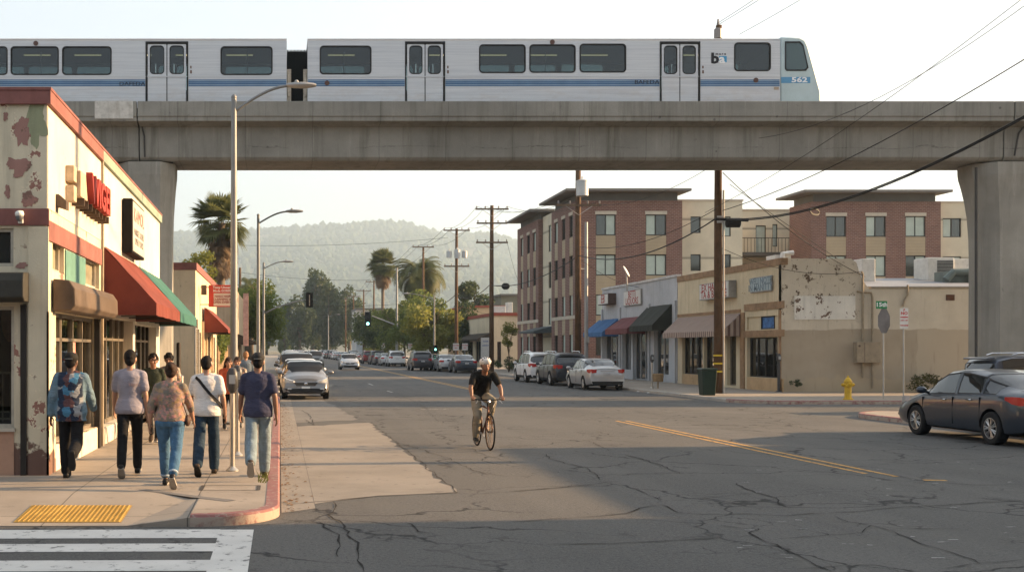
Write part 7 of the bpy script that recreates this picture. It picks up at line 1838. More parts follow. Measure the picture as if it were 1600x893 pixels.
q = MB(); q.ell(hh((0, -.03, .0)), (0.0885, 0.0952, 0.0784), 16, 10, rot=FH); remesh(q, 'hair', HAIR, rider, .011, 2)
q = MB(); q.ell(hh((0, -.012, .062)), (0.1098, 0.1512, 0.0918), 22, 14, rot=FH); q.tube([hh((0, -.012, .035)), hh((0, -.012, .055))], .105, 22)
he = remesh(q, 'helmet', mat('helmet_white', (.62, .61, .58), .4, 0, .05, 4), rider, .010, 2)
q = MB()
for k in range(-2, 3):
    for yy in (.075, .01, -.06):
        xx = k * .034; t_ = 1 - (xx / .098) ** 2 - ((yy + .012) / .135) ** 2
        if t_ > 0: q.ell(hh((xx, yy, .062 + .0815 * math.sqrt(t_))), (.012, .027, .012), 8, 6, rot=FH)
q.build('helmet_vents', CBLK, he)
q = MB()
for s in (-1, 1): q.tube([hh((s * .078, .02, .04)), hh((s * .066, .03, -.05)), hh((s * .02, .055, -.105)), hh((0, .058, -.112))], .005, 5)
q.build('chin_strap', CBLK, he)
q = MB(); q.ell(che + Vector((-.0, .19, -.06)), (.15, .08, .2), 14, 10); q.tube([shd[-1] + Vector((.06, -.03, .06)), (-.12, .44, 1.25), (-.14, .56, 1.12)], .016, 6); q.tube([shd[1] + Vector((-.06, -.03, .06)), (.12, .44, 1.25), (.14, .56, 1.12)], .016, 6); q.build('backpack', CBLK, rider, smooth=True)
rider.location = bike.location; rider.rotation_euler = bike.rotation_euler
# ------------------------------------------------------------------ trees
LEAF = leafmat('leaf_green', (.070, .105, .026), (.145, .175, .042), .45); LEAFD = leafmat('leaf_dark', (.028, .050, .020), (.070, .090, .030), .35)
LEAFY = leafmat('leaf_yellow_green', (.11, .14, .028), (.22, .215, .05), .45); PALMF = leafmat('palm_leaf', (.060, .080, .028), (.15, .155, .055), .35); PALMD = leafmat('palm_dead', (.10, .062, .035), (.28, .19, .10), .2)
BARK = mat('bark_brown', (.10, .07, .045), .9, 0, .3, 6, .4, 20); BARKP = mat('palm_trunk', (.15, .12, .09), .9, 0, .25, 5, .4, 15)
def rdir(r_):
    while True:
        v = Vector((r_.uniform(-1, 1), r_.uniform(-1, 1), r_.uniform(-1, 1)))
        if .05 < v.length < 1: return v.normalized()
def leaves(mb, c, r, n, size, r_, clumps=9):
    """leaf-sized faces spread over many uneven clumps inside a crown"""
    c = Vector(c); cl = []
    for k in range(clumps):
        d = rdir(r_); q = r_.uniform(.35, .86)
        cl.append((Vector((d.x * r[0] * q, d.y * r[1] * q, d.z * r[2] * q)), r_.uniform(.26, .46)))
    for i in range(n):
        o, cr = cl[r_.randrange(clumps)]
        d = rdir(r_); rad = cr * (r_.random() ** .35)
        p = c + o + Vector((d.x * r[0] * rad, d.y * r[1] * rad, d.z * r[2] * rad * .85))
        a = (rdir(r_) + d * .6).normalized(); b_ = a.cross(rdir(r_))
        if b_.length < .1: continue
        b_.normalize(); t = a.cross(b_); s = size * r_.uniform(.6, 1.35)
        mb.add([p - b_ * s * .5, p + t * s * .28, p + b_ * s * .6, p - t * s * .28], [(0, 1, 2, 3)])
def tree(name, label, x, y, h, rx, rz_, cz, n, size, m, seed, group=None, clumps=12, zg=SH, ry=None, tr=.14, trunk_vis=True):
    r_ = random.Random(seed); t = thing(name, label, 'tree', (x, y, zg), group)
    q = MB(); top = Vector((x + r_.uniform(-.2, .2), y, zg + cz))
    q.tube([(x, y, zg - .05), (x + .03, y, zg + cz * .35), (x - .04, y, zg + cz * .7), top], [tr * 1.25, tr, tr * .8, tr * .4], 8)
    for k in range(6):
        a = r_.uniform(0, 6.28); q.tube([(x, y, zg + cz * r_.uniform(.45, .75)), (x + rx * .35 * math.cos(a), y + rx * .35 * math.sin(a), zg + cz * .95), (x + rx * .7 * math.cos(a), y + rx * .7 * math.sin(a), zg + cz + rz_ * r_.uniform(-.1, .6))], [tr * .5, tr * .3, tr * .1], 6)
    q.build('trunk', BARK, t, smooth=True)
    q = MB(); leaves(q, (x, y, zg + cz), (rx, ry or rx, rz_), n, size, r_, clumps); q.build('crown', m, t, fix=False); return t
tree('street_tree', 'bright green street tree on the left pavement behind the far lamp posts', -1.6, 92, 7, 2.6, 2.9, 4.6, 9000, .24, LEAF, 1, clumps=26, ry=3)
tree('street_tree', 'second green street tree on the left, farther and partly hidden', -3.4, 104, 7, 2.6, 2.6, 4.4, 5000, .26, LEAF, 2, clumps=18)
tree('yard_tree', 'light green tree rising over the roof of the cream shop on the left', -5.1, 72, 8, 1.5, 1.5, 6.4, 2600, .2, LEAFY, 3, clumps=14)
tree('yard_tree', 'green bush tree between the left fence and the far palm', -4.9, 98, 6, 2.2, 2.4, 4.6, 3000, .24, LEAF, 31, clumps=12)
# creeper on the fence: stuff on a fence post line
cr = MB(); r_ = random.Random(9); leaves(cr, (-3.35, 66.5, 2.2), (.35, 2.6, 1.2), 1500, .16, r_, 10); leaves(cr, (-3.3, 73, 2.4), (.4, 1.8, 1.2), 900, .16, r_, 8)
tag(cr.build('climbing_plant', LEAF, fix=False), 'leafy creeper climbing over the left board fence', 'climbing plant')
specs = [(5.5, 318, 9, 17, LEAFD), (9.5, 330, 7.5, 26, LEAFD), (14, 326, 8, 21, LEAFD), (19.5, 322, 8, 19, LEAFD), (12, 352, 9, 24, LEAFD), (1.5, 345, 6, 12, LEAF), (-4, 350, 7, 13, LEAF)]
labs = ['dark tree at the left side of the far clump closing the street', 'tallest dark tree in the far clump closing the street', 'broad dark tree right of the tallest in the far clump', 'dark tree at the right side of the far clump by the grey building', 'tall dim tree behind the far clump closing the street', 'small light tree where the left parked row vanishes', 'rounded light tree farthest left at the end of the street']
for i, ((x, y, rx, hh_, m), lb) in enumerate(zip(specs, labs)):
    tree('street_tree', lb, x, y, hh_, rx * .62, hh_ * .5, hh_ * .53, 3800, .95, m, 40 + i, 'trees closing the far end of the street', clumps=22, tr=.4)
rt = [(15.4, 118, 7.4, 3.4, LEAFY, 'sunlit yellow green street tree behind the driving dark SUV'), (16.2, 131, 8.2, 3.9, LEAF, 'green street tree behind the far white SUV'), (15.8, 146, 8.8, 4.2, LEAF, 'leafy street tree below the feather palm'), (15.2, 160, 8.4, 4.0, LEAFD, 'dark street tree left of the feather palm trunk'), (15.4, 176, 8.6, 4.2, LEAFD, 'dark street tree at the foot of the fan palm on the right'), (14.6, 196, 7.0, 3.2, LEAF, 'small round tree right of the grey building'), (20.5, 128, 7.0, 3.0, LEAFD, 'dim tree set back behind the sunlit street tree')]
for i, (x, y, hh_, rx, m, lb) in enumerate(rt): tree('street_tree', lb, x, y, hh_, rx, hh_ * .46, hh_ * .56, 7500, .34, m, 60 + i, 'street trees on the right pavement', clumps=20)
tree('park_tree', 'round dim tree standing above the tan building', 27.5, 165, 11, 3.4, 2.8, 8.6, 2600, .5, LEAFD, 81, clumps=12)
tree('young_tree', 'young staked street tree with orange green leaves by the brick apartments', 17.6, 88.5, 4.0, .95, 1.1, 2.8, 1500, .13, LEAFY, 82, clumps=10, tr=.05)
hd = MB(); r_ = random.Random(4)
for (x0, y0, x1, y1) in ((17.6, 86, 20.6, 79), (18.3, 96, 20.2, 88)):
    for k in range(7): f = k / 6; leaves(hd, (x0 + (x1 - x0) * f, y0 + (y1 - y0) * f, .7), (.8, .8, .6), 330, .13, r_, 6)
tag(hd.build('hedge', LEAFD, fix=False), 'clipped dark hedge in front of the brick apartments', 'hedge')
bu = MB(); x, y = PX(1437, 46.6), 46.6; leaves(bu, (x + .3, y, .5), (1.0, .5, .45), 900, .09, random.Random(5), 9)
tag(bu.build('bush', leafmat('bush_olive', (.06, .06, .02), (.10, .095, .03)), fix=False), 'low olive bush against the side wall behind the dark sedan', 'bush')
bu = MB(); leaves(bu, (PX(1243, 46.9), 46.95, .42), (.35, .2, .32), 260, .07, random.Random(6), 5)
tag(bu.build('weeds', LEAFD, fix=False), 'dark weeds at the foot of the patched wall near its corner', 'weeds')
we = MB(); r_ = random.Random(8)
for k in range(34):
    x0, y0 = -.22 + r_.gauss(0, .04), 15.6 + r_.gauss(0, .45); h_ = r_.uniform(.04, .13); a = r_.uniform(0, 6.28)
    we.add([(x0 - .008, y0, SH), (x0 + .008, y0, SH), (x0 + .05 * math.cos(a), y0 + .05 * math.sin(a), SH + h_)], [(0, 1, 2)])
tag(we.build('weeds', LEAFY, fix=False), 'tuft of weeds growing along the back of the red kerb', 'weeds')
# palms
def fan_palm(label, x, y, h, rc, skirt, seed, tr=.25):
    r_ = random.Random(seed); t = thing('palm_tree', label, 'palm tree', (x, y, SH)); zc = SH + h
    q = MB(); q.tube([(x, y, SH - .05), (x, y, zc * .5), (x + .05, y, zc)], [tr * 1.2, tr, tr * .9], 10); q.build('trunk', BARKP, t, smooth=True)
    def fan(mb, o, d, L, m_droop, w_):
        d = d.normalized(); side = d.cross(Vector((0, 0, 1)))
        if side.length < .05: side = Vector((1, 0, 0))
        side.normalize(); st = o + d * L * .45; nb = side.cross(d)
        mb.add([o - side * .02, o + side * .02, st + side * .015, st - side * .015], [(0, 1, 2, 3)])
        for k in range(17):
            a = (k - 8) / 8 * 1.5; dd = (d * math.cos(a) + side * math.sin(a)).normalized(); ln = L * .62 * (1 - .16 * abs(a))
            dr = Vector((0, 0, -m_droop * ln * r_.uniform(.25, .6)))
            mid = st + dd * ln * .6; tip = st + dd * ln + dr; ww = side * math.cos(a) - d * math.sin(a); ww = ww * w_
            mb.add([st, mid - ww, tip, mid + ww], [(0, 1, 2, 3)])
    q = MB()
    for k in range(90):
        el = r_.uniform(-.8, 1.5); a = r_.uniform(0, 6.28); d = Vector((math.cos(a) * math.cos(el), math.sin(a) * math.cos(el), math.sin(el)))
        fan(q, Vector((x, y, zc)) + d * .15, d, rc * r_.uniform(.8, 1.12), .30 if el > .2 else .6, .032 * rc)
    q.build('crown', PALMF, t, fix=False)
    q = MB()
    for k in range(int(30 + skirt * 20)):
        f = r_.random() ** .8; a = r_.uniform(0, 6.28); z = zc - .5 - f * skirt; el = r_.uniform(-1.35, -.9)
        d = Vector((math.cos(a) * math.cos(el), math.sin(a) * math.cos(el), math.sin(el))); wd = 1 - .35 * f
        fan(q, Vector((x + .9 * tr * math.cos(a), y + .9 * tr * math.sin(a), z)), d, rc * r_.uniform(.5, .9) * wd, .5, .02 * rc)
    q.build('dead_skirt', PALMD, t, fix=False); return t
fan_palm('tall fan palm with a thick skirt of dead leaves behind the near lamp post', PX(345, 80), 80, PZ(348, 80) - SH, 2.1, 2.7, 11, .3)
fan_palm('slim fan palm standing over the right side trees', PX(598, 170), 170, PZ(414, 170) - SH, 2.6, 1.8, 12, .24)
def feather_palm(label, x, y, h, rc, seed, n=64):
    r_ = random.Random(seed); t = thing('palm_tree', label, 'palm tree', (x, y, SH)); zc = SH + h
    q = MB(); q.tube([(x, y, SH - .05), (x, y, zc * .6), (x, y, zc - .3)], [.5, .42, .5], 12); q.ell((x, y, zc - .5), (.75, .75, .9), 12, 8); q.build('trunk', BARKP, t, smooth=True)
    q = MB()
    for k in range(n):
        a = r_.uniform(0, 6.28); el = r_.uniform(-.2, 1.4); L = rc * r_.uniform(.9, 1.15); h_ = Vector((math.cos(a), math.sin(a), 0)); p = Vector((x, y, zc)); prev = p; e = el
        for j in range(12):
            e -= .09 + .10 * (1.4 - max(el, 0)) * .3 + j * .012; d = h_ * math.cos(e) + Vector((0, 0, math.sin(e))); p = prev + d * L / 12; side = d.cross(h_.cross(Vector((0, 0, 1)))).normalized() if False else h_.cross(Vector((0, 0, 1)))
            up_ = side.cross(d); lf_ = L * .21 * math.sin(math.pi * (j + 1.3) / 14) + .1
            for s in (-1, 1):
                for fq in (0, .5):
                    b0 = prev.lerp(p, fq); tip = b0 + (side * s * .85 + d * .55 - up_ * .0 + Vector((0, 0, -.28))) * lf_
                    q.add([b0, b0 + d * L / 30, tip], [(0, 1, 2)])
            q.add([prev - side * .025, prev + side * .025, p + side * .02, p - side * .02], [(0, 1, 2, 3)]); prev = p
    q.build('crown', PALMF, t, fix=False); return t
feather_palm('broad feather palm with arching fronds on the right side', PX(655, 150), 150, PZ(430, 150) - SH, 4.3, 13, 130)
feather_palm('small feather palm top showing behind the left street tree', PX(388, 100), 100, PZ(450, 100) - SH, 2.0, 14, 40)
# ------------------------------------------------------------------ utility poles and wires
WOOD = mat('pole_wood', (.105, .062, .035), .9, 0, .3, 3, .4, 14, world=True, streak=.5); WOODX = mat('crossarm_wood', (.13, .09, .06), .9, 0, .3, 4, world=True)
INSU = mat('insulator_grey', (.22, .2, .19), .4); TRANS = mat('transformer_grey', (.46, .47, .46), .5, .2, .12, 2, dirt=.2, world=True); WIRE = mat('wire_black', (.012, .012, .012), .6)
ARMS = {}
def upole(key, label, x, y, top, arms, r=.17, trans=None, zg=SH):
    t = thing('utility_pole', label, 'utility pole', (x, y, zg), 'wood utility poles along the right pavement')
    q = MB(); q.tube([(x, y, zg - .1), (x, y, zg + (top - zg) * .5), (x + .03, y, top)], [r, r * .86, r * .68], 14); pm = q.build('pole', WOOD, t, smooth=True)
    ARMS[key] = []
    for (z, ln) in arms:
        q = MB(); q.box(x - ln / 2, x + ln / 2, y - r - .06, y - r + .05, z - .06, z + .06); a_ = q.build('crossarm', WOODX, t)
        q = MB(); q.tube([(x - ln * .3, y - r - .03, z - .05), (x, y - r * .9, z - .55)], .018, 5); q.tube([(x + ln * .3, y - r - .03, z - .05), (x, y - r * .9, z - .55)], .018, 5); q.build('arm_brace', STEEL, a_)
        row = []
        for u in (-.46, -.2, .2, .46):
            q = MB(); q.lathe([(.02, .06), (.055, .10), (.035, .14), (.06, .18), (.03, .24)], (x + u * ln, y - r, z), n=8); q.build('insulator', INSU, a_); row.append((x + u * ln, y - r, z + .22))
        ARMS[key].append(row)
    if trans:
        for (dx, z, rr, hh_) in trans:
            q = MB(); q.lathe([(.01, z), (rr, z), (rr, z + hh_), (rr * 1.05, z + hh_), (rr * 1.05, z + hh_ + .06), (rr * .5, z + hh_ + .12), (.01, z + hh_ + .13)], (x + dx, y - r - rr - .02, 0), n=18); q.tube([(x + dx, y - r - rr, z + hh_ + .1), (x + dx, y - r - rr, z + hh_ + .3)], .04, 8); q.build('transformer', TRANS, t, smooth='auto')
    return t
PXX = 16.7
x1 = PX(1122, 46)
u1 = upole('1', 'thick brown wood pole with yellow bands and steel guard in front of the stucco shop', x1, 46, PZ(40, 46), [], .17)
q = MB()
for py in (555, 567.5, 580): q.tube([(x1, 46, PZ(py + 1.2, 46)), (x1, 46, PZ(py - 1.4, 46))], .183, 14)
q.build('yellow_band', mat('band_yellow', (.55, .38, .03), .6, 0, .1, 4), u1)
q = MB(); q.tube([(x1 + .17, 45.87, SH), (x1 + .17, 45.87, 8.2)], .038, 8); q.build('cable_guard', STEEL, u1)
q = MB(); q.tube([(x1, 46, PZ(42, 46)), (x1, 46, PZ(30, 46))], [.07, .03], 8); q.lathe([(.10, 0), (.16, .05), (.16, .4), (.05, .5)], (x1, 46, PZ(62, 46)), n=10); q.build('pole_top_insulator', INSU, u1)
q = MB(); q.tube([(x1 + .25, 45.75, PZ(349, 46)), (x1 + .75, 45.75, PZ(349, 46))], .19, 14); q.tube([(x1 - .2, 45.75, PZ(343, 46)), (x1 + 1.1, 45.75, PZ(345, 46))], .06, 8); q.build('splice_case', WIRE, u1, smooth='auto')
q = MB(); q.box(x1 - .12, x1 + .12, 45.74, 45.8, PZ(349, 46), PZ(338, 46)); q.build('cable_clamp', STEEL, u1)
u2 = upole('2', 'wood pole with one big grey transformer beside the brick apartments', PXX, 64.5, 15.5, [(PZ(321, 64.5), 2.5), (14.6, 2.4)], .19, [(.1, PZ(308, 64.5), .33, .78)])
u3 = upole('3', 'dark wood pole with three crossarms right of centre', PX(768, 91), 91, PZ(321, 91), [(PZ(327, 91), 2.6), (PZ(349, 91), 2.4), (PZ(379, 91), 2.5)], .2)
u4 = upole('4', 'wood pole with three small transformers left of the three armed pole', PX(713, 109), 109, PZ(357, 109), [(PZ(360, 109), 2.5), (PZ(416, 109), 2.4)], .18, [(-.75, PZ(403, 109), .25, .55), (0, PZ(404, 109), .27, .75), (.7, PZ(403, 109), .25, .55)])
u5 = upole('5', 'wood pole with one crossarm in front of the feather palm', PX(661, 134), 134, PZ(385, 134), [(PZ(386, 134), 2.5)], .17)
for i, (px, pt, Y, lb) in enumerate(((584, 438, 185, 'distant wood pole left of the fan palm trunk'), (568, 452, 206, 'distant wood pole just right of the grey building'), (552, 461, 235, 'distant pale pole at the left edge of the grey building'), (540, 465, 262, 'farthest thin pole in the row down the street'))):
    upole(str(6 + i), lb, PX(px, Y), Y, PZ(pt, Y), [(PZ(pt + 2, Y), 2.6)] if i != 3 else [(PZ(pt + 2, Y), .8)], .17)
u0 = upole('0', 'wood pole beyond the right edge that the near wires run to', 16.6, 20.5, 14.4, [(13.6, 2.4)], .2)
GW = 'overhead wires of the right hand pole row'
def wire(label, a, b, sag, r=.012, group=None, name='overhead_wire', bundle=1):
    a, b = Vector(a), Vector(b); q = MB(); n = 28
    for j in range(bundle):
        off = Vector((0, .02 * j, -.045 * j)); q.tube([a.lerp(b, k / n) + Vector((0, 0, -sag * 4 * (k / n) * (1 - k / n))) + off for k in range(n + 1)], r, 5)
    o = q.build(name, WIRE, None, smooth=True); return tag(o, label, 'wire', group)
zc = PZ(343, 46)
tb = wire('thick black cable bundle sweeping from the banded pole to the upper right', (x1 + .2, 45.75, zc), (16.6, 20.5, 8.1), 1.05, .021, name='cable_bundle', bundle=2)
tb = wire('middle black wire rising from the banded pole across the viaduct to the right', (x1 + .1, 45.8, PZ(330, 46)), (16.6, 20.4, 9.2), .55, .015)
wire('upper thin wire rising from the banded pole across the viaduct to the right', (x1 - .6, 45.8, PZ(333, 46)), (16.3, 20.4, 10.6), .5, .009)
wire('lowest thin dark wire crossing the face of the viaduct', (x1 + .05, 45.8, 10.2), (16.9, 20.4, 11.0), 1.5, .009)
q = MB(); c0 = Vector((x1 + .2, 45.75, zc)).lerp(Vector((16.6, 20.5, 8.1)), .32) + Vector((0, 0, -1.05 * 4 * .32 * .68 - .12))
n = 20
for s in (0, 1): q.tube([(c0.x + .28 * math.cos(6.283 * k / n), c0.y - .3 + .28 * math.cos(6.283 * k / n), c0.z + .10 * math.sin(6.283 * k / n) - .03 * s) for k in range(n + 1)], .018, 5, cap=False)
tag(q.build('cable_coil', WIRE), 'coil of spare cable hanging from the thick bundle above the stucco roof', 'cable coil')
zt1 = PZ(38, 46)
wire('thin wire from the banded pole top to the upper right sky', (x1 + .05, 46, zt1), (17.0, 20.5, 14.3), .3, .010); wire('second thin wire from the banded pole top, left of the first', (x1 - .05, 46, zt1 + .02), (15.7, 20.4, 13.8), .3, .010)
wire('single thin wire above the train roof right of the pole top', (PX(1158, 46), 46.2, PZ(52, 46)), (17.7, 20.4, 13.8), .3, .010)
wire('cable slanting down from the banded pole to the stucco wall pipe', (x1 + .15, 45.9, 8.9), (sX(1346), YS - .08, PZ(430, YS)), .35, .016); wire('service wire from the banded pole across the stucco facade', (x1 + .1, 45.9, 5.0 + .9), (sX(1346), YS - .1, PZ(424, YS)), .45, .012); wire('long thin wire from the viaduct edge down to the rooftop', (PX(1140, 47), 47, 8.6), (PX(1352, 49), 49, 4.95), .05, .012)
wire('cable between the banded pole and the transformer pole, lower', (x1 - .2, 45.8, zc), (PXX, 64.3, 7.1), .75, .028, GW); wire('cable between the banded pole and the transformer pole, upper', (x1 - .15, 45.8, zc + .4), (PXX, 64.3, 7.6), .6, .014, GW)
wire('wire between the banded pole and the crossarm of the transformer pole', (x1 - .1, 45.8, 9.3), (PXX + 1.1, 64.3, PZ(320, 64.5)), .5, .011, GW)
ks = ['2', '3', '4', '5', '6', '7', '8', '9']
nm = {'2': 'the transformer pole', '3': 'the three armed pole', '4': 'the triple transformer pole', '5': 'the palm side pole', '6': 'the first distant pole', '7': 'the second distant pole', '8': 'the pale distant pole', '9': 'the farthest pole'}
for a, b in zip(ks, ks[1:]):
    for ra, rb in list(zip(ARMS[a], ARMS[b]))[:1]:
        for k, wd in ((0, 'left'), (1, 'middle'), (3, 'right')): wire('%s wire strung between %s and %s' % (wd, nm[a], nm[b]), ra[k], rb[k], .55, .012 if a in '23' else .016, GW)
    za = 7.1 if a != '2' else 7.1
    xa_, ya_ = ARMS[a][0][1][0], ARMS[a][0][1][1]; xb_, yb_ = ARMS[b][0][1][0], ARMS[b][0][1][1]
    wire('low telephone cable between %s and %s' % (nm[a], nm[b]), (xa_ + .5, ya_, 7.1), (xb_ + .5, yb_, 6.9), .6, .03 if a in '23' else .035, GW)
wire('wire from the second crossarm of the three armed pole to the brick apartments', ARMS['3'][2][3], (XA, 100.5, 7.2), .4, .012, GW); wire('service wire from the transformer pole to the grey shop roof', (PXX + .1, 64.4, 6.9), (XR, 66, 5.4), .25, .012)
wire('service wire from the triple transformer pole to the cream flat roofed shop', (PX(713, 109), 109, 6.2), (mX(774), 112, mZ(492)), .2, .014)
q = MB(); q.ell((PX(790, 90), 90, PZ(447, 90)), (.33, .2, .27), 12, 8); q.tube([(PX(768, 91) + .1, 90.8, PZ(445, 90)), (PX(790, 90), 90, PZ(446, 90))], .03, 6)
tag(q.build('splice_drum', WIRE), 'dark cable drum hanging beside the three armed pole', 'cable drum')
for i, (ya, yb, Yw, lb) in enumerate(((425, 437, 128, 'uppermost wire crossing the street against the hills'), (300, 297, 140, 'high faint wire crossing low over the hilltop'), (472, 474, 118, 'wire crossing the street behind the hanging signal'), (487, 488, 150, 'lowest wire crossing the street above the far trees'), (383, 371, 125, 'wire crossing the street to the triple transformer pole'))):
    if i == 1: continue
    wire(lb, (PX(372, Yw), Yw, PZ(ya, Yw)), (PX(700 if i == 4 else 596 + 20 * i, Yw), Yw, PZ(yb, Yw)), .35, .016, 'wires crossing the far street')
t = thing('utility_pole', 'dark wood pole behind the left street tree carrying the crossing wires', 'utility pole', (PX(375, 128), 128, SH)); q = MB(); q.tube([(PX(375, 128), 128, SH), (PX(375, 128), 128, PZ(418, 128))], [.18, .13], 10); q.build('pole', WOOD, t)
# ------------------------------------------------------------------ street lamps and signals
LAMPM = mat('lamp_steel', (.20, .205, .20), .5, .35, .12, 2, dirt=.1, world=True); LHEAD = mat('lamp_head_grey', (.30, .30, .29), .5, .3)
def street_lamp(label, x, y, top, arm, rise, r=.1, zg=SH, dirx=1, group='steel street lamps', name='street_lamp'):
    t = thing(name, label, 'street lamp', (x, y, zg), group)
    q = MB(); q.tube([(x, y, zg), (x, y, zg + (top - zg) * .5), (x, y, top)], [r, r * .82, r * .62], 14); q.tube([(x, y, zg), (x, y, zg + .05)], r * 1.9, 12); q.ell((x, y, top), (r * .7, r * .7, r * .7), 10, 6); q.build('pole', LAMPM, t, smooth='auto')
    q = MB(); n = 10; q.tube([(x + dirx * arm * (1 - math.cos(k / n * math.pi / 2)) if False else x + dirx * arm * k / n, y, top - .35 + rise * math.sin(k / n * math.pi / 2)) for k in range(n + 1)], .035, 8); a_ = q.build('lamp_arm', LAMPM, t, smooth=True)
    q = MB(); ze = top - .35 + rise; q.ring_tube([[(x + dirx * (arm + dx), y + w_ * math.cos(a), ze + h_ * math.sin(a) + .01) for a in [6.283 * k / 12 for k in range(12)]] for dx, w_, h_ in ((-.12, .04, .04), (.05, .10, .07), (.3, .13, .075), (.5, .11, .05), (.58, .05, .03))]); q.ell((x + dirx * (arm + .12), y, ze + .09), (.05, .05, .05), 8, 6); q.build('lamp_head', LHEAD, a_, smooth='auto')
    return t
street_lamp('nearest tall steel street lamp rising beside the parking meters', PX(365.5, 27), 27, PZ(152, 27), 1.35, .62, .098)
street_lamp('second steel street lamp on the left pavement', PX(403.5, 47), 47, PZ(336, 47), 1.25, .50, .085)
sl3 = street_lamp('third left street lamp that carries the hanging signal arm', PX(412, 73), 73, PZ(411, 73), 1.3, .45, .1)
xs, ys_ = PX(412, 73), 73
q = MB(); q.tube([(xs, ys_, PZ(490, 73)), (xs + .8, ys_, PZ(480, 73)), (xs + 2.0, ys_, PZ(471, 73)), (PX(478, 73), ys_, PZ(468, 73))], [.055, .05, .042, .035], 8); q.build('signal_arm', LAMPM, sl3, smooth=True)
def signal_head(label, x, y, zt, zb, w_, lit=None, back=True):
    t = thing('traffic_signal', label, 'traffic signal', (x, y, zb)); h_ = zt - zb; SB = mat('signal_black', (.012, .012, .011), .6)
    q = MB(); q.box(x - w_ / 2, x + w_ / 2, y - .02, y + .0, zb, zt); b_ = q.build('backplate', SB, t)
    q = MB(); q.box(x - w_ * .26, x + w_ * .26, y + .002, y + .2, zb + .06, zt - .06); q.build('housing', SB, t, bevel=.02)
    for k in range(3):
        zc_ = zb + h_ * (.2 + .3 * k)
        q = MB(); q.tube([(x, y - .021, zc_), (x, y - .028, zc_)], w_ * .23, 16)
        m = SB
        if lit == k:
            m, nt, b = newmat('signal_green_glow'); b.inputs['Base Color'].default_value = (.02, .3, .2, 1); b.inputs['Emission Color'].default_value = (.25, 1, .75, 1); b.inputs['Emission Strength'].default_value = 2.2
        ln_ = q.build('lens', m, t)
        q = MB(); n = 9; rings = []
        for yy in (y - .02, y - .2): rings.append([(x + w_ * .25 * math.cos(a), yy, zc_ + w_ * .25 * math.sin(a)) for a in [R(-20 + 220 * j / n) for j in range(n + 1)]] + [(x + w_ * .24 * math.cos(a), yy, zc_ + w_ * .24 * math.sin(a)) for a in [R(200 - 220 * j / n) for j in range(n + 1)]])
        q.ring_tube(rings); q.build('visor', SB, ln_)
    return t
sh_ = signal_head('dark traffic signal with pale stripe hanging over the street on its arm', PX(483.5, 73), 73 - .1, PZ(457, 73), PZ(480, 73), PX(489, 73) - PX(478, 73))
q = MB(); q.box(PX(483.5, 73) - .03, PX(483.5, 73) + .03, 72.86, 72.878, PZ(477.5, 73), PZ(460.5, 73)); q.build('pale_stripe', mat('stripe_pale', (.62, .55, .45), .7), sh_)
# far right mast arm signal with a green light
t = thing('signal_pole', 'steel mast arm pole carrying the green signal far down the right side', 'signal pole', (PX(620, 141), 141, SH))
q = MB(); q.tube([(PX(620, 141), 141, SH), (PX(620, 141), 141, PZ(418, 141))], [.17, .11], 12); q.build('pole', LAMPM, t)
q = MB(); q.tube([(PX(620, 141), 141, PZ(508, 141)), (PX(581, 141), 141, PZ(493, 141))], [.09, .06], 8); q.build('mast_arm', LHEAD, t)
signal_head('traffic signal showing green on the far mast arm', PX(574.5, 141), 140.8, PZ(487, 141), PZ(510, 141), PX(579.5, 141) - PX(570, 141), lit=0)
street_lamp('steel street lamp with a long arm over the driving dark SUV', PX(678.5, 103), 103, PZ(462, 103), 2.3, .55, .1, dirx=-1)
signal_head('small low pedestrian side signal showing green on the far right lamp pole', PX(679.5, 103), 102.7, PZ(539, 103), PZ(552, 103), .36, lit=1)
street_lamp('distant street lamp in the middle of the far end', PX(513, 250), 250, PZ(492, 250), 2.0, .5, .13, dirx=1)
t = thing('signal_pole', 'pale steel pole standing against the transformer pole', 'pole', (PX(916, 66), 66, SH)); q = MB(); q.tube([(PX(916, 66), 66, SH), (PX(916, 66), 66, PZ(347, 66))], [.12, .09], 10); q.build('pole', LHEAD, t); q = MB(); q.tube([(PX(916, 66), 66, PZ(420, 66)), (PX(905, 66), 65.8, PZ(420, 66))], .03, 6); q.box(PX(913, 66), PX(919, 66), 65.75, 65.9, PZ(535, 66), PZ(525, 66)); q.build('pole_band', STEEL, t)
# small signs on far right poles
def post_sign(label, x, y, zb, zt, w_, m, txt=None, tm=None, post_top=None, pm=None, name='street_sign', size=.2, back=False, poly=None):
    t = thing(name, label, 'sign', (x, y, SH)); pt = post_top or zt
    q = MB(); q.tube([(x, y + .03, SH), (x, y + .03, pt)], .026, 8); q.build('post', pm or STEEL, t)
    q = MB()
    if poly: q.prism([(x + a * w_ / 2, y - .012, (zb + zt) / 2 + b_ * (zt - zb) / 2) for a, b_ in poly], (0, .008, 0))
    else: q.prism([(px_, y - .012, pz_) for px_, pz_ in rrect(x - w_ / 2, x + w_ / 2, zb, zt, .03, 2)], (0, .008, 0))
    pl = q.build('panel', m, t)
    if txt:
        for k, (L, sz_, zf, tm_) in enumerate(txt): text('sign_letters', L, sz_, (x, y - .0145, zb + (zt - zb) * zf), '-y', tm_, pl, .004, .004)
    return t
SWH = mat('sign_white', (.62, .60, .56), .5, 0, .08, 3, dirt=.1); SGR = mat('sign_green', (.02, .20, .07), .5, 0, .1, 3); SRD = mat('sign_print_red', (.5, .04, .04), .6)
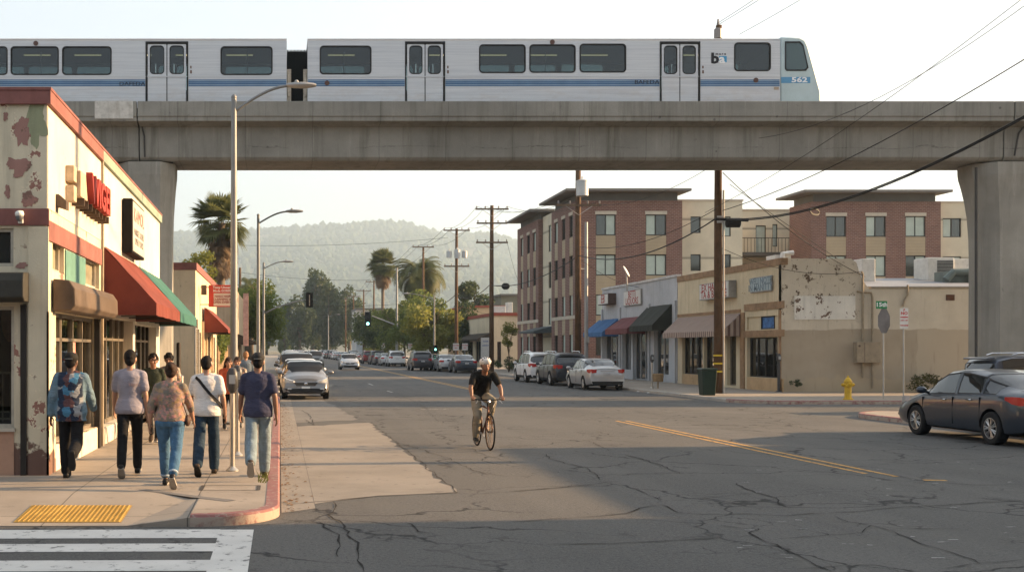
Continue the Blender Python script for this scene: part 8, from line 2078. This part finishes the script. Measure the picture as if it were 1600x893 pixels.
for i, (px, py, Y, lb) in enumerate(((707, 577, 96, 'small white parking sign on a thin post left of the triple transformer pole'), (640, 545, 130, 'small white sign post by the far white SUV'), (598, 548, 150, 'small white sign post below the fan palm'), (729, 548, 100, 'white sign plate right of the triple transformer pole'), (755, 540, 98, 'tall white sign board beside the three armed pole'))):
    zt_ = PZ(527 if i == 4 else 536, Y); post_sign(lb, PX((711, 640, 598, 725, 757)[i], Y), Y - .5, zt_ - (1.7 if i == 4 else .6), zt_, .8 if i == 4 else .5, SWH, [('NO PARK', .12, .7, SRD), ('ANY', .12, .35, SRD)] if i != 4 else [('TOW', .2, .8, mat('letter_blue', (.05, .1, .3), .6)), ('AWAY', .18, .6, MATS['letter_blue'])])
# right corner signs
yq = 40.6; x = PX(1381, yq)
oct_ = [(math.cos(R(22.5 + 45 * k)) / math.cos(R(22.5)), math.sin(R(22.5 + 45 * k)) / math.cos(R(22.5))) for k in range(8)]
t = post_sign('back of a turned grey stop sign with a green street name plate on its post', x, yq, PZ(520, yq), PZ(482, yq), .42, mat('sign_back_grey', (.17, .16, .16), .5, .3, .2, 3), None, post_top=PZ(471, yq), poly=oct_)
q = MB(); q.box(x - .29, x + .10, yq - .03, yq - .018, PZ(482, yq), PZ(470, yq)); pl = q.build('street_name_plate', SGR, t, bevel=.004)
text('sign_letters', '15th', .20, (x - .095, yq - .034, PZ(476, yq)), '-y', CHARW, pl, .004, .005, 1.15)
x = PX(1412.5, 40.3); zt_, zb_ = PZ(481, 40.3), PZ(513, 40.3)
post_sign('white parking sign with red lettering on a tall steel post', x, 40.3, zb_, zt_, .29, SWH, [('NO', .15, .74, SRD), ('PARKING', .062, .55, SRD), ('2 AM - 5 AM', .045, .40, SRD), ('TOW ZONE', .05, .15, SRD), ('P', .10, .90, SRD)], post_top=zt_ + .03)
# hydrant
HYD = mat('hydrant_yellow', (.55, .34, .03), .5, 0, .15, 5, dirt=.35)
hx_, hy_ = PG(1325, 624, SH); t = thing('fire_hydrant', 'yellow fire hydrant on the corner by the red kerb', 'fire hydrant', (hx_, hy_, SH))
q = MB(); q.lathe([(.17, 0), (.17, .04), (.125, .05), (.115, .10), (.115, .44), (.15, .45), (.15, .50), (.125, .52), (.12, .60), (.14, .61), (.14, .64), (.10, .70), (.06, .76), (.03, .78), (.03, .83), (.001, .84)], (hx_, hy_, SH), n=20); q.build('barrel', HYD, t, smooth='auto')
for d in ((-1, 0), (1, 0), (0, -1)):
    q = MB(); q.tube([(hx_ + d[0] * .10, hy_ + d[1] * .10, SH + .52), (hx_ + d[0] * .19, hy_ + d[1] * .19, SH + .52)], .065 if d[1] == 0 else .085, 14); q.tube([(hx_ + d[0] * .18, hy_ + d[1] * .18, SH + .52), (hx_ + d[0] * .225, hy_ + d[1] * .225, SH + .52)], .04, 8); q.build('nozzle_cap', HYD, t, smooth='auto')
# trash bin
bx_, by_ = PG(1105, 617, SH); t = thing('trash_bin', 'dark green plastic bin standing beside the banded wood pole', 'trash bin', (bx_, by_, SH)); GRB = mat('bin_green', (.010, .023, .015), .5, 0, .15, 4)
rr = lambda w_, d_, z: [(bx_ + sx_ * w_ / 2, by_ + sy_ * d_ / 2, z) for sx_, sy_ in ((-1, -1), (1, -1), (1, 1), (-1, 1))]
q = MB(); q.ring_tube([rr(.46, .46, SH), rr(.50, .50, SH + .3), rr(.56, .56, SH + .95)]); q.build('bin_body', GRB, t, bevel=.03)
q = MB(); q.ring_tube([rr(.62, .62, SH + .951), rr(.62, .62, SH + .99), rr(.54, .54, SH + 1.04)]); q.build('lid', GRB, t, bevel=.02)
# parking meters
MET = mat('meter_grey', (.06, .06, .062), .4, .3, .15, 5); MPOST = mat('meter_post', (.42, .40, .36), .4, .7, .1, 3)
def meter(label, px, py, post_m, h=1.12, r=.035, Y=None):
    x, y = PG(px, py, SH); t = thing('parking_meter', label, 'parking meter', (x, y, SH), 'parking meters')
    q = MB(); q.tube([(x, y, SH), (x, y, SH + h)], r, 12); q.lathe([(r * 2.6, 0), (r * 2.6, .015), (r * 1.5, .05), (r * 1.05, .07)], (x, y, SH), n=16); q.build('post', post_m, t, smooth='auto')
    q = MB(); q.lathe([(.035, h), (.06, h + .04), (.085, h + .10), (.088, h + .24), (.08, h + .30), (.05, h + .36), (.01, h + .38)], (x, y, SH), n=16); hd_ = q.build('meter_head', MET, t, smooth='auto')
    q = MB(); q.box(x - .045, x + .045, y - .095, y - .06, SH + h + .14, SH + h + .27); q.build('display', mat('meter_window', (.32, .33, .33), .2), hd_)
    return t
meter('near parking meter on a bright steel post between the strap wearer and the navy tee', 363, 735, MPOST); meter('second parking meter just behind the near one', 371, 711, MPOST)
meter('parking meter in front of the grey shop', 1019, 606, MPOST, 1.15, .04); meter('dark parking meter before the black shopfront of the stucco shop', 1217, 612, MET, 1.2, .06)
bk = MB(); x, y = PG(1027, 606, SH); bk.lathe([(.001, .3), (.22, .3), (.25, .62), (.22, .66), (.2, .62)], (x, y - .1, SH), n=14); bk.tube([(x, y - .1, SH), (x, y - .1, SH + .3)], .03, 8)
one('planter', bk, mat('planter_tan', (.25, .17, .09), .8, 0, .2, 4), 'small tan planter on a stem beside the grey shop meter', 'planter', base=(x, y - .1, SH))
# bollard posts by the left shops
for i, (px, py, hh_, lb) in enumerate(((283, 668, 1.15, 'short cream steel bollard by the chain link gate'), (279, 655, 1.9, 'dark steel gate post standing behind the cream bollard'))):
    x, y = PG(px, py, SH); q = MB(); q.tube([(x, y, SH), (x, y, SH + hh_)], .055, 12); q.ell((x, y, SH + hh_), (.055, .055, .03), 12, 6); one('bollard', q, MPOST if i == 0 else DARKW, lb, 'bollard', base=(x, y, SH))
# litter on kerb and road
q = MB()
for (px, py) in ((290, 806), (283, 808), (997, 612), (1013, 614), (1048, 617)):
    x, y = PG(px, py, 0); s_ = .06
    q = MB(); z0 = .006 if px > 500 else .03
    q.add([(x - s_, y, z0), (x, y - s_ * .8, z0 + .01), (x + s_ * 1.3, y - s_ * .3, z0 + .03), (x + s_ * .8, y + s_ * .7, z0 + .015), (x - s_ * .4, y + s_ * .6, z0 + .05)], [(0, 1, 2), (0, 2, 4), (4, 2, 3)])
    tag(q.build('litter', mat('paper_white', (.6, .58, .54), .8)), 'crumpled white paper scrap lying by the kerb', 'litter', 'paper scraps by the kerbs')
# ------------------------------------------------------------------ separate pieces become parts of their own
def split_loose(o, newname=None):
    bm = bmesh.new(); bm.from_mesh(o.data); bm.verts.ensure_lookup_table(); seen = set(); isl = []
    for v in bm.verts:
        if v.index in seen: continue
        st = [v]; seen.add(v.index); comp = []
        while st:
            q = st.pop(); comp.append(q.index)
            for e in q.link_edges:
                w_ = e.other_vert(q)
                if w_.index not in seen: seen.add(w_.index); st.append(w_)
        isl.append(set(comp))
    bm.free()
    if len(isl) < 2: return
    src = o.data; par = o.parent; nm_ = newname or o.name.split('.')[0]
    for i, comp in enumerate(isl):
        b2 = bmesh.new(); b2.from_mesh(src); b2.verts.ensure_lookup_table()
        bmesh.ops.delete(b2, geom=[v for v in b2.verts if v.index not in comp], context='VERTS')
        me = bpy.data.meshes.new(nm_); b2.to_mesh(me); b2.free()
        for m_ in src.materials: me.materials.append(m_)
        if i == 0: o.data = me; o.name = nm_
        else:
            c = link(nm_, me, par)
            for md in o.modifiers: k_ = c.modifiers.new(md.name, md.type); k_.width = md.width; k_.segments = md.segments; k_.limit_method = md.limit_method
SPLIT = {'cable_conduit': None, 'sign_bracket': None, 'stone_band': None, 'end_wall': None, 'door_button': None, 'pilasters': 'pilaster', 'bulkhead': None, 'seat_rows': 'seat', 'brown_band': None, 'rub_rail': None, 'ceiling_lamp': None, 'grab_pole': None, 'blue_stripe': None, 'pale_stripe': None, 'end_bracket': None, 'transformer_box': None, 'curtain': None, 'headlight': None, 'red_band': None, 'bracket': None, 'grille_bar': None, 'bogie': None, 'pole_band': None}
for o in list(bpy.data.objects):
    if o.type == 'MESH' and o.parent is not None and o.name.split('.')[0] in SPLIT and not o.children:
        split_loose(o, SPLIT[o.name.split('.')[0]])
